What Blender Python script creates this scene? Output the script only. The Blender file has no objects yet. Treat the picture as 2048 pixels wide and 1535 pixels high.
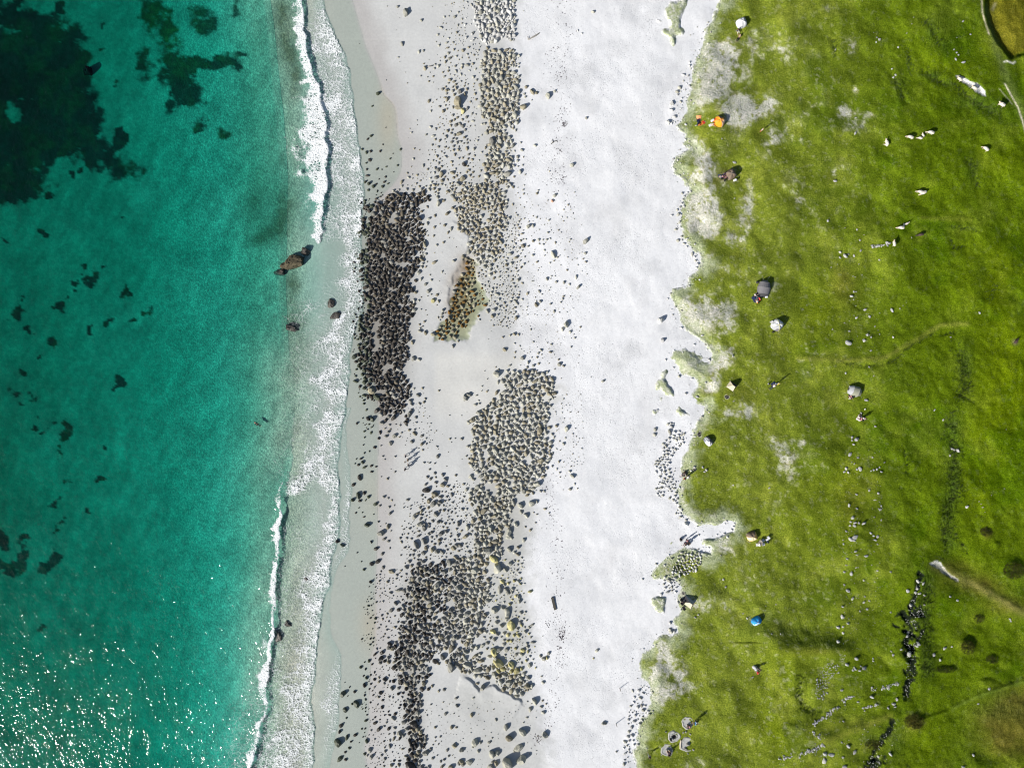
import bpy, bmesh, math, random
import numpy as np
from mathutils import Vector, Matrix, Euler

# ------------------------------------------------------------------ camera, sky, sun, exposure
CAM_H = 140.0                      # metres above the sea
PX = 0.1                           # metres on the ground (at sea level) for one pixel of a 2048 px wide picture
scene = bpy.context.scene
COL = scene.collection
cam_data = bpy.data.cameras.new("drone_camera")
cam_data.sensor_width = 36.0
cam_data.lens = 36.0 * CAM_H / 204.8
cam_data.clip_start = 0.5
cam_data.clip_end = 4000.0
cam = bpy.data.objects.new("drone_camera", cam_data)
cam.location = (0, 0, CAM_H)
COL.objects.link(cam)
scene.camera = cam

SUN_EL = math.radians(31.0)
SHADOW_DIR = math.radians(37.0)    # the way shadows point on the ground, counter-clockwise from +x
sun_vec = Vector((-math.cos(SHADOW_DIR) * math.cos(SUN_EL), -math.sin(SHADOW_DIR) * math.cos(SUN_EL), math.sin(SUN_EL)))
world = bpy.data.worlds.new("World")
scene.world = world
world.use_nodes = True
wn = world.node_tree
sky = wn.nodes.new("ShaderNodeTexSky")
sky.sky_type = 'NISHITA'
sky.sun_disc = False
sky.sun_elevation = SUN_EL
sky.sun_rotation = math.atan2(sun_vec.x, sun_vec.y)
wn.links.new(sky.outputs[0], wn.nodes["Background"].inputs[0])
wn.nodes["Background"].inputs[1].default_value = 0.06
sun_data = bpy.data.lights.new("sun", 'SUN')
sun_data.energy = 4.6
sun_data.angle = math.radians(0.5)
sun_data.color = (1.0, 0.955, 0.88)
sun = bpy.data.objects.new("sun", sun_data)
sun.rotation_euler = sun_vec.to_track_quat('Z', 'Y').to_euler()
COL.objects.link(sun)
scene.view_settings.view_transform = 'Standard'
scene.view_settings.look = 'None'
scene.view_settings.exposure = 0.5
scene.view_settings.gamma = 1.0
scene.cycles.pixel_filter_type = 'BLACKMAN_HARRIS'
scene.cycles.filter_width = 1.1

# ------------------------------------------------------------------ numbers
random.seed(11)
rng = np.random.default_rng(5)

def hash2(ix, iy, seed):
    h = (ix.astype(np.int64) * 374761393 + iy.astype(np.int64) * 668265263 + seed * 1442695041) & 0xffffffff
    h = ((h ^ (h >> 13)) * 1274126177) & 0xffffffff
    h = ((h ^ (h >> 15)) * 2246822519) & 0xffffffff
    return ((h ^ (h >> 16)) & 0xffffff) / float(0xffffff)

def vnoise(x, y, s, seed=0):
    x = x / s; y = y / s
    ix = np.floor(x); iy = np.floor(y)
    fx = x - ix; fy = y - iy
    fx = fx * fx * fx * (fx * (fx * 6 - 15) + 10); fy = fy * fy * fy * (fy * (fy * 6 - 15) + 10)
    a = hash2(ix, iy, seed); b = hash2(ix + 1, iy, seed)
    c = hash2(ix, iy + 1, seed); d = hash2(ix + 1, iy + 1, seed)
    return (a * (1 - fx) + b * fx) * (1 - fy) + (c * (1 - fx) + d * fx) * fy

def fbm(x, y, s, octs=4, seed=0, gain=0.55):
    t = np.zeros_like(x, dtype=float); amp = 1.0; tot = 0.0
    for k in range(octs):
        ca, sa = math.cos(0.7 * k + 0.3), math.sin(0.7 * k + 0.3)
        t += amp * vnoise(ca * x - sa * y + 17.3 * k, sa * x + ca * y - 9.1 * k, s, seed * 31 + k)
        tot += amp; amp *= gain; s *= 0.5
    return t / tot

def sstep(a, b, x):
    t = np.clip((x - a) / (b - a), 0, 1)
    return t * t * (3 - 2 * t)

def seg_dist(U, V, pts):
    """distance to an open polyline, and the fraction along it"""
    best = np.full(U.shape, 1e9); frac = np.zeros(U.shape)
    n = len(pts) - 1
    for k in range(n):
        ax, ay = pts[k][:2]; bx, by = pts[k + 1][:2]
        dx, dy = bx - ax, by - ay
        t = np.clip(((U - ax) * dx + (V - ay) * dy) / (dx * dx + dy * dy + 1e-9), 0, 1)
        d = np.hypot(U - ax - t * dx, V - ay - t * dy)
        m = d < best
        best = np.where(m, d, best); frac = np.where(m, (k + t) / n, frac)
    return best, frac

def inside(U, V, poly):
    r = np.zeros(U.shape, bool)
    n = len(poly)
    for k in range(n):
        x1, y1 = poly[k]; x2, y2 = poly[(k + 1) % n]
        if y1 == y2: continue
        c = ((y1 > V) != (y2 > V)) & (U < (x2 - x1) * (V - y1) / (y2 - y1) + x1)
        r ^= c
    return r

def sdf(U, V, poly):
    d, _ = seg_dist(U, V, list(poly) + [poly[0]])
    return np.where(inside(U, V, poly), d, -d)

def curve_at(V, pts):
    """smooth u(v) through (u, v) points"""
    vs = np.array([p[1] for p in pts], float); us = np.array([p[0] for p in pts], float)
    out = 0
    for o, w in ((-9, .25), (0, .5), (9, .25)):
        out = out + w * np.interp(V + o, vs, us)
    return out

def blobs(U, V, L):
    t = np.zeros(U.shape)
    for b in L:
        u, v, ru, rv, a = b[:5]
        t += a * np.exp(-(((U - u) / ru) ** 2 + ((V - v) / rv) ** 2))
    return t

def axis(spans):
    """non-uniform coordinates: spans of (start, stop, step)"""
    a = []
    for s, e, st in spans:
        a.append(np.arange(s, e, st))
    a.append(np.array([spans[-1][1]]))
    return np.concatenate(a).astype(float)

def world_xy(U, V, Z):
    k = PX * (1 - Z / CAM_H)
    return (U - 1024) * k, (767.5 - V) * k

# ------------------------------------------------------------------ tagging
def tag(o, label=None, cat=None, group=None, kind=None):
    if label: o["label"] = label
    if cat: o["category"] = cat
    if group: o["group"] = group
    if kind: o["kind"] = kind
    return o

# ------------------------------------------------------------------ materials
def new_mat(name):
    m = bpy.data.materials.new(name); m.use_nodes = True
    nt = m.node_tree
    return m, nt, nt.nodes, nt.links, nt.nodes["Principled BSDF"]

def coords(n, l, scale=(1, 1, 1), space='geo', rot=0.0):
    if space == 'geo':
        g = n.new("ShaderNodeNewGeometry"); out = g.outputs["Position"]
    else:
        g = n.new("ShaderNodeTexCoord"); out = g.outputs["Object"]
    mp = n.new("ShaderNodeMapping"); mp.inputs["Scale"].default_value = scale
    mp.inputs["Rotation"].default_value = (0, 0, rot)
    l.new(out, mp.inputs[0])
    return mp.outputs[0]

def noise_node(n, l, vec, scale, detail=3, rough=.55, dist=0.0):
    t = n.new("ShaderNodeTexNoise"); t.inputs["Scale"].default_value = scale
    t.inputs["Detail"].default_value = detail; t.inputs["Roughness"].default_value = rough
    t.inputs["Distortion"].default_value = dist
    l.new(vec, t.inputs["Vector"]); return t.outputs["Fac"]

def math_node(n, l, op, a, b=None, c=None, clamp=False):
    t = n.new("ShaderNodeMath"); t.operation = op; t.use_clamp = clamp
    for i, x in enumerate((a, b, c)):
        if x is None: continue
        if isinstance(x, (int, float)): t.inputs[i].default_value = x
        else: l.new(x, t.inputs[i])
    return t.outputs[0]

def ramp(n, l, fac, stops, interp='LINEAR'):
    r = n.new("ShaderNodeValToRGB"); r.color_ramp.interpolation = interp
    e = r.color_ramp.elements
    e[0].position, e[0].color = stops[0][0], (*stops[0][1], 1)
    e[1].position, e[1].color = stops[-1][0], (*stops[-1][1], 1)
    for p, c in stops[1:-1]:
        k = e.new(p); k.color = (*c, 1)
    l.new(fac, r.inputs[0]); return r.outputs[0]

def mix_rgb(n, l, mode, fac, a, b):
    m = n.new("ShaderNodeMix"); m.data_type = 'RGBA'; m.blend_type = mode
    for sock, x in ((m.inputs["Factor"], fac), (m.inputs["A"], a), (m.inputs["B"], b)):
        pass
    ins = [m.inputs[0], m.inputs[6], m.inputs[7]]
    for sock, x in zip(ins, (fac, a, b)):
        if isinstance(x, (int, float)): sock.default_value = x
        elif isinstance(x, tuple): sock.default_value = (*x, 1) if len(x) == 3 else x
        else: l.new(x, sock)
    return m.outputs[2]

def bump(n, l, height, strength, dist, normal=None):
    b = n.new("ShaderNodeBump"); b.inputs["Strength"].default_value = strength
    b.inputs["Distance"].default_value = dist
    l.new(height, b.inputs["Height"])
    if normal is not None: l.new(normal, b.inputs["Normal"])
    return b.outputs[0]

def attr_node(n, name):
    a = n.new("ShaderNodeAttribute"); a.attribute_name = name; return a

def schlick(n, l, normal):
    """reflectance of a water surface, the same from above and from below"""
    lw = n.new("ShaderNodeLayerWeight"); lw.inputs["Blend"].default_value = .5
    l.new(normal, lw.inputs["Normal"])
    p5 = math_node(n, l, 'POWER', lw.outputs["Facing"], 5.0)
    return math_node(n, l, 'MULTIPLY_ADD', p5, .9, .021, clamp=True)

def mat_sand():
    m, nt, n, l, p = new_mat("shell_sand")
    a = attr_node(n, "Col"); k = attr_node(n, "Aux")     # Aux: r = footprints, g = underwater ripples and painted caustic speckle, b = wetness
    sep = n.new("ShaderNodeSeparateColor"); l.new(k.outputs["Color"], sep.inputs[0])
    v = coords(n, l)
    f1 = noise_node(n, l, v, 2.2, 4, .65)
    f2 = noise_node(n, l, v, 9.0, 2, .6)
    g = ramp(n, l, f1, [(0.25, (.90, .90, .905)), (.75, (1.06, 1.06, 1.06))])
    c = mix_rgb(n, l, 'MULTIPLY', 1.0, a.outputs["Color"], g)
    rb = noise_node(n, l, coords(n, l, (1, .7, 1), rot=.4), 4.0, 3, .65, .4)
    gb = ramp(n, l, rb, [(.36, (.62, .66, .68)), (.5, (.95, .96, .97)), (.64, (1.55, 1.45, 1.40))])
    c = mix_rgb(n, l, 'MULTIPLY', math_node(n, l, 'MULTIPLY', sep.outputs[1], 1.5, clamp=True), c, gb)  # light rippling through the shallows, painted as speckle in the bed colour
    l.new(c, p.inputs["Base Color"])
    # trampled dry sand: shallow pits and scuffs
    pn = noise_node(n, l, v, 1.6, 4, .75, .4)
    pa = math_node(n, l, 'MINIMUM', math_node(n, l, 'SUBTRACT', noise_node(n, l, v, 4.6, 2, .55), .42), 0.0)
    pb = math_node(n, l, 'MINIMUM', math_node(n, l, 'SUBTRACT', noise_node(n, l, coords(n, l, (1, .8, 1), rot=.6), 1.9, 3, .6), .34), 0.0)
    pit = math_node(n, l, 'ADD', math_node(n, l, 'MULTIPLY', pa, 2.1), math_node(n, l, 'MULTIPLY', pb, 2.6))
    pit = math_node(n, l, 'ADD', pit, math_node(n, l, 'MULTIPLY', pn, .09))
    pits = math_node(n, l, 'MULTIPLY', pit, sep.outputs[0])
    rip = noise_node(n, l, coords(n, l, (1.0, .6, 1), rot=.35), 2.6, 3, .65, .5)
    ripa = math_node(n, l, 'MULTIPLY', rip, sep.outputs[1])
    fine = math_node(n, l, 'MULTIPLY', f2, .10)
    h = math_node(n, l, 'ADD', math_node(n, l, 'ADD', pits, fine), ripa)
    l.new(bump(n, l, h, .65, .25), p.inputs["Normal"])
    l.new(math_node(n, l, 'MULTIPLY_ADD', sep.outputs[2], -.45, .95), p.inputs["Roughness"])
    p.inputs["Specular IOR Level"].default_value = .15
    return m

def mat_meadow():
    m, nt, n, l, p = new_mat("meadow_turf")
    a = attr_node(n, "Col"); k = attr_node(n, "Aux")     # Aux: r = tall streaky growth and the painted bank shade
    sep = n.new("ShaderNodeSeparateColor"); l.new(k.outputs["Color"], sep.inputs[0])
    v = coords(n, l)
    f1 = noise_node(n, l, v, 1.4, 5, .7)
    f2 = noise_node(n, l, v, 4.2, 3, .7)
    f4 = noise_node(n, l, coords(n, l, (1, .8, 1), rot=.9), 8.5, 2, .6)
    f3 = noise_node(n, l, coords(n, l, (1.6, .5, 1)), 1.6, 3, .6)
    g = ramp(n, l, f1, [(0.25, (.80, .83, .78)), (.5, (1, 1, 1)), (.75, (1.20, 1.17, 1.2))])
    g2 = ramp(n, l, f2, [(0.34, (.60, .65, .60)), (.5, (1, 1, 1)), (.66, (1.45, 1.38, 1.5))])
    g4 = ramp(n, l, f4, [(0.32, (.66, .70, .66)), (.68, (1.36, 1.32, 1.4))])
    c = mix_rgb(n, l, 'MULTIPLY', 1.0, mix_rgb(n, l, 'MULTIPLY', 1.0, mix_rgb(n, l, 'MULTIPLY', 1.0, a.outputs["Color"], g), g2), g4)
    l.new(c, p.inputs["Base Color"])
    h = math_node(n, l, 'ADD', math_node(n, l, 'MULTIPLY', f2, .75), math_node(n, l, 'MULTIPLY', f1, .5))
    h = math_node(n, l, 'ADD', h, math_node(n, l, 'MULTIPLY', math_node(n, l, 'MULTIPLY', f3, sep.outputs[0]), 1.6))
    l.new(bump(n, l, h, .8, .28), p.inputs["Normal"])
    p.inputs["Roughness"].default_value = 1.0
    p.inputs["Specular IOR Level"].default_value = 0.0
    return m

def mat_sea():
    m = bpy.data.materials.new("sea_water"); m.use_nodes = True
    nt = m.node_tree; n, l = nt.nodes, nt.links
    n.remove(n["Principled BSDF"])
    out = n["Material Output"]
    v = coords(n, l)
    a = attr_node(n, "Aux")                                # r = foam, g = swash film
    sep = n.new("ShaderNodeSeparateColor"); l.new(a.outputs["Color"], sep.inputs[0])
    foam, film = sep.outputs[0], sep.outputs[1]
    w1 = noise_node(n, l, coords(n, l, (1, .6, 1), rot=.5), .55, 3, .55)
    w2 = noise_node(n, l, coords(n, l, (1, .75, 1), rot=.3), 1.9, 2, .5)
    w3 = noise_node(n, l, v, 5.0, 2, .5)
    h = math_node(n, l, 'ADD', math_node(n, l, 'MULTIPLY', w1, .78), math_node(n, l, 'MULTIPLY', w2, .25))
    h = math_node(n, l, 'ADD', h, math_node(n, l, 'MULTIPLY', w3, .012))
    amp = math_node(n, l, 'MULTIPLY_ADD', film, -.72, 1.0)
    nrm = bump(n, l, math_node(n, l, 'MULTIPLY', h, amp), 1.0, .41)
    gl = n.new("ShaderNodeBsdfGlossy"); gl.inputs["Roughness"].default_value = .07
    l.new(nrm, gl.inputs["Normal"])
    tr = n.new("ShaderNodeBsdfTransparent")
    fr = schlick(n, l, nrm)
    body = n.new("ShaderNodeMixShader"); l.new(fr, body.inputs[0])
    l.new(tr.outputs[0], body.inputs[1]); l.new(gl.outputs[0], body.inputs[2])
    # lacy foam: white walls between dark cells, the cells closing up where the foam is thick
    wob = n.new("ShaderNodeTexNoise"); wob.inputs["Scale"].default_value = 1.1; wob.inputs["Detail"].default_value = 3
    l.new(v, wob.inputs["Vector"])
    dv = n.new("ShaderNodeVectorMath"); dv.operation = 'MULTIPLY_ADD'
    l.new(wob.outputs["Color"], dv.inputs[0]); dv.inputs[1].default_value = (1.1, 1.1, 0); l.new(v, dv.inputs[2])
    flat = n.new("ShaderNodeVectorMath"); flat.operation = 'MULTIPLY'; flat.inputs[1].default_value = (.8, 1.35, 0)
    l.new(dv.outputs[0], flat.inputs[0])
    def lace(scale):
        t = n.new("ShaderNodeTexVoronoi"); t.feature = 'DISTANCE_TO_EDGE'; t.inputs["Scale"].default_value = scale
        l.new(flat.outputs[0], t.inputs["Vector"]); return t.outputs["Distance"]
    e1, e2 = lace(1.0), lace(2.6)
    big = noise_node(n, l, v, .35, 3, .6)
    lev = math_node(n, l, 'MULTIPLY', foam, math_node(n, l, 'MULTIPLY_ADD', big, 1.1, .45))
    sq = math_node(n, l, 'POWER', math_node(n, l, 'MAXIMUM', lev, 0), 2.0)
    a1 = math_node(n, l, 'SUBTRACT', math_node(n, l, 'MULTIPLY', sq, .17), e1)
    a2 = math_node(n, l, 'SUBTRACT', math_node(n, l, 'MULTIPLY', math_node(n, l, 'MULTIPLY', sq, lev), .24), e2)
    al = math_node(n, l, 'MAXIMUM', math_node(n, l, 'MULTIPLY_ADD', a1, 9.0, .04), math_node(n, l, 'MULTIPLY_ADD', a2, 7.0, .04), clamp=True)
    gate = math_node(n, l, 'MULTIPLY', foam, 9.0, clamp=True)
    al = math_node(n, l, 'MULTIPLY', al, gate, clamp=True)
    fx = noise_node(n, l, coords(n, l, (.7, 1.3, 1)), 2.8, 4, .75)
    al = math_node(n, l, 'MULTIPLY', al, math_node(n, l, 'MULTIPLY_ADD', fx, 2.3, -.10, clamp=True), clamp=True)
    df = n.new("ShaderNodeBsdfDiffuse"); df.inputs["Color"].default_value = (.76, .79, .80, 1)
    fh = noise_node(n, l, v, 3.0, 3, .6)
    l.new(bump(n, l, fh, .8, .3), df.inputs["Normal"])
    mx = n.new("ShaderNodeMixShader"); l.new(al, mx.inputs[0]); l.new(body.outputs[0], mx.inputs[1]); l.new(df.outputs[0], mx.inputs[2])
    l.new(mx.outputs[0], out.inputs["Surface"])
    va = n.new("ShaderNodeVolumeAbsorption"); va.inputs["Color"].default_value = (.03, .795, .752, 1)
    va.inputs["Density"].default_value = .60
    l.new(va.outputs[0], out.inputs["Volume"])
    return m

def mat_pool(name, tint):
    m = bpy.data.materials.new(name); m.use_nodes = True
    nt = m.node_tree; n, l = nt.nodes, nt.links
    n.remove(n["Principled BSDF"])
    tr = n.new("ShaderNodeBsdfTransparent"); tr.inputs[0].default_value = (*tint, 1)
    gl = n.new("ShaderNodeBsdfGlossy"); gl.inputs["Roughness"].default_value = .1
    nr = bump(n, l, noise_node(n, l, coords(n, l), 3.0, 2), .3, .1)
    l.new(nr, gl.inputs["Normal"])
    fr = schlick(n, l, nr)
    mx = n.new("ShaderNodeMixShader"); l.new(fr, mx.inputs[0]); l.new(tr.outputs[0], mx.inputs[1]); l.new(gl.outputs[0], mx.inputs[2])
    l.new(mx.outputs[0], n["Material Output"].inputs["Surface"])
    return m

def mat_rock(name, base, var=.25, rough=.85, spec=.2, attr=False):
    m, nt, n, l, p = new_mat(name)
    v = coords(n, l)
    f1 = noise_node(n, l, v, 1.3, 4, .65)
    f2 = noise_node(n, l, v, 7.0, 3, .6)
    lo = tuple(1 - var for _ in range(3)); hi = (1 + var, 1 + var, 1 + var * .9)
    g = ramp(n, l, f1, [(.25, lo), (.75, hi)])
    g2 = ramp(n, l, f2, [(.25, (.82, .82, .82)), (.75, (1.18, 1.18, 1.15))])
    src = attr_node(n, "Col").outputs["Color"] if attr else base
    if attr:
        c = mix_rgb(n, l, 'MULTIPLY', 1.0, src, g)
    else:
        oi = n.new("ShaderNodeObjectInfo")
        g3 = ramp(n, l, oi.outputs["Random"], [(0, (.78, .78, .80)), (1, (1.2, 1.2, 1.16))])
        c = mix_rgb(n, l, 'MULTIPLY', 1.0, mix_rgb(n, l, 'MULTIPLY', 1.0, base, g), g3)
    c = mix_rgb(n, l, 'MULTIPLY', 1.0, c, g2)
    l.new(c, p.inputs["Base Color"])
    l.new(bump(n, l, f2, .6, .12), p.inputs["Normal"])
    p.inputs["Roughness"].default_value = rough
    p.inputs["Specular IOR Level"].default_value = spec
    return m

def mat_plain(name, base, rough=.75, var=.12, scale=6.0, spec=.2):
    m, nt, n, l, p = new_mat(name)
    f = noise_node(n, l, coords(n, l, space='obj'), scale, 3, .6)
    g = ramp(n, l, f, [(.25, tuple(1 - var for _ in range(3))), (.75, tuple(1 + var for _ in range(3)))])
    l.new(mix_rgb(n, l, 'MULTIPLY', 1.0, base, g), p.inputs["Base Color"])
    l.new(bump(n, l, f, .25, .03), p.inputs["Normal"])
    p.inputs["Roughness"].default_value = rough
    p.inputs["Specular IOR Level"].default_value = spec
    return m

_plain = {}
def paint(name, base, **k):
    if name not in _plain: _plain[name] = mat_plain(name, base, **k)
    return _plain[name]

# ------------------------------------------------------------------ sheets of ground and water
def sheet(name, us, vs, Z, cols, mat):
    U, V = np.meshgrid(us, vs)
    X, Y = world_xy(U, V, Z)
    nu, nv = len(us), len(vs)
    me = bpy.data.meshes.new(name)
    co = np.stack([X.ravel(), Y.ravel(), Z.ravel()], 1).astype(np.float32)
    me.vertices.add(nu * nv); me.vertices.foreach_set("co", co.ravel())
    i = np.arange(nu * nv).reshape(nv, nu)
    q = np.stack([i[:-1, :-1], i[1:, :-1], i[1:, 1:], i[:-1, 1:]], -1).reshape(-1, 4).astype(np.int32)
    me.loops.add(q.size); me.loops.foreach_set("vertex_index", q.ravel())
    me.polygons.add(len(q)); me.polygons.foreach_set("loop_start", (np.arange(len(q)) * 4).astype(np.int32))
    me.polygons.foreach_set("use_smooth", np.ones(len(q), bool))
    me.update(calc_edges=True)
    for k, c in cols.items():
        at = me.attributes.new(k, 'FLOAT_COLOR', 'POINT')
        buf = np.ones((nu * nv, 4), np.float32); buf[:, :3] = np.asarray(c).reshape(-1, 3)
        at.data.foreach_set("color", buf.ravel())
    me.materials.append(mat)
    o = bpy.data.objects.new(name, me); COL.objects.link(o)
    return o

class Field:
    def __init__(self, us, vs, Z): self.us, self.vs, self.Z = us, vs, Z
    def __call__(self, u, v):
        us, vs, Z = self.us, self.vs, self.Z
        i = int(np.clip(np.searchsorted(us, u) - 1, 0, len(us) - 2)); j = int(np.clip(np.searchsorted(vs, v) - 1, 0, len(vs) - 2))
        fu = (u - us[i]) / (us[i + 1] - us[i]); fv = (v - vs[j]) / (vs[j + 1] - vs[j])
        return (Z[j, i] * (1 - fu) + Z[j, i + 1] * fu) * (1 - fv) + (Z[j + 1, i] * (1 - fu) + Z[j + 1, i + 1] * fu) * fv
# ------------------------------------------------------------------ lines traced on the photograph (pixels of a 2048 x 1535 picture)
SURF_A = [(600, -60), (603, 0), (610, 60), (617, 110), (632, 160), (642, 200), (654, 255), (659, 300), (655, 350), (651, 400), (645, 440), (640, 485), (636, 540)]
SURF_B = [(630, -60), (645, 0), (660, 45), (670, 77), (680, 80), (690, 115), (702, 160), (704, 195), (709, 220), (712, 270), (718, 310), (724, 350), (727, 400), (725, 440),
          (723, 480), (727, 520), (729, 570), (727, 620), (718, 640), (706, 672), (699, 690), (697, 740), (693, 790), (690, 830), (680, 855), (677, 900), (674, 945), (681, 965),
          (680, 990), (676, 1020), (678, 1050), (672, 1085), (665, 1120), (661, 1155), (650, 1195), (640, 1240), (632, 1290), (628, 1350), (622, 1390), (626, 1430), (630, 1460), (629, 1500), (622, 1540), (618, 1600)]
FILM_B2 = [(700, 820), (692, 850), (690, 890), (698, 920), (698, 940), (700, 960), (703, 985), (698, 1010), (697, 1050), (699, 1080), (695, 1105), (683, 1120), (672, 1140),
           (662, 1175), (658, 1230), (662, 1270), (680, 1310), (682, 1350), (675, 1400), (678, 1430), (672, 1460), (664, 1500), (655, 1545)]
SURF_C = [(585, 740), (580, 800), (577, 860), (572, 920), (562, 985), (562, 1030), (558, 1060), (557, 1100), (553, 1160), (549, 1220), (543, 1290), (541, 1340), (533, 1390), (531, 1430), (519, 1470), (509, 1500), (503, 1535), (496, 1600)]
SWELL = [(518, -60), (525, 0), (533, 60), (540, 150), (549, 230), (556, 300), (557, 360), (554, 420), (556, 480), (553, 560), (556, 640), (568, 720), (585, 760)]
FILM_E = [(680, -60), (706, 0), (720, 50), (733, 95), (752, 140), (763, 172), (768, 192), (787, 205), (793, 228), (795, 262), (797, 280), (804, 292), (805, 318), (803, 345), (795, 362), (772, 385), (748, 410),
          (740, 450), (738, 520), (737, 600), (738, 680), (744, 730), (752, 770), (758, 820), (759, 870), (757, 920), (757, 970), (756, 1010), (757, 1060), (755, 1110), (753, 1150), (752, 1180),
          (752, 1220), (750, 1260), (752, 1285), (742, 1310), (742, 1350), (740, 1385), (738, 1420), (742, 1450), (733, 1475), (730, 1500), (737, 1535), (735, 1600)]
DRY = [(1036, -60), (1032, 100), (1036, 200), (1030, 300), (1020, 380), (1042, 420), (1040, 480), (1045, 560), (1036, 640), (1040, 700), (1050, 745), (1112, 770), (1100, 850), (1092, 930), (1075, 960), (1068, 1010), (1062, 1060), (1052, 1120), (1054, 1170),
       (1062, 1230), (1072, 1290), (1070, 1350), (1076, 1400), (1090, 1450), (1098, 1535), (1100, 1600)]
TURF = [(1452, -120), (1450, -30), (1436, 12), (1424, 45), (1409, 62), (1399, 92), (1384, 140), (1374, 185), (1366, 225), (1353, 252), (1369, 268), (1368, 288), (1384, 298), (1366, 308), (1351, 315), (1344, 332), (1351, 348),
        (1372, 360), (1376, 382), (1369, 399), (1361, 421), (1358, 451), (1361, 474), (1381, 496), (1399, 509), (1404, 524), (1391, 544), (1381, 554), (1374, 572), (1346, 579), (1340, 594), (1354, 621), (1359, 641), (1374, 659), (1394, 671),
        (1414, 689), (1424, 706), (1418, 724), (1408, 727), (1401, 711), (1385, 700), (1369, 696), (1346, 700), (1338, 714), (1348, 730), (1352, 745), (1362, 758), (1386, 760), (1392, 768), (1381, 778), (1379, 793), (1392, 806), (1412, 812), (1398, 843), (1388, 860),
        (1376, 885), (1368, 905), (1361, 933), (1356, 958), (1350, 985), (1356, 1012), (1366, 1030), (1380, 1043), (1399, 1049), (1434, 1045), (1469, 1045), (1464, 1060), (1448, 1070), (1428, 1078), (1414, 1074), (1401, 1074), (1404, 1086), (1424, 1096), (1423, 1109),
        (1408, 1106), (1394, 1100), (1371, 1093), (1352, 1098), (1339, 1105), (1329, 1118), (1312, 1132), (1302, 1150), (1308, 1159), (1325, 1154), (1345, 1158), (1358, 1166), (1352, 1196), (1357, 1224), (1346, 1241), (1354, 1264), (1338, 1266), (1324, 1264), (1304, 1276), (1296, 1293), (1281, 1306), (1274, 1326), (1279, 1351), (1294, 1376),
        (1299, 1401), (1294, 1421), (1281, 1441), (1276, 1463), (1266, 1496), (1264, 1521), (1271, 1540), (1268, 1640), (4200, 1640), (4200, -120)]
ISLES = [[(1359, -30), (1359, 0), (1353, 4), (1342, 5), (1340, 17), (1331, 21), (1331, 32), (1339, 42), (1337, 55), (1322, 61), (1324, 68), (1337, 80), (1348, 91), (1352, 83), (1353, 73), (1368, 73), (1372, 63), (1362, 54), (1364, 34), (1367, 21), (1375, 8), (1378, 2), (1376, -30)],
         [(1314, 39), (1322, 37), (1326, 43), (1319, 48), (1313, 45)],
         [(1331, 731), (1338, 734), (1345, 741), (1341, 750), (1334, 758), (1335, 770), (1342, 775), (1349, 783), (1346, 791), (1336, 792), (1322, 778), (1310, 782), (1309, 768), (1315, 757), (1320, 742)],
         [(1319, 790), (1328, 792), (1326, 806), (1318, 808), (1312, 800)],
         [(1306, 816), (1318, 813), (1322, 820), (1312, 832), (1302, 829), (1301, 820)],
         [(1348, 816), (1358, 813), (1371, 820), (1378, 830), (1362, 835), (1349, 829)],
         [(1306, 1198), (1318, 1195), (1330, 1196), (1331, 1210), (1327, 1223), (1314, 1220), (1304, 1207)],
         [(1337, 1080), (1347, 1078), (1350, 1086), (1342, 1094), (1336, 1088)]]
POOL = [(946, 512), (956, 528), (952, 555), (966, 575), (978, 598), (966, 625), (950, 652), (932, 678), (897, 688), (868, 682), (873, 656), (893, 632), (905, 592), (922, 550), (936, 520)]
PIT = [(1967, -60), (1969, -20), (1969, 5), (1972, 30), (1977, 50), (1986, 72), (1998, 93), (2012, 110), (2022, 121), (2034, 116), (2060, 104), (2120, 92), (2180, 60), (2180, -60)]

# ------------------------------------------------------------------ the shape of the shore
def shore(U, V):
    """height of the bare sand"""
    B = curve_at(V, SURF_B)
    s = U - (B - 728) * sstep(250, 640, U) * (1 - sstep(800, 1150, U))
    z = np.interp(s, [-3000, -600, 0, 200, 340, 450, 520, 560, 600, 650, 728, 770, 800, 1000, 1350, 1500, 2048, 4200],
                  [-16, -8.5, -4.15, -3.55, -2.9, -2.15, -1.40, -.85, -.48, -.22, .0, .2, .35, 1.25, 2.5, 3.0, 4.2, 7.0])
    x, y = U * .1, V * .1
    z += (fbm(x, y, 9, 3, 3) - .5) * np.interp(U, [0, 500, 650, 760, 900, 1400], [.9, .3, .05, .08, .3, .5])
    z += (fbm(x, y * .7, 1.6, 3, 4) - .5) * np.interp(U, [600, 700, 1030, 1120, 1400], [0, .0, .03, .07, .09])
    return z

def bank(U, V, line, poly, h, w=5, fade=22):
    wu = (fbm(U * .1, V * .1, 1.6, 3, 58) - .5) * 14; wv = (fbm(U * .1, V * .1, 1.6, 3, 59) - .5) * 14
    U, V = U + wu, V + wv
    d, f = seg_dist(U, V, line)
    end = sstep(0, .12, f) * sstep(0, .12, 1 - f)
    return np.where(inside(U, V, poly), h * end * sstep(0, w, d) * np.exp(-d / fade), 0)

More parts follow.
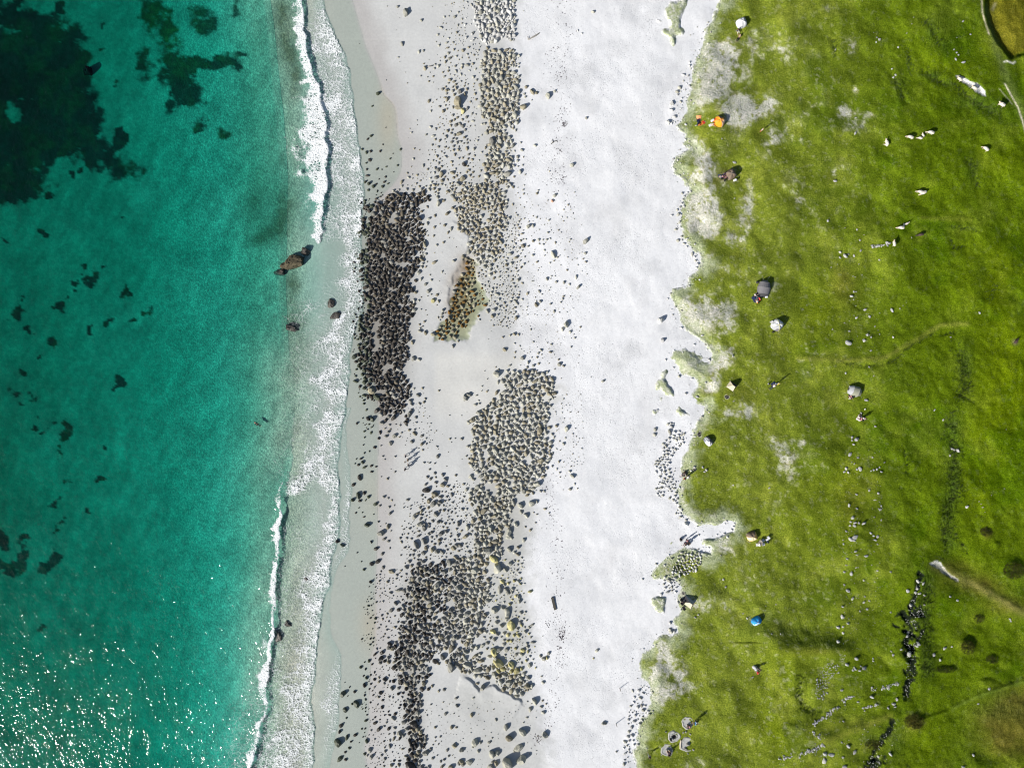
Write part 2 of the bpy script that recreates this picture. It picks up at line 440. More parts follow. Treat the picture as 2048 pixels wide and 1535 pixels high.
def sand_height(U, V, G):
    z = shore(U, V)
    z += bank(U, V, [(908, 432), (920, 450), (934, 472), (938, 492), (931, 520), (912, 552), (902, 580), (895, 622)],
              [(850, 415), (908, 432), (920, 450), (934, 472), (938, 492), (931, 520), (912, 552), (902, 580), (895, 622), (840, 640)], .24, 4)
    z += bank(U, V, [(925, 1342), (942, 1362), (962, 1378), (985, 1364), (1010, 1378), (1036, 1398), (1052, 1408)],
              [(925, 1342), (942, 1362), (962, 1378), (985, 1364), (1010, 1378), (1036, 1398), (1052, 1408), (1000, 1500), (880, 1480)], .40, 5)
    z -= .30 * sstep(-4, 12, sdf(U, V, POOL) + (fbm(U * .1, V * .1, 1.4, 3, 60) - .5) * 22)
    z -= 3.5 * sstep(18, 60, G)
    return z

def turf_d(U, V):
    g = sdf(U, V, TURF)
    for p in ISLES:
        g = np.maximum(g, sdf(U, V, p))
    return g

DITCH = [([(1841, 1148), (1834, 1180), (1823, 1208), (1821, 1228)], 4.5, .55), ([(1819, 1228), (1822, 1245), (1820, 1262)], 12, .8), ([(1820, 1262), (1813, 1285), (1822, 1300)], 6, .6), ([(1845, 1262), (1833, 1285), (1823, 1300)], 3.5, .4),
         ([(1820, 1300), (1823, 1325), (1822, 1350)], 10, .7), ([(1822, 1350), (1814, 1372), (1812, 1395)], 5, .5), ([(1838, 1216), (1842, 1228)], 8, .5), ([(1787, 1440), (1780, 1462), (1765, 1480), (1752, 1497), (1744, 1515)], 5, .55),
         ([(1752, 1520), (1740, 1540)], 12, .7), ([(1786, 1250), (1798, 1254)], 3, .3)]
FURROW = [([(1903, 825), (1897, 862), (1908, 900), (1905, 950), (1915, 985), (1898, 1015), (1890, 1060), (1893, 1095)], 13, .45), ([(1912, 690), (1928, 730), (1932, 770), (1918, 795)], 13, .35), ([(1910, 785), (1940, 800)], 3, .35),
          ([(1850, 40), (1864, 58), (1880, 88)], 7, .4), ([(1846, 142), (1868, 160), (1895, 168)], 7, .7), ([(1784, 150), (1795, 168), (1810, 203)], 6, .55), ([(1815, 100), (1824, 140)], 8, .3), ([(1932, 318), (1946, 340), (1955, 375)], 7, .4),
          ([(1911, 168), (1935, 195), (1965, 215), (2000, 232)], 9, .55), ([(1975, 600), (1990, 570)], 6, .2), ([(1855, 1175), (1848, 1215), (1856, 1270), (1846, 1325), (1858, 1345)], 11, .35), ([(1910, 1068), (1935, 1105)], 4, .15),
          ([(1600, 1352), (1596, 1385), (1605, 1412), (1640, 1424)], 8, .45), ([(1680, 722), (1712, 731), (1755, 731), (1790, 720), (1822, 690), (1860, 672), (1910, 664)], 3.5, .25), ([(1905, 452), (1960, 462)], 4, .25), ([(1903, 480), (1906, 495), (1935, 490)], 4, .35),
          ([(1660, 75), (1669, 100)], 4, .2), ([(1700, 605), (1720, 618)], 3, .3), ([(1807, 940), (1818, 948)], 3, .25), ([(1808, 895), (1812, 930)], 2.5, .2), ([(1668, 80), (1670, 118)], 4, .15)]
RIDGE = [([(1596, 714), (1700, 720), (1770, 714), (1830, 680), (1880, 648), (1935, 646)], 6, .18), ([(1845, 435), (1940, 437)], 6, .15), ([(2060, 1358), (1990, 1380), (1945, 1396), (1900, 1420), (1840, 1440)], 5, .35),
         ([(1780, 1428), (1720, 1452), (1650, 1478)], 12, .5), ([(1810, 1425), (1780, 1440)], 5, .3), ([(1848, 1110), (1950, 1165), (2060, 1232)], 10, .25), ([(1560, 1298), (1640, 1300), (1690, 1296)], 14, .7), ([(1440, 800), (1470, 760)], 20, .15)]
MOUND = [(1828, 1442, 20, 17, .5), (1934, 1293, 16, 15, .55), (1960, 1237, 13, 10, .3), (1985, 1318, 14, 10, .3), (1975, 1365, 15, 9, .4), (1632, 1385, 16, 24, .5), (1825, 915, 14, 20, .25), (1990, 618, 14, 16, .25), (2030, 1140, 30, 22, .5), (1972, 1068, 12, 10, .35), (1990, 1090, 10, 8, .3), (1890, 1340, 26, 9, .35)]

def meadow_height(U, V, G):
    x, y = U * .1, V * .1
    z = shore(U, V) - (fbm(x, y * .7, 1.6, 3, 4) - .5) * .09
    gn = G + (fbm(x, y, 1.8, 3, 21) - .5) * 10 + (fbm(x, y, 5.0, 3, 29) - .5) * 16
    steep = 1 - sstep(-4, 5, sdf(U, V, TURF)) + blobs(U, V, [(1400, 715, 40, 24, 1), (1430, 1075, 50, 40, 1), (1345, 580, 20, 12, .8), (1310, 1275, 40, 20, .6)])
    steep = np.clip(steep, 0, 1)
    z += np.where(gn < 0, np.maximum(gn, -14) * .09, steep * .45 * sstep(0, 6, gn) + (1 - steep) * .34 * sstep(0, 22, gn))
    inn = sstep(6, 40, G)
    z += inn * (fbm(x, y, 14, 3, 22) - .5) * 2.0
    z += inn * (fbm(x, y, 6.5, 3, 30) - .5) * 1.5
    z += inn * (fbm(x, y, 2.6, 3, 23) - .5) * .36
    right = inn * sstep(1650, 1850, U)
    z += right * (fbm(x + y * .3, y - x * .2, 1.1, 2, 24) - .5) * .22
    for L, w, h in DITCH:
        d, _ = seg_dist(U, V, L); d = d + (fbm(x, y, 1.1, 3, 25, .7) - .5) * w * 2.2
        z -= .7 * h * sstep(w * 1.5, w * .4, d)
    for L, w, h in FURROW:
        d, _ = seg_dist(U, V, L)
        n = fbm(x * 3.4 + y * .3, y * .7, 1.0, 3, 26, .65)
        z -= h * np.exp(-(d / w) ** 2) * (.3 + .7 * n)
    for L, w, h in RIDGE:
        d, _ = seg_dist(U, V, L)
        z += h * np.exp(-(d / w) ** 2)
    for u, v, ru, rv, h in MOUND:
        q = ((U - u) / ru) ** 2 + ((V - v) / rv) ** 2
        z += h * np.exp(-q * q)
    # the bank that falls away to the north of the lower camp field
    d, _ = seg_dist(U, V, [(1430, 1240), (1500, 1262), (1560, 1284), (1620, 1291), (1700, 1288)])
    z += .9 * np.exp(-(np.where(V > 1285, d * .5, d) / 24) ** 2) * sstep(1420, 1530, U) * (1 - sstep(1660, 1715, U))
    p = sdf(U, V, PIT) + (fbm(x, y, 1.2, 2, 27) - .5) * 5
    z -= 1.55 * sstep(-1, 5, p)
    z += 1.0 * sstep(14, 40, p) * (.6 + .6 * fbm(x, y, 3, 2, 28))
    # blown-out sand hollows
    for poly, h in ((BLOW1, .45), (BLOW2, .35)):
        z -= h * sstep(-3, 5, sdf(U, V, poly))
    return z, gn

BLOW1 = [(1913, 152), (1922, 151), (1934, 158), (1948, 164), (1962, 170), (1970, 180), (1972, 192), (1962, 190), (1950, 182), (1938, 172), (1926, 166), (1917, 160)]
BLOW2 = [(1858, 1126), (1868, 1122), (1876, 1120), (1884, 1126), (1893, 1140), (1906, 1150), (1920, 1158), (1916, 1162), (1898, 1154), (1882, 1142), (1870, 1134)]

# ------------------------------------------------------------------ colours of the ground (albedo)
def mixc(a, b, t):
    return a * (1 - t[..., None]) + np.asarray(b) * t[..., None]

def sand_colour(U, V):
    x, y = U * .1, V * .1
    E = curve_at(V, FILM_E); D = curve_at(V, DRY)
    n1 = fbm(x, y, 6, 4, 41); n2 = fbm(x, y, 1.2, 3, 42); n3 = fbm(x * 1.3, y * .5, .8, 2, 43)
    dry = np.array([.675, .682, .700]); damp = np.array([.505, .512, .508]); wet = np.array([.395, .383, .375]); film = np.array([.355, .378, .345]); bed = np.array([.43, .435, .375])
    c = np.broadcast_to(damp, U.shape + (3,)).copy()
    t = sstep(-34, 24, U - D + (n2 - .5) * 44 + (n1 - .5) * 30)
    c = mixc(c, dry, t)
    c = mixc(c, [.545, .545, .525], sstep(0, 20, U - 860) * sstep(690, 720, V) * (1 - sstep(800, 860, V)) * (1 - t))
    c *= (1 + (n1 - .5) * .16)[..., None]
    lowgrey = blobs(U, V, [(1030, 1060, 45, 80, .9), (1030, 1230, 50, 110, 1.0), (950, 1400, 60, 40, .5), (1000, 1480, 70, 60, .55), (965, 580, 30, 60, .5), (1030, 600, 25, 40, .35), (760, 1000, 60, 140, .4)])
    c = mixc(c, [.43, .435, .415], np.clip(lowgrey * (.6 + .8 * n2), 0, 1) * (1 - t))
    w = 1 - sstep(6, 60, U - E + (n1 - .5) * 34)
    c = mixc(c, wet, w * .85)
    w2 = 1 - sstep(-9, 5, U - E + (n2 - .5) * 5)
    c = mixc(c, film, w2)
    beige = blobs(U, V, [(775, 240, 22, 70, 1), (740, 1250, 22, 50, 1), (745, 990, 25, 60, .4)]) * (1 - sstep(0, 4, U - E))
    c = mixc(c, [.42, .37, .29], np.clip(beige, 0, 1) * .6)
    s = 1 - sstep(560, 690, U)
    c = mixc(c, bed, s)
    c = mixc(c, [.37, .335, .265], s * sstep(430, 520, U) * (1 - sstep(585, 640, U)) * .9)
    # bright and dull streaks of the sea bed
    st = fbm(x * .9 + y * .45, y * .28 - x * .12, 2.2, 4, 44)
    c *= (1 + (st - .5) * .42 * s)[..., None]
    c *= (1 + (fbm(x + y * .35, y * .5, 1.3, 3, 57) - .5) * .55 * s)[..., None]
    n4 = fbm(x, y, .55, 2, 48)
    c *= (1 + (n4 - .5) * s * .45)[..., None]  # finer speckle, ripple light painted into the bed colour
    # seaweed on the bed
    U0, V0 = U, V
    U = U0 + (fbm(x, y, 2.0, 3, 55) - .5) * 30; V = V0 + (fbm(x, y, 2.0, 3, 56) - .5) * 30
    W = blobs(U, V, [(70, 90, 90, 70, .9), (105, 160, 85, 95, 1.25), (60, 280, 85, 90, 1.2), (150, 265, 60, 60, 1.0), (20, 140, 60, 60, .5), (215, 320, 50, 38, .62), (30, 30, 30, 25, .7), (30, 375, 40, 28, .8), (-60, 200, 120, 200, 1.2), (265, 350, 50, 25, .6),
                     (45, 190, 28, 60, -.9), (60, 20, 60, 14, -.4), (20, 225, 22, 26, -1.4), (25, 62, 38, 16, -.8), (130, 330, 60, 18, -.6), (200, 120, 40, 90, -.25),
                     (300, 20, 26, 40, .95), (335, 45, 20, 40, .8), (345, 90, 30, 30, .65), (400, 30, 30, 34, .85), (425, 60, 18, 20, .7), (380, 130, 60, 20, .8), (445, 130, 40, 12, 1.1), (478, 108, 28, 8, 1.1), (350, 150, 30, 24, 1.3), (285, 125, 16, 40, 1.0), (380, 190, 40, 34, .8), (345, 205, 22, 30, .7),
                     (455, 272, 24, 16, .75), (410, 243, 20, 16, .75), (400, 262, 16, 10, .6), (365, 288, 14, 10, .5), (402, 310, 14, 12, .45), (455, 235, 10, 14, .5), (475, 22, 10, 30, .7), (405, 345, 9, 9, .5)])
    for u, v, r, a in [(178, 558, 15, 0), (196, 548, 10, 0), (150, 570, 8, 0), (163, 538, 8, 0), (205, 530, 7, 0), (115, 612, 10, 0), (130, 597, 6, 0), (150, 585, 6, 0), (40, 622, 12, 0), (28, 632, 10, 0), (45, 594, 7, 0), (250, 582, 9, 0), (247, 590, 8, 0), (183, 648, 8, 0), (182, 666, 8, 0), (180, 658, 8, 0), (213, 644, 8, 0), (225, 636, 8, 0), (266, 640, 9, 0),
                       (294, 628, 8, 0), (297, 615, 6, 0), (105, 682, 12, 0), (104, 692, 9, 0), (60, 664, 8, 0), (75, 713, 7, 0), (45, 750, 9, 0), (236, 755, 13, 0), (232, 772, 10, 0), (240, 762, 12, 0), (27, 786, 12, 0), (47, 813, 8, 0), (65, 796, 7, 0), (75, 832, 6, 0), (72, 850, 9, 0), (84, 868, 7, 0), (100, 858, 7, 0), (107, 842, 5, 0), (135, 850, 10, 0), (132, 866, 14, 0), (127, 880, 11, 0), (120, 905, 9, 0),
                       (205, 958, 9, 0), (215, 895, 6, 0), (115, 1008, 9, 0), (108, 1020, 10, 0), (135, 968, 8, 0), (172, 1022, 9, 0), (130, 1035, 7, 0), (122, 1048, 8, 0), (113, 1063, 7, 0), (2, 1070, 16, 0), (4, 1095, 14, 0), (47, 1080, 9, 0), (38, 1120, 16, 0), (45, 1102, 13, 0), (28, 1135, 14, 0), (118, 1118, 12, 0), (105, 1130, 16, 0), (92, 1145, 12, 0), (80, 1260, 9, 0), (92, 1252, 6, 0), (8, 1130, 14, 0), (15, 480, 7, 0), (88, 463, 7, 0), (237, 434, 6, 0),
                       (20, 400, 11, 0), (58, 380, 12, 0), (101, 386, 11, 0), (152, 345, 9, 0), (178, 330, 14, 0), (117, 15, 9, 0), (120, 25, 8, 0), (203, 53, 5, 0), (230, 165, 6, 0), (245, 270, 16, 0), (244, 285, 14, 0), (204, 95, 4, 0), (380, 640, 0, 0)]:
        if r: W += .80 * np.exp(-(((U - u) / r) ** 2 + ((V - v) / r) ** 2) ** 2)
    U, V = U0, V0
    wn_ = fbm(x, y, 1.6, 4, 45, .7)
    wm = sstep(.34, .72, W * (.25 + 1.45 * wn_)) * s * .93
    tex = fbm(x, y, .8, 3, 46)
    wc = mixc(np.broadcast_to(np.array([.012, .022, .022]), U.shape + (3,)).copy(), [.05, .06, .02], sstep(.45, .75, fbm(x, y, 3, 3, 47)) * .8)
    olive = np.clip(blobs(U, V, [(340, 60, 80, 90, 1), (470, 260, 60, 60, .8), (110, 65, 20, 20, .8)]), 0, 1)
    wc = mixc(wc, [.10, .105, .02], olive * .75)
    wc *= (.35 + 1.6 * tex ** 1.5)[..., None]
    c = c * (1 - wm[..., None]) + wc * wm[..., None]
    # kelp torn loose in the shallows
    K = blobs(U, V, [(562, 20, 18, 40, .9), (572, 75, 16, 40, .8), (585, 115, 18, 25, .8), (592, 150, 14, 24, .85), (590, 185, 14, 14, .5), (545, 460, 26, 22, .9), (565, 440, 16, 40, .7), (575, 400, 25, 35, .6), (520, 480, 24, 14, .8), (580, 560, 14, 14, .7), (590, 570, 10, 16, .8), (580, 600, 16, 50, .55), (590, 640, 22, 22, .5), (520, 380, 30, 40, .4), (505, 415, 18, 40, .35), (600, 700, 30, 60, .35), (555, 300, 20, 40, .25)])
    km = np.clip(K * (.3 + 1.2 * fbm(x, y, 1.4, 4, 49, .6)), 0, 1) * .85
    c = mixc(c, [.115, .10, .06], km * (1 - w2 * 0))
    # pool floor
    pm = sstep(-3, 9, sdf(U, V, POOL) + (fbm(x, y, 1.4, 3, 60) - .5) * 22)
    c = mixc(c, [.36, .36, .28], pm)
    br = np.clip(blobs(U, V, [(925, 560, 22, 40, .9), (915, 610, 26, 40, .8), (935, 530, 14, 20, 1)]) * (.4 + n2), 0, 1)
    c = mixc(c, [.20, .13, .06], br * .7)
    # wet silt and painted shade between the packed boulders
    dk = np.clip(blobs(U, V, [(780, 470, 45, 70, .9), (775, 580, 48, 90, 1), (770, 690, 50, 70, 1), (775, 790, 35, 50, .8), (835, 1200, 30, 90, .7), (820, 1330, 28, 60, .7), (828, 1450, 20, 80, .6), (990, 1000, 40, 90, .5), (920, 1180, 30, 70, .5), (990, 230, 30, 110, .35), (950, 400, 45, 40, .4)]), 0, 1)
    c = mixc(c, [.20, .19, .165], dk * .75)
    # faint dull stains on the dry sand
    stn = sstep(.55, .8, fbm(x, y, 5, 3, 50)) * t * .10
    c *= (1 - stn)[..., None]
    foot = t * (.35 + .75 * sstep(.35, .7, fbm(x, y, 7, 3, 51))) + (1 - t) * (1 - w) * .10
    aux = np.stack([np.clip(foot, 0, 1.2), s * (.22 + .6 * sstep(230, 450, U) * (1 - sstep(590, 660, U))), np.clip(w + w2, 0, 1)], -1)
    return np.clip(c, 0, .9), aux

SANDY = [(1440, 105, 38, 26, .95), (1420, 150, 34, 30, .9), (1395, 200, 26, 36, .7), (1430, 185, 28, 26, .7), (1505, 222, 40, 20, .95), (1480, 205, 20, 16, .6), (1480, 250, 26, 30, .55), (1420, 120, 25, 20, .5), (1395, 300, 20, 26, .7), (1410, 330, 24, 30, .75), (1385, 280, 10, 16, .5), (1412, 370, 34, 26, .55),
         (1410, 425, 36, 30, 1.1), (1400, 460, 34, 24, .9), (1395, 405, 28, 24, .9), (1500, 395, 12, 50, .6), (1490, 430, 20, 36, .6), (1470, 480, 30, 20, .55), (1420, 520, 30, 20, .5), (1440, 540, 30, 22, .6), (1365, 605, 30, 30, .75), (1380, 640, 26, 24, .7), (1395, 660, 20, 16, .7), (1445, 630, 34, 26, .5), (1420, 600, 20, 30, .45),
         (1440, 720, 34, 26, .6), (1375, 730, 40, 26, .85), (1420, 770, 26, 20, .8), (1400, 840, 22, 30, .75), (1485, 810, 26, 22, .55), (1470, 830, 40, 14, .4), (1370, 900, 10, 50, .8), (1352, 980, 14, 30, .8), (1370, 1020, 20, 16, .8), (1420, 1030, 40, 14, .6), (1460, 1020, 26, 22, .35), (1440, 1085, 26, 20, .7), (1330, 1130, 20, 20, .7), (1395, 1130, 30, 16, .4), (1470, 1110, 26, 30, .45),
         (1370, 1190, 24, 30, .5), (1410, 1200, 40, 34, .45), (1460, 1215, 20, 30, .35), (1370, 1250, 30, 22, .45), (1320, 1300, 36, 26, .5), (1350, 1340, 40, 26, .4), (1300, 1370, 16, 30, .7), (1340, 1375, 40, 20, .4), (1320, 1420, 26, 30, .3), (1290, 1470, 14, 50, .5), (1270, 1500, 12, 40, .7),
         (1702, 92, 16, 26, .8), (1711, 181, 8, 12, 1.0), (1660, 18, 26, 12, .6), (1640, 75, 80, 40, .2), (1545, 200, 20, 18, .6), (1540, 300, 30, 40, .35), (1690, 225, 16, 12, .7), (1715, 255, 26, 14, .55), (1740, 230, 20, 8, .4), (1725, 240, 50, 30, .25), (1690, 330, 28, 20, .5), (1668, 355, 8, 16, .8), (1590, 400, 30, 30, .35), (1570, 450, 26, 26, .3), (1560, 500, 20, 30, .3), (1550, 570, 10, 26, .4),
         (1600, 885, 22, 10, .4), (1562, 930, 26, 36, .25), (1570, 965, 20, 14, .25), (1560, 1000, 20, 16, .4), (1545, 880, 20, 26, .3), (1330, 1112, 12, 10, .6), (1365, 1110, 20, 10, .6), (1575, 150, 30, 80, .25), (1590, 60, 50, 60, .22), (1560, 350, 40, 40, .25)]
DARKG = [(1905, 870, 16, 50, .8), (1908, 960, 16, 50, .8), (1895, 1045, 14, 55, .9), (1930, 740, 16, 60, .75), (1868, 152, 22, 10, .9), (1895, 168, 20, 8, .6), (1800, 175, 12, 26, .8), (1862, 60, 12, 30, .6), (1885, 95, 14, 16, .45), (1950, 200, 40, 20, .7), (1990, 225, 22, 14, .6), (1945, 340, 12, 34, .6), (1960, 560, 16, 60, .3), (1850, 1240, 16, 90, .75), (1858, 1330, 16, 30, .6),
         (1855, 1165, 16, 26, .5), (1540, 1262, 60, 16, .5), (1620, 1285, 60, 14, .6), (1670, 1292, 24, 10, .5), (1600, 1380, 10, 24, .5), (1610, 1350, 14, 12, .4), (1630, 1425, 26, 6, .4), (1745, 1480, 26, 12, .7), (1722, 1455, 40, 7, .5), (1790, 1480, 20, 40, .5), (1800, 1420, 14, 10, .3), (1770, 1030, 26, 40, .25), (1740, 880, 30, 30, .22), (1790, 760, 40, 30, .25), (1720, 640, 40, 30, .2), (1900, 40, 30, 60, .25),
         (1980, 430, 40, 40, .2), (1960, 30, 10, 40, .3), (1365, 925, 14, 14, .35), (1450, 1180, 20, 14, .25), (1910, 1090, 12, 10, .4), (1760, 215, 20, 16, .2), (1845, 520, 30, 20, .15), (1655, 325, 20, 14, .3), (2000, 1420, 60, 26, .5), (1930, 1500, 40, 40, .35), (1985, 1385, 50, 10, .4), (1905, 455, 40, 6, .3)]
LIME = [(2010, 780, 60, 140, .8), (1985, 560, 50, 90, .5), (1960, 960, 50, 90, .6), (1630, 610, 50, 60, .5), (1600, 700, 60, 30, .4), (1600, 1050, 60, 80, .35), (1570, 1330, 60, 50, .6), (1540, 1430, 50, 60, .6), (1450, 640, 40, 30, .4), (1700, 990, 30, 90, .45), (1640, 640, 40, 40, .4), (1640, 950, 60, 60, .4), (1560, 1480, 30, 50, .6), (1560, 310, 30, 60, .2), (1730, 1320, 60, 30, .35), (2000, 320, 50, 30, .4), (1890, 130, 50, 30, .35), (1750, 1410, 50, 16, .4), (1870, 1480, 60, 50, .25)]
BROWNG = [(2030, 1455, 70, 55, 1.7), (2048, 1400, 40, 30, .7), (1960, 1170, 60, 22, .7), (2020, 1210, 50, 20, .7), (1900, 1130, 40, 14, .5), (1700, 1000, 26, 60, .35), (1740, 970, 20, 40, .35), (1760, 1110, 26, 60, .2), (1630, 1300, 60, 10, .5), (1685, 560, 26, 26, .4), (1690, 590, 30, 40, .3), (1480, 790, 30, 26, .35), (2020, 60, 50, 60, .55), (1828, 1442, 18, 15, 1.2), (1934, 1293, 17, 15, .6), (1975, 1068, 10, 9, .8), (1430, 360, 12, 14, .6), (1690, 1450, 60, 14, .3), (1460, 110, 22, 20, .5), (1395, 190, 8, 26, .5), (1405, 425, 14, 26, .6), (1740, 1490, 20, 14, .5), (1915, 1150, 50, 20, .3), (1955, 1237, 12, 10, .4)]

def meadow_colour(U, V, G, gn):
    x, y = U * .1, V * .1
    n1 = fbm(x, y, 9, 4, 61); n2 = fbm(x, y, 2.2, 4, 62, .62); n3 = fbm(x, y, .75, 3, 63, .6); n4 = fbm(x, y, 4.5, 4, 64)
    left = 1 - sstep(1480, 1880, U)
    g_l = np.array([.150, .190, .020]); g_r = np.array([.086, .135, .004])
    c = mixc(np.broadcast_to(g_r, U.shape + (3,)).copy(), g_l, left)
    lime = np.clip(blobs(U, V, LIME), 0, 1)
    c = mixc(c, [.150, .205, .001], np.clip(lime * (.5 + n4), 0, 1) * .55)
    c = mixc(c, [.052, .108, .002], sstep(.52, .75, n1) * .6 * (.4 + .6 * (1 - left)))
    c = mixc(c, [.195, .225, .028], sstep(.50, .8, n4) * (.2 + .5 * left))
    brown = np.clip(blobs(U, V, BROWNG), 0, 1.2)
    c = mixc(c, [.115, .095, .018], np.clip(brown * (.4 + 1.1 * n2), 0, 1) * .8)
    dark = blobs(U, V, DARKG)  # dark sedge, with the shade of furrows and lower bank painted in
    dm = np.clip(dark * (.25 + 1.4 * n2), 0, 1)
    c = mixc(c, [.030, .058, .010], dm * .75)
    # dry, sandy, thin turf
    S = blobs(U, V, SANDY) + .45 * left * sstep(.45, .75, n1) + .12 * left
    sm = sstep(.30, 1.05, S * (.25 + 1.4 * n2))
    c = mixc(c, [.27, .30, .09], np.clip(sm * 1.3, 0, 1) * .7)
    n5 = fbm(x, y, .42, 2, 65)
    spk = sstep(.42, .62, n3 * .55 + n5 * .45 + (sm - .5) * .30)
    c = mixc(c, [.26, .235, .15], sm * sstep(.5, .75, fbm(x, y, 1.5, 3, 66)) * .7)
    c = mixc(c, [.56, .55, .49], sm * spk * .85)
    c *= (1 + (n4 - .5) * .42 + (n2 - .5) * .22)[..., None]
    flecks = sstep(.60, .74, n3 * .6 + n5 * .4) * (.15 + .85 * left) * .45 * (.3 + 1.4 * n1)
    c = mixc(c, [.36, .37, .20], flecks)
    # the seam with the beach: grass thinning into sand
    e = 1 - sstep(0, 34, gn + (n2 - .5) * 58)
    grey = np.array([.37, .41, .25])
    isl = 1 - sstep(0, 6, sdf(U, V, TURF))
    c = mixc(c, grey, np.clip(e * .85 * (.5 + n3) + isl * .5, 0, 1))
    c = mixc(c, [.55, .55, .50], isl * sstep(.50, .66, n5) * .6)
    e2 = 1 - sstep(-2, 5, gn + (n3 - .5) * 14 + (n2 - .5) * 8)
    c = mixc(c, [.66, .66, .65], np.clip(e2, 0, 1))
    # peat and black water in the ditches
    for L, w, h in DITCH:
        d, _ = seg_dist(U, V, L); d = d + (fbm(x, y, 1.1, 3, 25, .7) - .5) * w * 2.2
        c = mixc(c, [.010, .014, .011], sstep(w * 1.5, w * .5, d + (n3 - .5) * w * 3.0) * .95)
    for poly in (BLOW1, BLOW2):
        p = sdf(U, V, poly) + (n3 - .5) * 6
        c = mixc(c, [.60, .60, .58], sstep(-1, 3, p))
    # worn tracks
    for L, w, col, a in [([(1975, 20), (1990, 90), (2008, 140), (2030, 195), (2052, 245)], 9, [.135, .175, .045], .55), ([(1962, -20), (1965, 25), (1972, 50), (1978, 68)], 1.6, [.5, .46, .3], .9), ([(2010, 168), (2022, 190), (2036, 215), (2046, 245), (2052, 270)], 1.5, [.55, .52, .38], .9), ([(1999, 178), (2024, 208)], 1.3, [.4, .4, .25], .6),
                         ([(2060, 1358), (1990, 1380), (1945, 1396), (1905, 1416)], 3.5, [.115, .165, .02], .6), ([(1870, 1132), (1950, 1170), (2060, 1232)], 9, [.19, .175, .055], .55), ([(1596, 716), (1700, 721), (1770, 715), (1830, 681), (1880, 650), (1935, 647)], 5, [.165, .18, .03], .6), ([(2008, 124), (2014, 122), (2026, 127), (2030, 124)], 1.6, [.6, .6, .5], .9),
                         ([(1780, 1430), (1720, 1455), (1650, 1482)], 7, [.16, .175, .025], .6), ([(1990, 8), (1985, 20)], 3, [.5, .5, .4], .8), ([(1845, 436), (1940, 438)], 5, [.15, .175, .02], .5)]:
        d, _ = seg_dist(U, V, L)
        c = mixc(c, col, np.exp(-(d / w) ** 2) * a * (.5 + n3))
    # fire-bare patches round the camps
    for u, v, r in [(1454, 793, 4), (1445, 352, 10), (2030, 684, 5), (1368, 947, 7), (1515, 1338, 6)]:
        d = np.hypot(U - u, V - v)
        c = mixc(c, [.27, .23, .13], np.exp(-(d / r) ** 2) * .7)
    pit = sstep(2, 10, sdf(U, V, PIT))
    c = mixc(c, [.125, .112, .010], pit * .75)
    aux = np.stack([np.clip(dm * 1.2, 0, 1), pit, e], -1)
    return np.clip(c, 0, .9), aux

# ------------------------------------------------------------------ build beach and meadow
us_s = axis([(-2600, -600, 100), (-600, -60, 15), (-60, 560, 4), (560, 1440, 2), (1440, 1480, 4), (1480, 2200, 24), (2200, 4200, 100)])
vs_s = axis([(-2600, -400, 100), (-400, -60, 17), (-60, 1600, 2), (1600, 1940, 17), (1940, 4140, 100)])
U, V = np.meshgrid(us_s, vs_s)
G = turf_d(U, V)
Zs = sand_height(U, V, G)
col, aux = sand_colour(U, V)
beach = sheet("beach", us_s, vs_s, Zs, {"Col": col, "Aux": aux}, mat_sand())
tag(beach, kind='structure')
F_sand = Field(us_s, vs_s, Zs)

us_m = axis([(1220, 2100, 2), (2100, 2200, 10), (2200, 4200, 100)])
vs_m = axis([(-2600, -400, 100), (-400, -60, 17), (-60, 1600, 2), (1600, 1940, 17), (1940, 4140, 100)])
U, V = np.meshgrid(us_m, vs_m)
Vc = np.clip(V, -118, 1638)
G = turf_d(U, Vc)
Zm, gn = meadow_height(U, Vc, G)
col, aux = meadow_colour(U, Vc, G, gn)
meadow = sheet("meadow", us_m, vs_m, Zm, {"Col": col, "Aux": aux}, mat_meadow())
tag(meadow, kind='structure')
F_mead = Field(us_m, vs_m, Zm)

def ground(u, v):
    z = F_sand(u, v)
    if u > 1222: z = max(z, F_mead(u, v))
    return z

def at(u, v, dz=0.0):
    """the point of the ground that lies at picture pixel (u, v)"""
    z = ground(u, v)
    k = PX * (1 - z / CAM_H)
    return Vector(((u - 1024) * k, (767.5 - v) * k, z + dz))

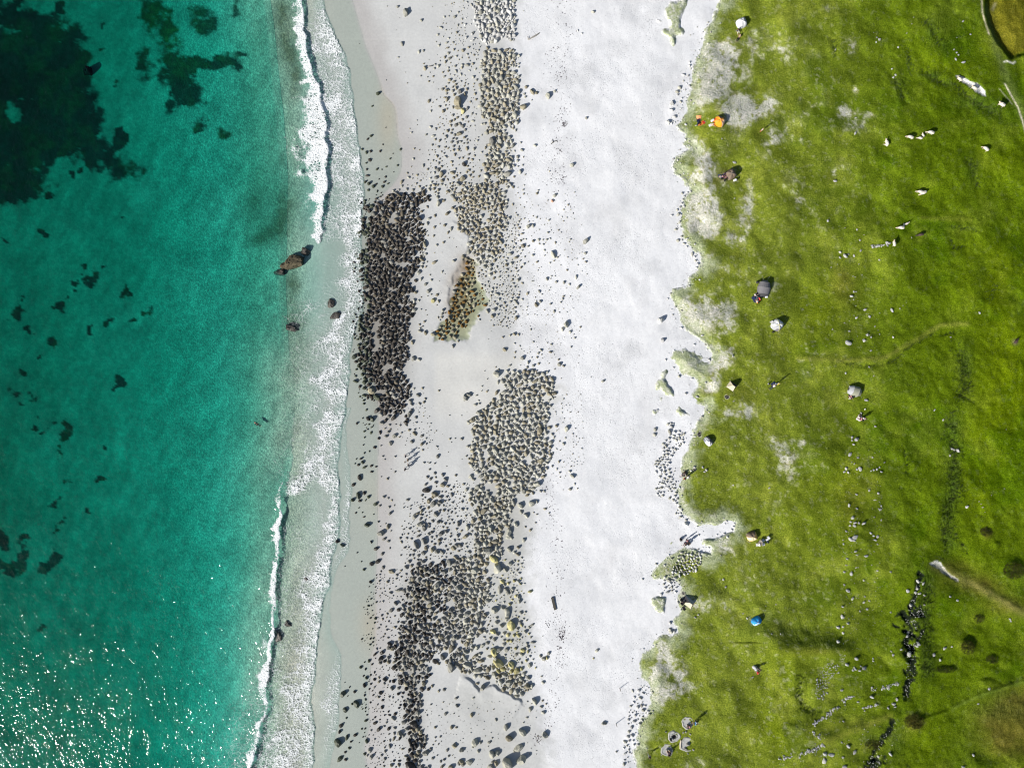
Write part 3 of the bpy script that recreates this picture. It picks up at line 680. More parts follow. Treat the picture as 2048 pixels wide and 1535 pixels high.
# ------------------------------------------------------------------ the sea
def sea_surface(U, V, zs):
    x, y = U * .1, V * .1
    A = curve_at(V, SURF_A) + (fbm(x * 0, y, 2.4, 4, 71) - .5) * 18
    B = curve_at(V, SURF_B) + (fbm(x * 0, y, 2.6, 4, 72) - .5) * 13
    B2 = curve_at(V, FILM_B2) + (vnoise(x * 0, y, 1.1, 73) - .5) * 4
    C = curve_at(V, SURF_C) + (fbm(x * 0, y, 2.2, 4, 74) - .5) * 14
    W = curve_at(V, SWELL); E = curve_at(V, FILM_E)
    z = np.zeros(U.shape)
    def wave(f, amp, back, front=5):
        s = U - f
        return amp * sstep(front, -front * .4, s) * np.exp(np.minimum(s, 0) / back)
    aA = (.42 + .3 * vnoise(x * 0, y, 5.0, 78)) * (1 - sstep(420, 500, V))
    aC = (.28 + .42 * vnoise(x * 0, y, 4.0, 79)) * sstep(760, 980, V)
    z += wave(A, aA, 30, 6.5) + wave(C, aC, 26, 8) + wave(W, .55 * (1 - sstep(640, 780, V)), 60, 8)
    z += (fbm(x * .8 + y * .2, y * .5, 7, 3, 75) - .5) * .35 * (1 - sstep(450, 650, U))
    wet = zs + .025 + wave(B, .17, 26, 2.5) + np.where(V > 815, wave(B2, .10, 20, 2.2), 0)
    z = np.where(U > 560, np.maximum(z, wet + (0 if True else 0)), z)
    lift = sstep(2.0, -1.0, U - E)
    z = np.where(U > E - 6, np.minimum(z, (zs + .02) * lift + (zs - .35) * (1 - lift)), z)
    # ---- foam thickness
    def behind(f, wdt, soft):
        s = f - U                                            # distance seaward of the front
        return sstep(-1.5, 1.0, s) * (1 - sstep(wdt * .55, wdt * soft, s))
    n = fbm(x, y, 2.4, 4, 76, .6)
    m_ = fbm(x * .6, y, 5.5, 3, 77)
    wa = np.interp(V, [-60, 0, 60, 100, 150, 200, 240, 270, 320, 350, 390, 430, 470, 490], [12, 16, 18, 20, 26, 40, 52, 52, 66, 58, 30, 24, 22, 0])
    FA = behind(A, wa * (.2 + 1.6 * n), 1.5) * (V < 490)
    wb = np.interp(V, [-60, 0, 30, 80, 81, 150, 300, 400, 480, 520, 600, 650, 700, 760, 800, 860, 900, 940, 960, 985, 1010, 1040, 1085, 1120, 1155, 1200, 1250, 1300, 1360, 1420, 1480, 1540],
                   [10, 14, 26, 44, 46, 52, 60, 70, 56, 40, 42, 50, 64, 66, 66, 64, 62, 74, 60, 24, 18, 26, 36, 52, 62, 44, 30, 44, 60, 88, 108, 120])
    FB = behind(B, wb * (.25 + 1.0 * n + .55 * m_), 1.7)
    webs = behind(B, wb * 1.6 + 50, 1.3) * np.interp(V, [0, 480, 560, 700, 850, 1535], [.30, .30, .42, .50, .42, .55])
    mid = np.where((U > A - 4) & (U < B), (.45 + 1.1 * m_) * np.interp(V, [-60, 20, 90, 480, 500], [.40, .52, .74, .62, 0]), 0)
    wc = np.interp(V, [960, 984, 1000, 1018, 1030, 1050, 1080, 1108, 1120, 1150, 1190, 1250, 1290, 1320, 1380, 1420, 1450, 1500, 1540], [0, 8, 16, 4, 6, 14, 16, 6, 12, 14, 13, 5, 7, 16, 20, 9, 16, 18, 14])
    FC = behind(C, wc * (.1 + 1.9 * n), 1.3) * (.35 + 1.2 * m_) * (V > 962)
    lower = np.where((U > C) & (U < B), sstep(985, 1060, V), 0) * np.interp(V, [1000, 1150, 1300, 1535], [.40, .48, .52, .60])
    F2 = behind(B2, np.interp(V, [815, 900, 1000, 1060, 1120, 1160, 1300, 1340, 1380, 1440, 1540], [6, 10, 16, 22, 26, 6, 7, 26, 40, 34, 12]) * (.6 + .8 * n), 1.4) * (V > 815) * np.interp(V, [815, 900, 960, 1060, 1180, 1300, 1340, 1400, 1535], [.5, .5, .6, .75, .4, .4, .7, .75, .4])
    tongue = blobs(U, V, [(600, 965, 36, 22, .75), (635, 945, 30, 20, .6), (585, 985, 26, 14, .55), (605, 1060, 30, 30, .38), (575, 500, 20, 30, .3), (612, 420, 22, 30, .38), (620, 390, 14, 20, .4), (628, 610, 50, 14, .5), (600, 640, 40, 20, .34), (590, 620, 40, 50, .2), (560, 1305, 12, 14, .5), (528, 1285, 8, 20, .7), (585, 690, 40, 40, .26), (645, 720, 40, 40, .3), (520, 1330, 8, 14, .6), (600, 105, 8, 20, .3), (602, 160, 8, 20, .35), (690, 500, 30, 30, .3), (690, 420, 40, 60, .25)])
    Fm = np.maximum.reduce([FA * (.80 + .45 * n), FB * (.60 + .36 * n), FC * 1.1, F2, mid, webs, lower, np.clip(tongue * (.5 + n), 0, 1)])
    shore_veil = np.where((U < E) & (U > B + 2), .10 + .12 * sstep(.5, .7, n), 0) * sstep(0, 20, E - U)
    Fm = np.maximum(Fm, shore_veil * np.interp(V, [0, 800, 900, 1535], [.3, .7, 1.25, 1.0]))
    Fm = np.where(U > E - 1, 0, Fm)
    aux = np.stack([np.clip(Fm, 0, 1.6), sstep(560, 640, U), np.zeros(U.shape)], -1)
    return z, aux

us_w = axis([(-2600, -600, 100), (-600, -60, 15), (-60, 480, 5), (480, 830, 1.6)])
vs_w = axis([(-2600, -400, 100), (-400, -60, 17), (-60, 1600, 2), (1600, 1940, 17), (1940, 4140, 100)])
U, V = np.meshgrid(us_w, vs_w)
Vc = np.clip(V, -58, 1598)
zs_w = np.zeros(U.shape)
iu = np.clip(np.searchsorted(us_s, us_w) - 1, 0, len(us_s) - 2); fu = (us_w - us_s[iu]) / (us_s[iu + 1] - us_s[iu])
zs_w = Zs[:, iu] * (1 - fu) + Zs[:, iu + 1] * fu                      # both sheets share the rows of v
Zw, auxw = sea_surface(U, Vc, zs_w)
sea = sheet("sea", us_w, vs_w, Zw, {"Aux": auxw}, mat_sea())
tag(sea, kind='structure')

us_p, vs_p = np.arange(840, 1004, 2.0), np.arange(492, 704, 2.0)
U, V = np.meshgrid(us_p, vs_p)
pool = sheet("tide_pool", us_p, vs_p, shore(U, V) - .09, {}, mat_pool("pool_water", (.93, .96, .90)))
tag(pool, kind='structure')
# ------------------------------------------------------------------ boulders
# each tile: (corner u, corner v, scale of the enlargement, "x,y,diameter ..." read off the enlarged photograph)
TILES = [
(700, 0, 8, "905,195,125 765,112,48 598,102,22 1145,325,58 840,700,80 1110,825,66 1178,812,48 778,918,34 797,990,20 1205,1090,80 1365,1030,45 1420,1055,64 1355,1095,40 1183,1018,30 1135,1215,35 1240,1232,30 1335,1222,40 1268,1300,42 1332,1318,26 1280,1162,30 580,1283,26 918,1330,24 460,1495,74 1523,88,20 1660,77,16 1632,108,14 1680,268,66 1580,262,32 1797,303,42 1795,372,30 1490,375,30 1500,333,14 1730,402,46 1770,450,36 1410,555,52 1538,480,30 1712,518,50 1838,495,22 1750,565,36 1795,572,30 1845,548,28 1682,572,16 1745,628,22 1382,668,32 1442,682,16 1655,675,42 1690,715,36 1612,718,24 1662,795,40 1815,805,64 1580,850,58 1600,935,62 1745,955,30 1920,975,36 1640,905,30 1440,975,32 1690,1055,56 1575,1085,40 1580,1135,50 1700,1140,52 1800,1040,56 1880,1040,68 1790,1085,46 1970,1018,50 1940,1070,30 1915,1130,36 1780,1190,50 1665,1205,36 1720,1222,24 1745,1258,24 1835,1210,28 1600,1275,68 1670,1300,58 1580,1330,46 1700,1350,56 1780,1300,36 1845,1328,32 1888,1350,32 1853,1280,28 1530,1390,40 1485,1425,58 1650,1390,45 1700,1410,50 1645,1450,62 1545,1445,60 1580,1440,40 1410,1428,22 1760,1460,95 1840,1500,62 1550,1500,50 1670,1515,50 1875,35,40 1950,78,45 1975,30,35 1980,115,45 2005,180,34 1872,228,18 1995,335,55 1960,540,62 1985,620,52 1950,650,46 2000,710,24 1990,880,40 1980,1230,64 2030,1280,50 1985,1340,40 745,482,14 790,285,10 155,700,16 887,1157,14 1265,958,12 1395,880,14 1320,108,14 1400,428,14 1600,355,14"),
(700, 192, 8, "1272,75,64 1325,105,24 1445,22,24 1382,60,28 1520,25,46 1560,50,80 1505,100,24 1590,100,22 1440,165,48 1530,150,38 1305,172,18 1295,240,50 1495,240,62 1555,205,40 1650,180,46 1740,75,185 1745,178,110 1815,235,100 1885,195,62 1645,305,58 1725,340,52 1870,335,62 1780,305,36 1800,375,50 1615,400,62 1670,380,46 1615,470,50 1438,340,34 1485,365,28 1440,425,24 1480,445,34 1410,455,26 1705,460,74 1760,440,62 1810,480,80 1845,540,52 1295,495,52 1565,555,64 1640,540,40 1760,595,95 1625,590,52 1680,620,56 1540,650,52 1490,605,30 1225,615,52 985,585,44 960,520,28 1075,390,28 1078,460,22 1340,635,60 1370,695,46 1650,680,50 1635,735,62 1715,745,62 1700,685,46 1770,725,50 1825,755,45 1835,660,56 1875,700,40 1880,750,46 1515,695,34 1320,780,50 1420,810,50 1530,815,50 1575,830,42 1660,800,50 1735,860,62 1655,865,45 1770,880,36 1875,835,64 1990,845,62 1745,812,40 1030,840,40 1115,860,32 815,850,52 1315,860,30 1255,870,24 1465,888,32 1505,915,40 1680,935,50 1905,930,52 1395,960,52 1535,970,52 1020,1005,58 1805,985,46 1740,995,42 1960,1015,50 1330,1030,38 1420,1075,52 1630,1050,56 1640,1110,40 1835,1085,88 1885,1120,46 645,1000,40 770,1105,46 700,1215,24 690,920,22 575,505,26 290,685,50 345,635,60 530,775,36 200,850,50 270,900,60 335,885,56 490,880,50 325,1020,74 265,1070,40 275,1170,46 440,1165,52 585,1130,42 512,1175,30 285,1272,56 470,1325,36 570,1290,46 555,1370,52 615,1400,40 250,1370,64 310,1395,74 380,1440,74 525,1445,62 300,1500,52 425,1405,40 440,1520,40 360,160,40 985,1130,30 920,1230,40 940,1300,46 1000,1255,24 1000,1320,30 830,1370,68 835,1440,50 1130,1350,40 920,1425,30 985,1435,36 1065,1400,40 915,1490,52 1015,1500,52 790,1500,40 700,1510,62 1250,1170,46 1285,1225,30 1230,1260,20 1365,1150,52 1415,1175,74 1470,1125,52 1475,1240,108 1650,1220,86 1690,1165,46 1385,1300,80 1480,1350,68 1525,1290,42 1815,1310,118 1710,1275,50 1665,1305,52 1565,1335,40 1570,1240,32 1905,1185,50 1870,1215,46 1760,1235,36 1920,1270,56 1970,1295,40 1840,1390,56 1735,1410,84 1305,1375,50 1385,1370,30 1350,1420,62 1405,1420,50 1345,1480,62 1420,1500,62 1280,1440,50 1270,1495,50 1195,1500,50 1115,1445,46 1150,1490,62 1215,1440,40 1470,1410,46 1520,1425,40 1600,1400,40 1650,1390,50 1735,1340,40 1690,1480,50 1625,1500,50 1550,1465,24 1635,1440,50 1940,1400,40 2030,1480,95"),
(940, 0, 8, "1975,190,60 860,175,24 715,100,44 660,30,56 905,1390,66 875,1505,50 1005,1470,90 1070,1480,70 1360,1460,60 1260,1530,110 1795,535,40 1730,490,40 730,1265,70 735,1060,40 770,930,24 660,640,60 635,780,36 410,150,90 290,50,60 285,220,60 455,170,90 510,130,50 500,60,40 430,640,110 360,660,80 280,770,56 270,700,40 460,470,80 470,1050,95 240,1020,80 190,1060,70 200,1225,60 445,1330,110 585,960,60 680,1000,60 590,550,60 660,520,40 130,290,40 150,470,50 50,640,60 110,620,36 55,525,50 380,400,60 540,390,60 620,340,50"),
(940, 192, 8, "870,170,130 730,290,130 760,130,50 1865,350,56 1045,790,60 835,860,62 815,745,44 735,545,52 695,515,52 1640,1100,84 1330,740,34 855,975,30 765,970,60 765,1035,56 810,1205,80 845,1105,40 770,1125,36 620,1230,140 590,1360,70 710,1290,44 885,1255,30 670,1050,70 700,1110,60 370,720,140 325,770,80 480,590,90 645,660,80 550,555,60 870,1425,36 600,1460,60 695,1455,52 1095,1510,40 1275,1200,36 850,1500,40 765,1465,24 500,500,70 430,510,70 430,460,50 700,1390,24 650,880,36 715,880,40 575,890,50 990,65,36 890,15,56 75,840,56 120,715,44 190,625,36 185,900,40 135,660,30 240,440,60 410,880,60 320,870,56 420,1190,60 455,1300,44 490,1340,52 330,1390,60 120,1460,90"),
(700, 384, 4.957, "785,260,40 845,232,36 770,310,38 720,320,32 695,258,62 840,348,36 890,315,20 942,327,38 1005,362,42 975,400,34 775,430,22 832,432,32 862,525,36 928,497,32 840,695,48 740,570,32 720,605,24 735,640,24 765,690,22 840,600,20 912,598,12 1055,545,14 985,452,18 1030,680,38 915,788,28 810,870,30 795,820,22 752,740,28 755,910,40 708,862,38 660,875,42 722,712,38 640,685,52 640,600,54 670,500,54 720,440,34 740,378,36 705,360,32 620,370,42 715,740,32 690,790,56 790,80,32 885,105,64 770,145,28 630,210,40 715,190,38 660,175,30 888,882,14 942,812,12 1120,380,48 1025,460,14 560,330,56 600,275,50 515,270,52 540,365,60 500,330,48 155,410,60 190,725,52 245,690,40 150,85,40 165,800,40 210,920,44 180,890,48 245,530,52 500,680,56 545,770,60 380,650,40 620,450,44 520,500,52 240,815,52 470,170,46 1130,60,50 1190,100,40 1020,155,40 970,210,50"),
(940, 384, 4.957, "425,120,26 455,205,22 845,30,48 820,85,36 665,10,34 535,18,24 475,8,18 592,70,12 560,100,16 540,150,16 598,160,14 460,160,14 628,235,20 662,248,28 540,262,22 390,258,38 485,295,28 580,335,52 628,330,38 582,292,20 785,278,26 795,312,12 775,400,30 630,480,38 685,470,36 555,465,22 610,435,12 725,472,24 765,468,30 797,460,22 690,512,22 728,518,22 750,500,18 848,500,26 530,530,48 580,535,28 490,552,28 505,480,28 450,512,28 740,575,24 765,600,14 740,628,22 625,625,30 585,600,16 400,610,50 460,645,48 545,640,24 415,705,42 365,720,42 535,712,34 508,745,34 578,690,22 668,690,30 795,700,26 705,742,12 625,718,14 470,785,32 405,785,24 370,765,30 575,790,18 425,830,22 480,870,48 430,905,30 445,940,28 520,900,28 765,860,36 810,830,22 800,858,18 858,885,34 935,893,34 988,912,28 1080,938,48 1055,840,38 965,770,28 1112,782,16 1070,720,18 830,612,66 868,645,28 890,628,16 835,680,20 940,572,18 1015,568,14 1010,602,14 1060,660,18 1125,660,22 1150,690,26 1145,605,38 1110,597,14 1155,482,66 1000,467,26 985,492,18 1018,500,12 905,398,18 880,375,22 930,172,22 960,252,20 930,285,22 975,125,24 630,880,22 615,882,18 675,775,16 632,835,16 320,440,30 380,445,26 350,530,34 425,555,28 295,550,26 330,595,26 290,645,28 330,645,24 270,740,30 205,815,48 240,850,36 290,840,32 245,795,36 155,835,24 295,790,24 95,430,66 195,445,38 215,650,42 180,585,52 160,500,36 75,620,44 100,700,44 310,170,44 300,220,44"),
(940, 576, 4.957, "185,45,22 215,40,34 255,32,20 275,58,46 310,32,18 365,68,24 430,65,24 210,75,24 130,105,34 290,110,34 80,125,28 85,160,28 120,155,22 155,165,44 265,160,32 295,180,34 240,210,48 175,225,42 415,100,30 402,135,36 470,100,38 450,125,34 470,150,36 520,110,26 450,190,28 425,205,20 350,222,30 375,235,14 405,240,24 450,237,26 225,275,48 275,262,32 85,275,30 98,312,30 462,290,50 375,300,24 205,320,20 572,50,38 690,30,34 715,60,20 785,22,20 930,78,24 920,105,24 902,138,24 700,130,42 662,160,48 658,125,18 800,155,30 568,185,20 563,215,16 572,262,18 665,268,14 772,262,16 838,228,36 888,240,18 962,236,14 960,355,72 920,405,42 1097,385,26 995,432,36 1030,458,20 1040,492,28 1005,495,14 880,500,14 322,380,18 362,378,22 325,485,26 400,465,32 442,455,36 482,460,26 518,458,12 445,545,26 345,605,52 497,572,22 510,605,14 535,625,14 450,632,24 442,685,24 595,632,18 630,530,26 605,408,24 598,378,14 525,690,54 578,735,32 570,782,32 632,765,40 685,745,32 612,687,20 668,685,24 680,642,28 708,612,32 712,657,18 800,632,34 808,555,28 768,540,22 782,600,14 828,630,14 1003,582,22 880,705,26 890,750,48 930,768,32 770,830,40 842,800,22 1082,667,14 270,845,82 395,765,34 285,805,24 258,780,18 430,865,46 390,850,24 385,942,54 410,915,34 172,900,22 145,820,14 500,765,16 905,893,18 1200,880,16 210,425,10 183,505,12"),
(700, 576, 4.957, "785,25,54 655,40,42 770,78,18 805,62,22 830,120,58 865,65,42 880,130,30 708,88,20 685,122,26 862,168,20 705,210,20 750,218,16 765,265,16 740,330,32 690,358,28 720,378,20 697,395,24 698,425,40 752,440,48 830,455,52 1025,572,42 582,440,28 580,505,60 622,535,48 635,695,60 690,705,42 530,405,60 570,390,36 540,600,52 490,590,52 515,510,56 530,730,56 600,220,44 600,175,40 640,120,44 625,15,56 110,280,52 130,340,44 50,670,64 65,725,40 110,700,40 130,850,48 60,920,48 65,805,30 80,505,32 205,905,44 295,840,50 270,915,50 255,785,50 400,730,60 350,700,50 180,500,44"),
(660, 768, 4.957, "300,20,42 345,35,48 420,55,95 520,30,62 470,120,86 345,110,42 270,385,32 380,335,54 425,345,64 390,395,24 470,260,64 545,150,46 500,155,52 600,265,42 590,315,46 640,325,64 560,350,46 520,382,54 592,402,30 685,265,38 732,265,36 745,210,42 800,165,48 810,195,40 795,290,66 812,252,36 755,315,36 770,345,42 755,375,54 795,358,20 855,327,38 760,405,28 697,405,26 788,450,36 840,447,28 710,480,26 845,487,48 915,508,42 955,535,24 880,105,46 935,175,36 890,190,36 948,142,26 918,38,30 1082,62,26 835,42,30 770,90,48 600,445,24 580,470,42 560,512,42 650,508,60 545,438,24 500,475,34 485,535,36 605,580,54 690,522,24 815,565,42 915,590,48 957,590,24 445,622,36 505,608,24 345,465,30 410,478,34 345,525,24 333,600,22 342,680,24 393,663,22 525,712,26 545,742,22 647,715,24 310,735,34 325,772,38 285,795,34 262,738,20 348,820,42 250,785,20 415,805,34 460,815,24 418,865,30 605,840,14 648,865,28 572,935,30 510,915,22 298,920,58 1070,712,46 1062,615,26 1075,640,12 1190,540,30 1242,535,20 1205,573,16 935,775,26 988,778,26 1040,782,24 970,770,16 990,840,30 1040,880,38 1120,895,40 970,918,34 1000,935,38 1050,920,26 1150,940,50 1157,812,14 1175,670,16 1055,460,18 1185,307,18 1250,900,30 715,90,46 700,150,56 660,175,56 560,30,60"),
(660, 960, 4.957, "235,40,48 290,148,64 230,190,50 345,122,42 300,200,38 385,160,42 355,195,24 458,230,54 495,250,30 535,162,38 577,175,28 615,195,28 590,262,30 640,247,20 600,325,46 340,360,26 258,320,26 288,272,20 323,316,22 435,335,22 375,440,60 483,408,24 500,455,16 553,428,20 580,455,50 605,500,24 510,520,82 540,578,42 583,600,38 715,538,22 740,402,20 830,400,16 775,190,36 803,250,26 412,608,28 465,672,54 523,725,42 595,670,24 480,800,60 420,822,54 530,860,42 508,900,24 340,880,36 313,802,20 272,715,20 150,850,16 130,640,54 75,600,42 615,900,60 662,885,18 705,890,28 665,935,38 705,740,26 780,662,26 835,695,38 790,742,26 825,735,30 880,745,38 835,770,26 875,787,28 790,800,46 760,858,48 808,845,38 815,895,42 745,820,20 860,630,76 880,547,38 835,522,20 950,40,42 965,90,84 1045,130,76 985,200,54 1030,228,70 1100,160,48 1118,40,64 1052,20,38 1170,55,36 1095,215,48 1075,240,36 1020,165,36 1160,160,32 1210,140,42 1148,112,26 1200,92,26 895,268,34 978,270,36 912,302,46 845,350,64 910,340,34 985,315,24 870,325,42 1055,330,64 1090,298,36 1132,295,38 895,430,64 900,380,38 940,465,64 1080,410,54 1105,410,34 1018,398,38 945,430,34 985,430,34 985,460,34 1105,520,64 1158,505,46 1012,510,42 980,530,42 1028,478,28 1055,555,32 1090,590,54 945,595,76 1010,562,34 1240,280,30 1185,250,22 1210,390,24 1120,462,24 1200,525,24 1085,630,42 1040,630,34 955,665,54 1020,685,64 1065,700,62 1115,705,54 930,715,54 1230,665,60 1190,815,76 1195,880,54 1135,900,64 1240,905,54 1000,830,60 1060,850,60"),
(660, 1152, 4.957, "408,50,42 390,100,16 575,50,38 545,147,18 590,122,22 605,160,34 660,20,28 755,40,30 690,130,54 730,135,42 745,155,26 652,100,20 628,190,22 655,260,52 610,333,54 685,325,48 715,375,54 455,412,38 445,457,26 480,510,32 562,405,22 597,405,16 567,527,28 645,500,36 580,605,28 725,455,42 740,510,64 765,405,48 690,565,38 700,607,54 715,660,54 655,652,42 600,665,54 590,700,54 625,710,54 700,720,82 520,750,54 510,805,64 450,767,42 545,835,42 585,845,48 500,855,38 390,830,38 310,895,42 580,805,42 505,607,16 722,230,24 785,330,54 795,270,42 1190,190,70 1145,245,48 1120,110,54 1070,75,84 1075,245,42 1100,325,48 1055,360,52 1000,275,64 1130,290,34 1145,370,52 1230,375,58 1205,325,62 1180,400,56 1075,445,54 1105,590,64 1145,555,56 1170,610,70 1240,600,70 1210,710,84 1120,790,64 1100,720,46 1150,705,48 1050,835,64 1080,860,38 1025,755,42 1160,840,46 1205,890,96 950,890,42 1055,745,24 940,515,60 900,390,50 970,150,50 925,130,52 910,250,48"),
(910, 960, 4.957, "115,90,42 90,160,28 48,180,22 75,285,38 170,237,42 40,425,54 30,545,42 105,555,58 130,460,62 1145,85,42 1187,35,24 1215,80,20 1072,92,14 820,30,78 850,105,28 885,105,28 720,145,38 780,75,54 765,225,74 815,207,36 655,245,64 660,310,46 710,340,54 690,105,62 780,318,22 815,335,24 610,430,54 750,490,36 685,585,48 545,510,86 540,555,58 545,680,58 630,660,42 625,730,46 590,710,42 665,765,30 550,820,58 500,880,62 430,860,116 415,660,64 395,770,96 340,690,110 240,635,74 205,880,90 190,930,62 300,290,84 375,195,66 160,130,64 245,130,54 560,100,60 670,70,52 700,460,24 800,420,24 897,280,34 935,322,26 230,60,60 360,470,74 280,420,56 410,250,56 500,260,52 395,350,64 510,310,52 55,640,52 20,640,50 155,770,60 50,790,50 30,860,44 160,830,52 100,890,50 150,890,50 480,170,44 565,570,40"),
(910, 768, 4.957, "145,100,58 110,130,74 217,108,28 238,160,22 205,200,42 245,190,26 320,70,30 265,65,20 415,78,48 270,18,24 240,275,58 185,345,74 210,335,42 140,375,54 68,308,18 68,540,34 130,612,36 5,540,20 115,710,26 70,740,14 165,910,62 190,940,38 990,85,58 910,250,48 925,290,42 938,158,36 970,135,30 1008,410,38 940,425,48 910,480,48 965,495,36 985,525,28 1112,440,62 848,455,82 1168,905,52 1140,860,32 880,910,48 860,750,82 910,830,42 965,810,28 940,655,30 970,680,28 905,685,36 1032,765,30 1078,587,32 1097,530,24 1145,275,22 1255,205,16 1127,185,10 1003,298,12 1085,337,14 1140,340,12 1170,490,18 1205,517,18 1195,437,18 490,590,70 405,655,76 465,530,66 400,470,58 340,650,54 260,905,60 320,920,56 820,190,52 540,80,52 500,125,48 680,415,60 530,325,54 415,370,52 470,385,52 820,575,52 1040,875,28 1045,918,18 1010,840,26"),
(910, 1152, 4.957, "40,110,82 285,75,54 340,70,38 380,80,32 475,48,50 450,18,30 590,40,42 632,45,44 655,18,26 650,72,30 530,65,42 490,80,30 450,120,76 510,125,58 575,120,42 565,145,42 528,160,54 605,190,36 635,205,54 550,205,22 645,240,56 690,258,22 690,70,20 750,145,46 545,272,36 400,325,86 480,305,58 430,280,24 530,350,86 655,355,44 700,350,28 630,400,24 520,415,60 565,470,116 465,485,50 415,455,52 350,440,26 330,405,22 415,408,38 650,450,48 660,480,36 625,515,38 768,475,38 740,500,36 700,545,46 735,565,30 755,600,30 620,550,26 590,580,42 635,580,46 665,605,22 530,580,48 488,560,42 460,598,24 518,522,22 385,540,60 420,570,42 352,607,38 395,620,48 310,548,38 560,635,42 525,635,38 490,630,38 485,670,52 325,655,46 280,680,54 320,715,30 362,718,28 180,695,46 220,700,54 605,710,42 680,725,64 725,740,38 725,695,42 715,665,36 400,745,108 440,720,64 515,725,54 440,840,112 570,870,96 620,925,76 400,800,54 345,790,42 660,760,54 610,770,42 710,830,38 745,875,58 800,903,26 775,820,26 775,650,42 790,695,20 790,750,16 850,785,42 885,810,54 935,755,46 915,800,36 870,590,16 240,920,86 250,765,42 135,870,86 105,810,54 120,370,76 60,395,70 235,370,70 110,440,70 30,600,64 50,290,64 160,580,66 120,665,70 45,770,62 40,720,56 85,545,60 60,240,56 215,140,70 90,605,50"),
(660, 1343, 4.957, "365,52,38 345,125,50 135,210,76 270,310,76 223,312,30 155,370,60 167,452,28 115,525,58 100,585,42 172,640,52 255,618,46 85,690,88 195,748,36 160,860,38 155,790,30 105,855,70 213,685,28 248,190,34 197,148,22 178,235,20 148,102,14 320,318,20 353,388,18 362,475,38 290,697,16 335,38,26 445,70,38 490,92,36 552,65,54 595,90,26 540,112,30 510,200,56 430,225,24 485,245,28 525,275,30 475,320,20 520,345,42 530,390,18 450,500,44 490,560,54 445,662,26 370,680,46 400,770,60 345,805,38 415,835,56 370,825,30 550,780,36 515,818,34 548,855,38 612,920,48 640,875,30 692,875,30 685,915,38 587,555,46 645,550,36 587,612,26 640,605,36 635,655,40 597,730,42 650,410,46 635,455,52 650,297,22 590,242,26 682,212,38 725,205,30 685,155,42 620,155,50 635,85,46 700,325,26 745,325,46 800,335,64 800,285,64 830,290,42 745,435,54 785,440,42 820,400,54 880,400,64 845,500,98 740,490,60 700,605,70 730,625,42 695,650,42 1015,135,34 935,105,58 915,165,54 980,165,42 1135,170,42 1080,185,34 1250,255,38 1125,295,22 1003,318,24 965,425,24 1150,412,46 1230,408,20 1045,542,34 1210,540,50 1255,545,30 1045,645,24 1095,637,26 1047,682,20 1077,712,22 1022,718,20 1240,722,64 1165,768,36 1020,848,38 1065,822,20 1135,862,34 1100,882,30 1180,828,30 985,937,38 1115,932,48 1205,945,76 955,790,70 1000,755,38 930,740,34 895,830,42 910,670,54 905,590,54 820,920,120 790,600,46 770,555,54 700,40,54 760,160,54 840,130,46 870,330,50"),
(910, 1343, 4.957, "225,110,38 280,150,66 395,25,66 545,100,92 795,280,70 748,365,50 858,340,36 880,395,48 905,312,24 870,282,28 715,447,30 680,498,22 410,470,34 385,367,18 170,418,54 182,255,30 25,330,38 15,255,40 15,545,30 510,540,66 675,585,82 735,582,20 548,645,82 635,740,98 585,782,24 205,690,86 255,695,38 178,742,26 235,780,42 70,765,56 15,725,54 375,800,86 425,795,76 345,690,42 330,735,20 665,850,102 540,890,140 150,885,70 70,880,60 45,900,50 85,910,50 360,935,86 375,885,42 412,895,54 900,610,76 370,650,20 475,885,20 730,50,54 720,130,76 765,130,54 690,150,42 660,60,54 880,100,42 860,40,24 720,290,20 760,312,16 650,110,60 600,40,50"),
]
# boulders of the beach head and of the swash, traced one by one: u, v, diameter in pixels
MORE = "1367,150,8 1359,176,10 1354,184,8 1344,207,12 1342,221,10 1349,234,9 1336,246,11 1343,247,6 1376,152,6 1367,162,5 1379,172,6 1370,180,5 1379,125,6 1379,132,6 1361,204,6 1355,190,5 1368,413,7 1360,414,5 1354,420,6 1356,429,8 1361,429,5 1359,444,7 1351,459,7 1363,473,6 1356,481,8 1364,480,5 1368,487,5 1371,487,4 1384,508,8 1389,514,6 1391,521,6 1395,528,8 1393,535,5 1320,641,16 1325,681,11 1206,762,8 1310,859,9 1309,869,10 1343,853,10 1339,863,10 1349,864,8 1372,1048,11 1194,1300,9 1208,1445,11 1187,1316,5 1233,1502,5 1340,1258,9 1340,1245,8 1342,1262,10 1348,1262,9 1337,1159,10 1340,1165,8 1330,1175,7 1322,1188,9 1335,1183,8 1345,1160,7 1350,1155,9 1264,1470,9 1269,1441,8 1263,1454,9 1256,1472,9 1250,1482,8 1250,1506,7 1248,1527,8 1258,1480,6 1287,1419,8 1277,1380,9 1281,1395,8 1275,1413,9 1283,1410,7 1270,1430,8 1290,1410,6 1258,1462,7"

PALETTE = {                     # albedo of each kind of stone
    'pale': (.35, .345, .305), 'tan': (.27, .245, .185), 'grey': (.24, .235, .215), 'dark': (.062, .055, .048), 'brown': (.15, .085, .025), 'yellow': (.42, .385, .20),
    'white': (.47, .47, .47), 'wet': (.075, .085, .06), 'pink': (.45, .27, .20), 'field': (.36, .36, .35), 'brownish': (.13, .112, .085), 'surf': (.085, .072, .05), 'black': (.014, .013, .012)}
ROCK_MATS = {}
def rock_mat(k):
    if k not in ROCK_MATS:
        ROCK_MATS[k] = mat_rock("stone_" + k, PALETTE[k], .28, rough=.45 if k in ('dark', 'wet', 'brown') else .88, spec=.4 if k in ('dark', 'wet', 'brown') else .15)
    return ROCK_MATS[k]

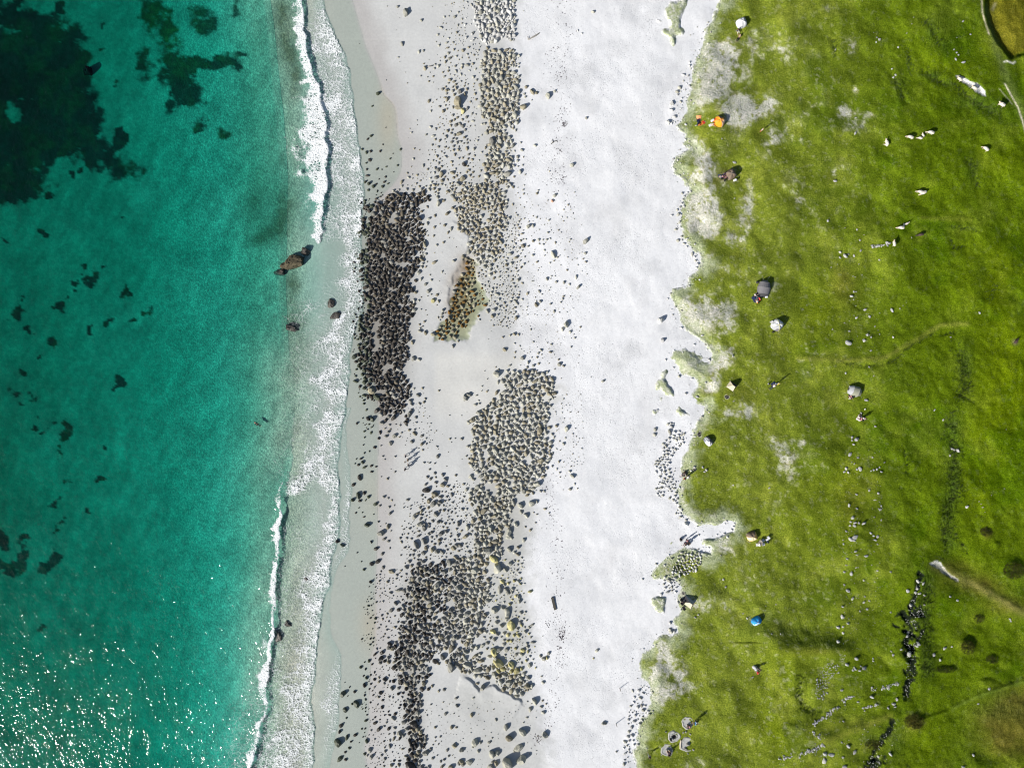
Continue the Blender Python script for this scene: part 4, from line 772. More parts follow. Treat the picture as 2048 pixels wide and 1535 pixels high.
def ico(sub):
    bm = bmesh.new(); bmesh.ops.create_icosphere(bm, subdivisions=sub, radius=1.0)
    v = np.array([x.co[:] for x in bm.verts]); f = np.array([[q.index for q in x.verts] for x in bm.faces], np.int32)
    bm.free(); return v, f

def rock_shape(sub, seed):
    """a boulder: a ball cut by random planes and roughened, about 1 wide, standing on z = 0 with its foot buried"""
    r = np.random.default_rng(seed)
    v, f = ico(sub); v = v.copy()
    for _ in range(r.integers(7, 11)):
        nrm = r.normal(size=3); nrm[2] = abs(nrm[2]) * .8 + .02; nrm /= np.linalg.norm(nrm)
        d = r.uniform(.62, .88)
        t = np.maximum(v @ nrm - d, 0)
        v -= t[:, None] * nrm * .92
    nz = np.stack([vnoise(v[:, 0] * 2 + seed + k * 7.1, v[:, 1] * 2 + v[:, 2] * 1.7, 1.0, seed + k) for k in range(3)], 1) - .5
    v += nz * .16
    v *= np.array([r.uniform(.82, 1.12), r.uniform(.72, 1.0), r.uniform(.85, 1.2)])
    v[:, 2] = np.maximum(v[:, 2], -.5)
    v[:, 2] += .30
    return v * .5, f
BIG = [rock_shape(3, 100 + k) for k in range(14)]
MIDR = [rock_shape(2, 200 + k) for k in range(14)]
SMALL = [rock_shape(1, 300 + k) for k in range(12)]

_rock_meshes = {}
def rock_mesh(k, shape, name="boulder"):
    key = (k, shape)
    if key not in _rock_meshes:
        v, f = BIG[shape]
        me = bpy.data.meshes.new(name); me.from_pydata([tuple(x) for x in v], [], [tuple(x) for x in f])
        me.polygons.foreach_set("use_smooth", np.zeros(len(f), bool)); me.materials.append(rock_mat(k))
        _rock_meshes[key] = me
    return _rock_meshes[key]

def poly_in(u, v, P):
    r = False
    for k in range(len(P)):
        x1, y1 = P[k]; x2, y2 = P[(k + 1) % len(P)]
        if (y1 > v) != (y2 > v) and u < (x2 - x1) * (v - y1) / (y2 - y1) + x1: r = not r
    return r

_ev = curve_at(np.arange(-60., 1600.), FILM_E)
E_ = lambda v: float(_ev[int(min(max(v + 60, 0), 1659))])
DARKZONE = [(725, 400), (790, 385), (850, 380), (872, 400), (850, 430), (850, 480), (838, 530), (828, 600), (830, 660), (812, 690), (840, 735), (815, 790), (815, 830), (825, 850), (780, 850), (740, 800), (705, 740), (715, 640), (725, 560)]
DARK2 = [(720, 1280), (760, 1260), (800, 1200), (815, 1140), (850, 1110), (900, 1110), (900, 1200), (880, 1290), (860, 1400), (845, 1535), (760, 1535), (715, 1420)]
def stone_kind(u, v, r=None):
    q = random.random()
    if poly_in(u, v, POOL): return 'brown' if q < .62 else 'tan'
    if u < E_(v) + 2: return 'wet' if q < .55 else 'dark'
    if poly_in(u, v, DARKZONE): return 'dark' if q < (.62 if v < 480 else .88) else 'brownish' if q < .93 else 'grey'
    if poly_in(u, v, DARK2): return 'dark' if q < .42 else 'grey' if q < .85 else 'tan'
    if u > 1240: return 'white' if q < .6 else 'pale'
    if 880 < u < 1010 and 330 < v < 520: return 'tan' if q < .7 else 'pale'
    if u > 930 and v < 95: return 'white' if q < .7 else 'pale'
    if 870 < u < 945 and 160 < v < 380: return 'tan' if q < .6 else 'grey'
    if u > 985 and 1110 < v < 1350: return 'yellow' if q < .25 else 'pale'
    if 740 < u < 930 and v > 780: return 'grey' if q < .7 else 'tan'
    return 'pale' if q < .7 else 'tan'

rocks = []                       # u, v, radius (px), kind, traced
for u0, v0, s, txt in TILES:
    for it in txt.split():
        x, y, d = (float(q) for q in it.split(','))
        d /= s
        rocks.append([u0 + x / s - .10 * d, v0 + y / s + .10 * d, max(.92 * d * .5, .9)])
for it in MORE.split():
    x, y, d = (float(q) for q in it.split(','))
    rocks.append([x, y, d * .46])
for r in rocks: r.append(stone_kind(r[0], r[1]))
for u, v, k in [(917, 203, 'tan'), (918, 215, 'tan'), (927, 222, 'yellow'), (1024, 1247, 'yellow'), (991, 1302, 'yellow'), (999, 1321, 'yellow'), (1020, 1363, 'yellow'), (1025, 1328, 'yellow'), (991, 1218, 'pale'), (1105, 401, 'pink'), (1018, 1392, 'pale'), (979, 1374, 'grey'), (929, 327, 'dark'), (855, 978, 'dark'), (823, 1443, 'dark'), (813, 189, 'tan'), (826, 1528, 'dark'), (763, 1065, 'grey'), (744, 780, 'tan'), (867, 600, 'yellow'), (988, 283, 'grey'), (760, 140, 'grey')]:
    j = min(range(len(rocks)), key=lambda q: (rocks[q][0] - u) ** 2 + (rocks[q][1] - v) ** 2)
    rocks[j][3] = k
# drop traced twins where two enlargements overlap
grid = {}
def near(u, v, rad):
    for i in range(int((u - rad) // 16), int((u + rad) // 16) + 1):
        for j in range(int((v - rad) // 16), int((v + rad) // 16) + 1):
            for q in grid.get((i, j), ()): yield q
def put(q): grid.setdefault((int(q[0] // 16), int(q[1] // 16)), []).append(q)
rocks.sort(key=lambda q: -q[2])
kept = []
for q in rocks:
    if any(math.hypot(q[0] - p[0], q[1] - p[1]) < max(.55 * max(q[2], p[2]), 1.2) for p in near(q[0], q[1], 20)): continue
    put(q); kept.append(q)
rocks = kept
singles = rocks[:300]
rest = rocks[300:]

# the packed fields between the traced boulders: outline, number of throws, smallest and largest radius (px), overlap
FIELDS = [
 ([(950, -20), (1028, -20), (1030, 60), (1028, 85), (1000, 85), (985, 98), (965, 92), (952, 60)], 1300, 1.3, 5.4, .86),
 ([(985, 105), (1032, 100), (1038, 200), (1030, 250), (1018, 270), (1018, 330), (1008, 350), (985, 380), (978, 330), (975, 270), (960, 230), (962, 150), (975, 120)], 2600, 1.2, 5.6, .84),
 ([(870, 385), (960, 365), (1008, 345), (1022, 400), (1006, 460), (998, 500), (980, 540), (955, 505), (935, 470), (915, 425), (890, 410)], 2400, 1.1, 4.8, .88),
 ([(728, 415), (760, 395), (800, 383), (850, 385), (868, 400), (846, 418), (842, 450), (848, 480), (838, 530), (822, 560), (826, 620), (822, 650), (806, 680), (818, 700), (806, 740), (818, 780), (800, 820), (770, 830), (750, 790), (728, 740), (716, 700), (724, 660), (732, 600), (734, 540), (728, 480)], 6500, 1.3, 5.6, .78),
 ([(1012, 752), (1060, 742), (1105, 748), (1112, 780), (1100, 820), (1092, 870), (1098, 905), (1088, 940), (1068, 965), (1022, 1005), (1014, 1050), (1004, 1085), (978, 1112), (952, 1090), (946, 1010), (950, 960), (938, 925), (945, 860), (972, 825), (990, 800)], 5000, 1.2, 5.6, .84),
 ([(832, 1135), (880, 1118), (890, 1180), (876, 1250), (884, 1300), (852, 1340), (840, 1380), (846, 1430), (846, 1500), (838, 1540), (812, 1540), (814, 1480), (806, 1420), (808, 1360), (775, 1330), (790, 1290), (812, 1230), (822, 1170)], 3200, 1.2, 5.4, .82),
 ([(890, 1120), (935, 1100), (985, 1112), (978, 1180), (960, 1250), (950, 1310), (985, 1325), (1040, 1330), (1062, 1375), (1045, 1392), (1000, 1372), (950, 1345), (905, 1330), (885, 1260), (888, 1180)], 3400, 1.2, 5.8, .84),
 ([(975, 1105), (1040, 1110), (1066, 1250), (1070, 1330), (1000, 1330), (965, 1280), (975, 1180)], 260, 1.2, 2.8, 1.3),
 ([(930, 508), (950, 515), (950, 570), (945, 620), (925, 650), (920, 685), (890, 685), (870, 665), (888, 640), (905, 590), (918, 545)], 520, 1.9, 4.6, .95),
 ([(880, -10), (955, -10), (965, 120), (955, 260), (975, 380), (880, 380), (800, 385), (850, 330), (890, 200)], 380, .9, 3.2, 1.4),
 ([(960, 480), (1040, 430), (1048, 640), (1020, 660), (985, 640), (955, 600)], 420, 1.0, 2.7, 1.2),
 ([(1035, 390), (1150, 380), (1175, 560), (1150, 740), (1030, 740), (1040, 560)], 190, .7, 1.6, 1.8),
 ([(735, 385), (780, 385), (738, 420), (728, 470), (735, 520), (728, 640), (715, 690), (708, 740), (735, 800), (755, 860), (735, 860), (725, 780), (702, 740), (712, 660), (722, 540), (722, 420)], 420, 1.3, 3.2, 1.1),
 ([(780, 830), (840, 770), (870, 830), (860, 900), (800, 880)], 80, .9, 2.2, 1.6),
 ([(820, 1000), (950, 950), (960, 1110), (890, 1120), (830, 1140), (800, 1120)], 420, 1.0, 3.0, 1.25),
 ([(740, 1150), (830, 1140), (800, 1330), (820, 1540), (730, 1540), (720, 1400)], 420, .9, 2.6, 1.3),
 ([(850, 1400), (1080, 1400), (1080, 1540), (850, 1540)], 130, .7, 1.6, 1.8),
 ([(1085, 780), (1170, 780), (1170, 960), (1080, 970)], 120, .8, 2.0, 1.7),
 ([(1340, 850), (1362, 845), (1374, 862), (1362, 885), (1350, 915), (1342, 960), (1350, 1005), (1342, 1012), (1322, 985), (1310, 950), (1311, 920), (1325, 880)], 520, 1.7, 3.4, .95),
 ([(1345, 1000), (1366, 1038), (1376, 1046), (1368, 1050), (1350, 1030), (1336, 1000)], 90, 1.6, 3.0, 1.0),
 ([(1358, 1112), (1385, 1100), (1402, 1106), (1394, 1130), (1380, 1150), (1352, 1160), (1334, 1152), (1344, 1128)], 300, 1.7, 3.5, .95),
 ([(1330, 1156), (1352, 1150), (1356, 1190), (1335, 1192), (1320, 1188)], 90, 1.5, 3.0, 1.1),
 ([(1275, 1370), (1292, 1385), (1294, 1420), (1270, 1470), (1250, 1535), (1245, 1500), (1262, 1440)], 130, 1.4, 3.2, 1.2),
 ([(1395, 60), (1412, 55), (1398, 100), (1386, 150), (1374, 200), (1360, 200), (1378, 140)], 60, 1.0, 2.2, 1.5),
]
_gu, _gv = np.meshgrid(np.arange(-40, 2120, 4) * .1, np.arange(-40, 1600, 4) * .1)
_rast = {92: fbm(_gu, _gv, 2.6, 3, 92), 93: fbm(_gu, _gv, 2.6, 3, 93), 88: vnoise(_gu, _gv, 1.7, 88)}
def look(u, v, seed):
    return _rast[seed][int(min(max((v + 40) / 4, 0), 409)), int(min(max((u + 40) / 4, 0), 539))]
packed = []
for P, n, lo, hi, ov in FIELDS:
    xs = [p[0] for p in P]; ys = [p[1] for p in P]
    rad = sorted((lo + (hi - lo) * random.random() ** 2.2 for _ in range(n)), reverse=True)
    for r in rad:
        for _t in range(5):
            u, v = random.uniform(min(xs), max(xs)), random.uniform(min(ys), max(ys))
            wu = (look(u, v, 92) - .5) * 46; wv = (look(u, v, 93) - .5) * 46
            if not poly_in(u + wu, v + wv, P): continue
            if ov < 1 and look(u, v, 88) < .18: continue
            if any(math.hypot(u - p[0], v - p[1]) < ov * (r + p[2]) for p in near(u, v, 12)): continue
            q = [u, v, r, stone_kind(u, v)]
            put(q); packed.append(q); break

for k in range(len(TURF) - 4):
    a, b = TURF[k], TURF[k + 1]
    if not (-20 < a[1] < 1545): continue
    dense = 1.0 if (60 < a[1] < 560 or a[1] > 1380) else .45
    for _ in range(int(math.dist(a, b) * .55 * dense)):
        t = random.random(); u = a[0] + (b[0] - a[0]) * t + random.gauss(2, 9); v = a[1] + (b[1] - a[1]) * t + random.gauss(0, 6); r = .8 + 2.2 * random.random() ** 2.5
        if any(math.hypot(u - p[0], v - p[1]) < 1.2 * (r + p[2]) for p in near(u, v, 12)): continue
        q = [u, v, r, 'white' if random.random() < .7 else 'pale']; put(q); packed.append(q)
for _ in range(2600):
    u, v = random.uniform(1040, 1370), random.uniform(-10, 1545)
    if vnoise(np.array([u * .1]), np.array([v * .1]), 4.0, 94)[0] < random.random() * .8: continue
    packed.append([u, v, .22 + .4 * random.random() ** 3, 'grey'])
for _ in range(500):
    u, v = random.uniform(765, 1040), random.uniform(-10, 1545)
    packed.append([u, v, .25 + .5 * random.random() ** 3, 'grey'])

def merged(name, items, shapes, label_kind, colour, sink=.0):
    """one object holding many small stones"""
    VV, FF, CC = [], [], []; base = 0
    for (u, v, r, k) in items:
        sv, sf = shapes(r)
        a = random.uniform(0, 6.283); ca, sa = math.cos(a), math.sin(a)
        st = random.uniform(.9, 1.35); size = 2 * r * PX
        M = np.array([[ca * st, -sa / st ** .5, 0], [sa * st, ca / st ** .5, 0], [0, 0, random.uniform(.8, 1.12)]]) * size
        p = at(u, v)
        VV.append(sv @ M.T + np.array([p.x, p.y, p.z - sink * size])); FF.append(sf + base); base += len(sv)
        c = np.array(colour[k]) * random.uniform(.72, 1.25)
        CC.append(np.broadcast_to(c, (len(sv), 3)))
    VV = np.concatenate(VV).astype(np.float32); FF = np.concatenate(FF).astype(np.int32); CC = np.concatenate(CC)
    me = bpy.data.meshes.new(name)
    me.vertices.add(len(VV)); me.vertices.foreach_set("co", VV.ravel())
    me.loops.add(FF.size); me.loops.foreach_set("vertex_index", FF.ravel())
    me.polygons.add(len(FF)); me.polygons.foreach_set("loop_start", (np.arange(len(FF)) * 3).astype(np.int32))
    me.update(calc_edges=True)
    b = np.ones((len(VV), 4), np.float32); b[:, :3] = CC
    me.attributes.new("Col", 'FLOAT_COLOR', 'POINT').data.foreach_set("color", b.ravel())
    o = bpy.data.objects.new(name, me); COL.objects.link(o)
    return o

def pick(r): return MIDR[random.randrange(len(MIDR))] if r > 2.1 else SMALL[random.randrange(len(SMALL))]
stuff_mat = mat_rock("packed_stones", None, .25, attr=True)
o = merged("beach_stones", [tuple(q) for q in rest + packed], pick, None, PALETTE, .03)
o.data.materials.append(stuff_mat)
tag(o, "smaller stones and cobbles packed between and scattered around the big beach boulders", "stones", kind='stuff')

def size_word(r): return 'huge' if r > 8 else 'large' if r > 5.6 else 'stout'
COLW = {'pale': 'pale grey', 'tan': 'tan', 'grey': 'grey', 'dark': 'dark wet', 'brown': 'brown weedy', 'yellow': 'yellowish', 'white': 'white', 'wet': 'dark green', 'pink': 'pinkish', 'field': 'white', 'brownish': 'brownish'}
def zone(u, v):
    if poly_in(u, v, POOL): return "in the shallow brown tide pool", "boulders in the tide pool"
    if u < E_(v) + 1: return ("standing in the thin swash above the lower dark boulders" if v > 1250 else "standing in the thin swash below the middle of the beach" if v > 800 else "standing in the thin swash beside the black boulder field" if v > 395 else "standing in the thin swash near the top"), "boulders standing in the swash"
    if poly_in(u, v, DARKZONE): return "in the black boulder field beside the surf", "boulders of the black field"
    if u > 1240: return "where the meadow edge breaks onto the sand", "boulders along the meadow edge"
    if u > 1150: return "lying alone on the open white sand", "boulders alone on the white sand"
    if v < 390:
        if u < 860: return "on the smooth damp sand at the top left of the beach", "boulders on the damp upper sand"
        if u < 955: return "among the loose tan stones beside the upper strip", "boulders beside the upper strip"
        if u < 1038: return "in the packed upper strip of pale boulders", "boulders of the upper strip"
        return "on white sand right of the upper strip", "boulders right of the upper strip"
    if v < 700:
        if u < 870: return "on the sand between the black field and the tide pool", "boulders left of the tide pool"
        if u < 1040: return "among the pale stones around the tide pool", "boulders around the tide pool"
        return "on white sand right of the tide pool", "boulders right of the tide pool"
    if v < 1110:
        if u > 1085: return "on white sand right of the packed pale field", "boulders right of the pale field"
        if u > 930: return "in the packed pale boulder field of the lower beach", "boulders of the pale field"
        if u > 810: return "among loose grey boulders left of the pale field", "boulders left of the pale field"
        return "on damp sand just above the swash", "boulders above the swash"
    if v > 1392 and u > 890: return "on the sand below the lowest boulder strip", "boulders at the bottom of the beach"
    if poly_in(u, v, DARK2): return "in the narrow dark strip of the lower beach", "boulders of the lower dark strip"
    if u > 985: return "among yellowish stones on grey sand of the lower beach", "boulders among the yellowish stones"
    if u > 870: return "in the wide grey strip of the lower beach", "boulders of the lower grey strip"
    return "on damp sand beside the lower dark strip", "boulders beside the lower dark strip"

SPECIAL = [(916, 203, "big cracked tan boulder, the largest above the tide pool"), (1018, 1520, "largest dark shadowed boulder at the bottom edge of the beach"), (1043, 1516, "pale boulder with a hooked shadow beside the largest bottom boulder"),
           (1037, 1493, "rounded grey boulder just above the pale one with hooked shadow"), (1024, 1247, "long yellowish boulder standing out from the stones of the lower beach"), (991, 1302, "broad flat yellowish slab among stones of the lower beach"), (999, 1321, "yellowish slab just below the broad flat one"),
           (1020, 1363, "bright yellow angular block at the foot of the lower stones"), (966, 1374, "pale boulder casting a long shadow at the tip of the sand bank"), (1105, 401, "small pinkish orange stone on the white sand"), (1107, 507, "pale block with a dark shadow on white sand right of the pool stones"), (1173, 481, "rough grey boulder alone at the outer edge of scattered stones"),
           (1320, 641, "largest oval boulder on the open white sand below a meadow point"), (1325, 681, "round boulder below the largest oval one on open sand"), (1134, 856, "round dark topped boulder alone on white sand"), (867, 600, "yellow grey boulder with dark partner left of the tide pool"), (813, 24, "dark shadowed boulder alone at the top of the damp sand"),
           (988, 283, "huge grey boulder within the upper strip"), (763, 1065, "dark angular boulder with white foot on wet sand above the swash"), (677, 1481, "pointed dark boulder in the swash at the lower left"), (687, 1385, "upper pointed dark boulder in the lower swash"), (714, 1405, "big dark boulder in the middle of the lower swash"), (1145, 329, "grey leaf shaped boulder alone on the upper white sand"),
           (1030, 213, "flat pale slab above another on white sand right of upper strip"), (1031, 228, "long low slab with shadowed top edge on upper white sand"), (929, 327, "dark angular boulder among tan stones left of the upper strip"), (825, 1528, "wide dark boulder at the bottom end of the dark strip"), (855, 978, "dark boulder pair left of the packed pale field"), (1187, 24, "rounded grey stone alone at the top of the white sand"), (1208, 1445, "rounded grey stone alone near two posts"), (1206, 762, "small grey oval stone alone on middle white sand"), (1372, 1048, "stone at the mouth of the sandy gully in the meadow edge")]
used_special = set()
for (u, v, r, k) in singles:
    o = bpy.data.objects.new("boulder", rock_mesh(k, random.randrange(len(BIG))))
    size = 2 * r * PX
    st = random.uniform(.95, 1.3)
    o.scale = (size * st, size / st ** .5, size * random.uniform(.82, 1.1))
    o.rotation_euler = (random.uniform(-.15, .15), random.uniform(-.15, .15), random.uniform(0, 6.283))
    o.location = at(u, v, -.04 * size)
    COL.objects.link(o)
    z, g = zone(u, v)
    lab = f"{size_word(r)} {COLW[k]} boulder {z}"
    for j, (su, sv, sl) in enumerate(SPECIAL):
        if j not in used_special and math.hypot(u - su, v - sv) < 7:
            lab = sl; used_special.add(j); break
    tag(o, lab, "boulder", g)

# rocks standing in the sea
def jagged(seed, k):
    v, f = ico(4); v = v.copy(); g = np.random.default_rng(seed)
    for _ in range(16):
        n_ = g.normal(size=3); n_[2] = abs(n_[2]) * .7; n_ /= np.linalg.norm(n_); d = g.uniform(.45, .85); t = np.maximum(v @ n_ - d, 0); v -= t[:, None] * n_
    ns = np.stack([fbm(v[:, 0] * 2.2 + seed + 3 * q, v[:, 1] * 2.2 + v[:, 2] * 1.9, .9, 4, seed + q, .65) for q in range(3)], 1) - .5
    v += ns * np.array([.35, .35, .55]); v *= .5; v[:, 2] += .15
    me = bpy.data.meshes.new("sea_rock"); me.from_pydata([tuple(q) for q in v], [], [tuple(q) for q in f]); me.materials.append(rock_mat(k)); return me
def sea_rock(u, v, w, l, h, k, rot, label, z=None, shape=None):
    o = bpy.data.objects.new("sea_rock", jagged(int(u), k))
    g = F_sand(u, v)
    top = (0 if z is None else z)
    hh = max(h, .3) + max(0, -g)
    o.scale = (w * PX, l * PX, hh * 1.35)
    o.rotation_euler = (0, 0, rot)
    kk = PX * (1 - top / CAM_H)
    o.location = ((u - 1024) * kk, (767.5 - v) * kk, top + h - hh * 1.35 * .60)
    COL.objects.link(o); tag(o, label, "rock", "rocks standing in the sea")
sea_rock(586, 522, 58, 34, 1.5, 'surf', .28, "big flat topped tan rock breaking the surf", shape=3)
sea_rock(610, 502, 26, 22, .7, 'dark', .5, "dark rock touching the upper right of the big tan surf rock")
sea_rock(558, 543, 28, 18, .45, 'dark', .1, "low dark rock at the lower left of the big tan surf rock")
sea_rock(663, 608, 20, 24, .5, 'dark', .2, "upper dark rock in the foam beside the black boulder field")
sea_rock(671, 632, 28, 20, .4, 'dark', .3, "lower dark rock in the foam beside the black boulder field")
sea_rock(583, 657, 32, 20, .5, 'dark', -.2, "dark oval rock alone in the green shallows")
sea_rock(153, 127, 36, 36, -2.2, 'black', .4, "round dark rock breaking the sea over the dark weed bed")
sea_rock(576, 1248, 22, 12, .22, 'dark', -.5, "small dark rock behind the lower breaker")
sea_rock(553, 1268, 26, 34, .25, 'dark', .5, "dark weedy rock under the lower breaking wave")
sea_rock(612, 1157, 18, 12, .15, 'dark', .1, "small rock awash in thick foam of the lower surf")
sea_rock(676, 1082, 12, 10, .25, 'dark', .1, "dark rock where two foam lines meet")
# ------------------------------------------------------------------ things of the meadow and the beach
class MB:
    """collects simple solids into one mesh"""
    def __init__(s): s.v, s.f, s.m = [], [], []
    def add(s, v, f, mi=0):
        b = len(s.v); s.v += [tuple(q) for q in v]; s.f += [tuple(i + b for i in q) for q in f]; s.m += [mi] * len(f)
    def box(s, c, d, rz=0, taper=1.0, mi=0, bev=.12):
        x, y, z = (q / 2 for q in d); b = min(x, y, z) * bev * 2
        pts = []
        for zz, k in ((-z, 1 - .0), (-z + b, 1), (z - b, taper), (z, taper)):
            ins = b if zz in (-z, z) else 0
            X, Y = x * k - ins, y * k - ins
            e = b
            pts += [(X, Y - e, zz), (X - e, Y, zz), (-X + e, Y, zz), (-X, Y - e, zz), (-X, -Y + e, zz), (-X + e, -Y, zz), (X - e, -Y, zz), (X, -Y + e, zz)]
        ca, sa = math.cos(rz), math.sin(rz)
        pts = [(c[0] + ca * p[0] - sa * p[1], c[1] + sa * p[0] + ca * p[1], c[2] + p[2]) for p in pts]
        fs = [tuple(range(7, -1, -1)), tuple(range(24, 32))]
        for k in range(3):
            for i in range(8):
                j = (i + 1) % 8
                fs.append((k * 8 + i, k * 8 + j, k * 8 + 8 + j, k * 8 + 8 + i))
        s.add(pts, fs, mi)
    def tube(s, P, R, n=7, mi=0, cap=True):
        P = [Vector(p) for p in P]
        if isinstance(R, (int, float)): R = [R] * len(P)
        pts = []
        for i, p in enumerate(P):
            d = (P[min(i + 1, len(P) - 1)] - P[max(i - 1, 0)]).normalized()
            a = d.cross(Vector((.3, .2, 1)) if abs(d.z) < .95 else Vector((1, 0, 0))).normalized(); b = d.cross(a)
            for k in range(n):
                t = 6.28318 * k / n
                pts.append(p + (a * math.cos(t) + b * math.sin(t)) * R[i])
        fs = []
        for i in range(len(P) - 1):
            for k in range(n):
                j = (k + 1) % n
                fs.append((i * n + k, i * n + j, i * n + n + j, i * n + n + k))
        if cap: fs += [tuple(range(n - 1, -1, -1)), tuple(range((len(P) - 1) * n, len(P) * n))]
        s.add(pts, fs, mi)
    def build(s, name, mats, parent=None, smooth=False):
        me = bpy.data.meshes.new(name); me.from_pydata(s.v, [], s.f)
        for m in (mats if isinstance(mats, (list, tuple)) else [mats]): me.materials.append(m)
        me.polygons.foreach_set("material_index", s.m)
        me.polygons.foreach_set("use_smooth", [smooth] * len(s.f))
        bm = bmesh.new(); bm.from_mesh(me); bmesh.ops.recalc_face_normals(bm, faces=bm.faces[:]); bm.to_mesh(me); bm.free()
        o = bpy.data.objects.new(name, me); COL.objects.link(o)
        if parent: o.parent = parent
        return o

def empty(name, u, v, rot=0.0, dz=0.0, s=1.0):
    o = bpy.data.objects.new(name, None); o.empty_display_size = .3
    o.location = at(u, v, dz); o.rotation_euler = (0, 0, rot); o.scale = (s, s, s)
    COL.objects.link(o); return o

# ---- tents
def dome_shell(mb, L, W, H, ridge=4, phase=.785, col=lambda a, t: 0, sharp=.10, power=.85, n=32, m=9, lean=0.0):
    pts = []; 
    for j in range(m + 1):
        t = (math.pi / 2) * j / m
        for i in range(n):
            a = 6.28318 * i / n
            q = (abs(math.cos(a)) ** 3 + abs(math.sin(a)) ** 3) ** (-1 / 3)
            crease = 1 - sharp * (1 - abs(math.cos((a - phase) * ridge / 2))) * math.sin(min(t * 1.4, 1.57))
            r = q * math.cos(t) ** power
            pts.append((r * math.cos(a) * L / 2 + lean * math.sin(t), r * math.sin(a) * W / 2, H * math.sin(t) ** 1.0 * crease if j < m else H))
    fs = []
    for j in range(m):
        for i in range(n):
            k = (i + 1) % n
            mb.add([], [], 0)
            fs.append(((j * n + i, j * n + k, j * n + n + k, j * n + n + i), col(6.28318 * (i + .5) / n, (j + .5) / m)))
    b = len(mb.v); mb.v += pts
    for f, mi in fs: mb.f.append(tuple(x + b for x in f)); mb.m.append(mi)

def arc_pole(L, W, H, a, sharp=0.0, power=.85, r=.018, lean=0.0):
    P = []
    for k in range(19):
        t = math.pi * k / 18
        aa = a if t < math.pi / 2 else a + math.pi
        tt = t if t < math.pi / 2 else math.pi - t
        q = (abs(math.cos(aa)) ** 3 + abs(math.sin(aa)) ** 3) ** (-1 / 3) * max(math.cos(tt), 0) ** power
        P.append((q * math.cos(aa) * L / 2 + lean * math.sin(tt), q * math.sin(aa) * W / 2, H * math.sin(tt) + .012))
    mb = MB(); mb.tube(P, r, 6); return mb

def guy(root, x0, y0, z0, x1, y1):
    mb = MB(); mb.tube([(x0, y0, z0), (x1, y1, .02)], .008, 4); mb.tube([(x1, y1, -.1), (x1 * 1.01, y1 * 1.01, .09)], .015, 5)
    mb.build("guy_line", paint("white_cord", (.6, .6, .55)), root)

def dome_tent(u, v, L, W, H, rot, cols, colf, label, door=(0, None), pole=None, window=None, guys=True, lean=0, sharp=.10):
    root = empty("dome_tent", u, v, rot)
    tag(root, label, "tent", "tents pitched on the meadow")
    mb = MB(); dome_shell(mb, L, W, H, col=colf, lean=lean, sharp=sharp)
    mb.build("canopy", cols, root)
    for a in (.785, 2.356):
        arc_pole(L, W, H, a, lean=lean).build("pole", pole or paint("pole_grey", (.25, .25, .25)), root)
    a, m = door
    if m:
        mb = MB(); P = []; n = 10
        for k in range(n + 1):
            s = -1 + 2 * k / n
            for tt in (.04, .5, .98):
                aa = a + s * .42 * (1 - tt * .5); t = (math.pi / 2) * tt * (.72 - .25 * s * s)
                q = (abs(math.cos(aa)) ** 3 + abs(math.sin(aa)) ** 3) ** (-1 / 3) * math.cos(t) ** .85
                cr = 1 - sharp * (1 - abs(math.cos((aa - .785) * 2))) * math.sin(min(t * 1.4, 1.57))
                P.append((q * math.cos(aa) * L / 2 * 1.015 + lean * math.sin(t), q * math.sin(aa) * W / 2 * 1.015, H * math.sin(t) * cr + .02))
        fs = []
        for k in range(n):
            for j in range(2):
                fs.append((k * 3 + j, k * 3 + 3 + j, k * 3 + 4 + j, k * 3 + 1 + j))
        mb.add(P, fs); mb.build("door", m, root)
    if window:
        mb = MB(); a, t0, m = window; P = []
        for k in range(7):
            for j in range(4):
                aa = a + (-1 + k / 3) * .5; t = (math.pi / 2) * (t0 + j * .09)
                q = (abs(math.cos(aa)) ** 3 + abs(math.sin(aa)) ** 3) ** (-1 / 3) * math.cos(t) ** .85
                cr = 1 - sharp * (1 - abs(math.cos((aa - .785) * 2))) * math.sin(min(t * 1.4, 1.57))
                P.append((q * math.cos(aa) * L / 2 * 1.02 + lean * math.sin(t), q * math.sin(aa) * W / 2 * 1.02, H * math.sin(t) * cr + .025))
        mb.add(P, [(k * 4 + j, k * 4 + 4 + j, k * 4 + 5 + j, k * 4 + 1 + j) for k in range(6) for j in range(3)])
        mb.build("window", m, root)
    if guys:
        for a in (.785, 2.356, 3.927, 5.498):
            guy(root, math.cos(a) * L * .40, math.sin(a) * W * .40, H * .55, math.cos(a) * L * .80, math.sin(a) * W * .80)
    return root

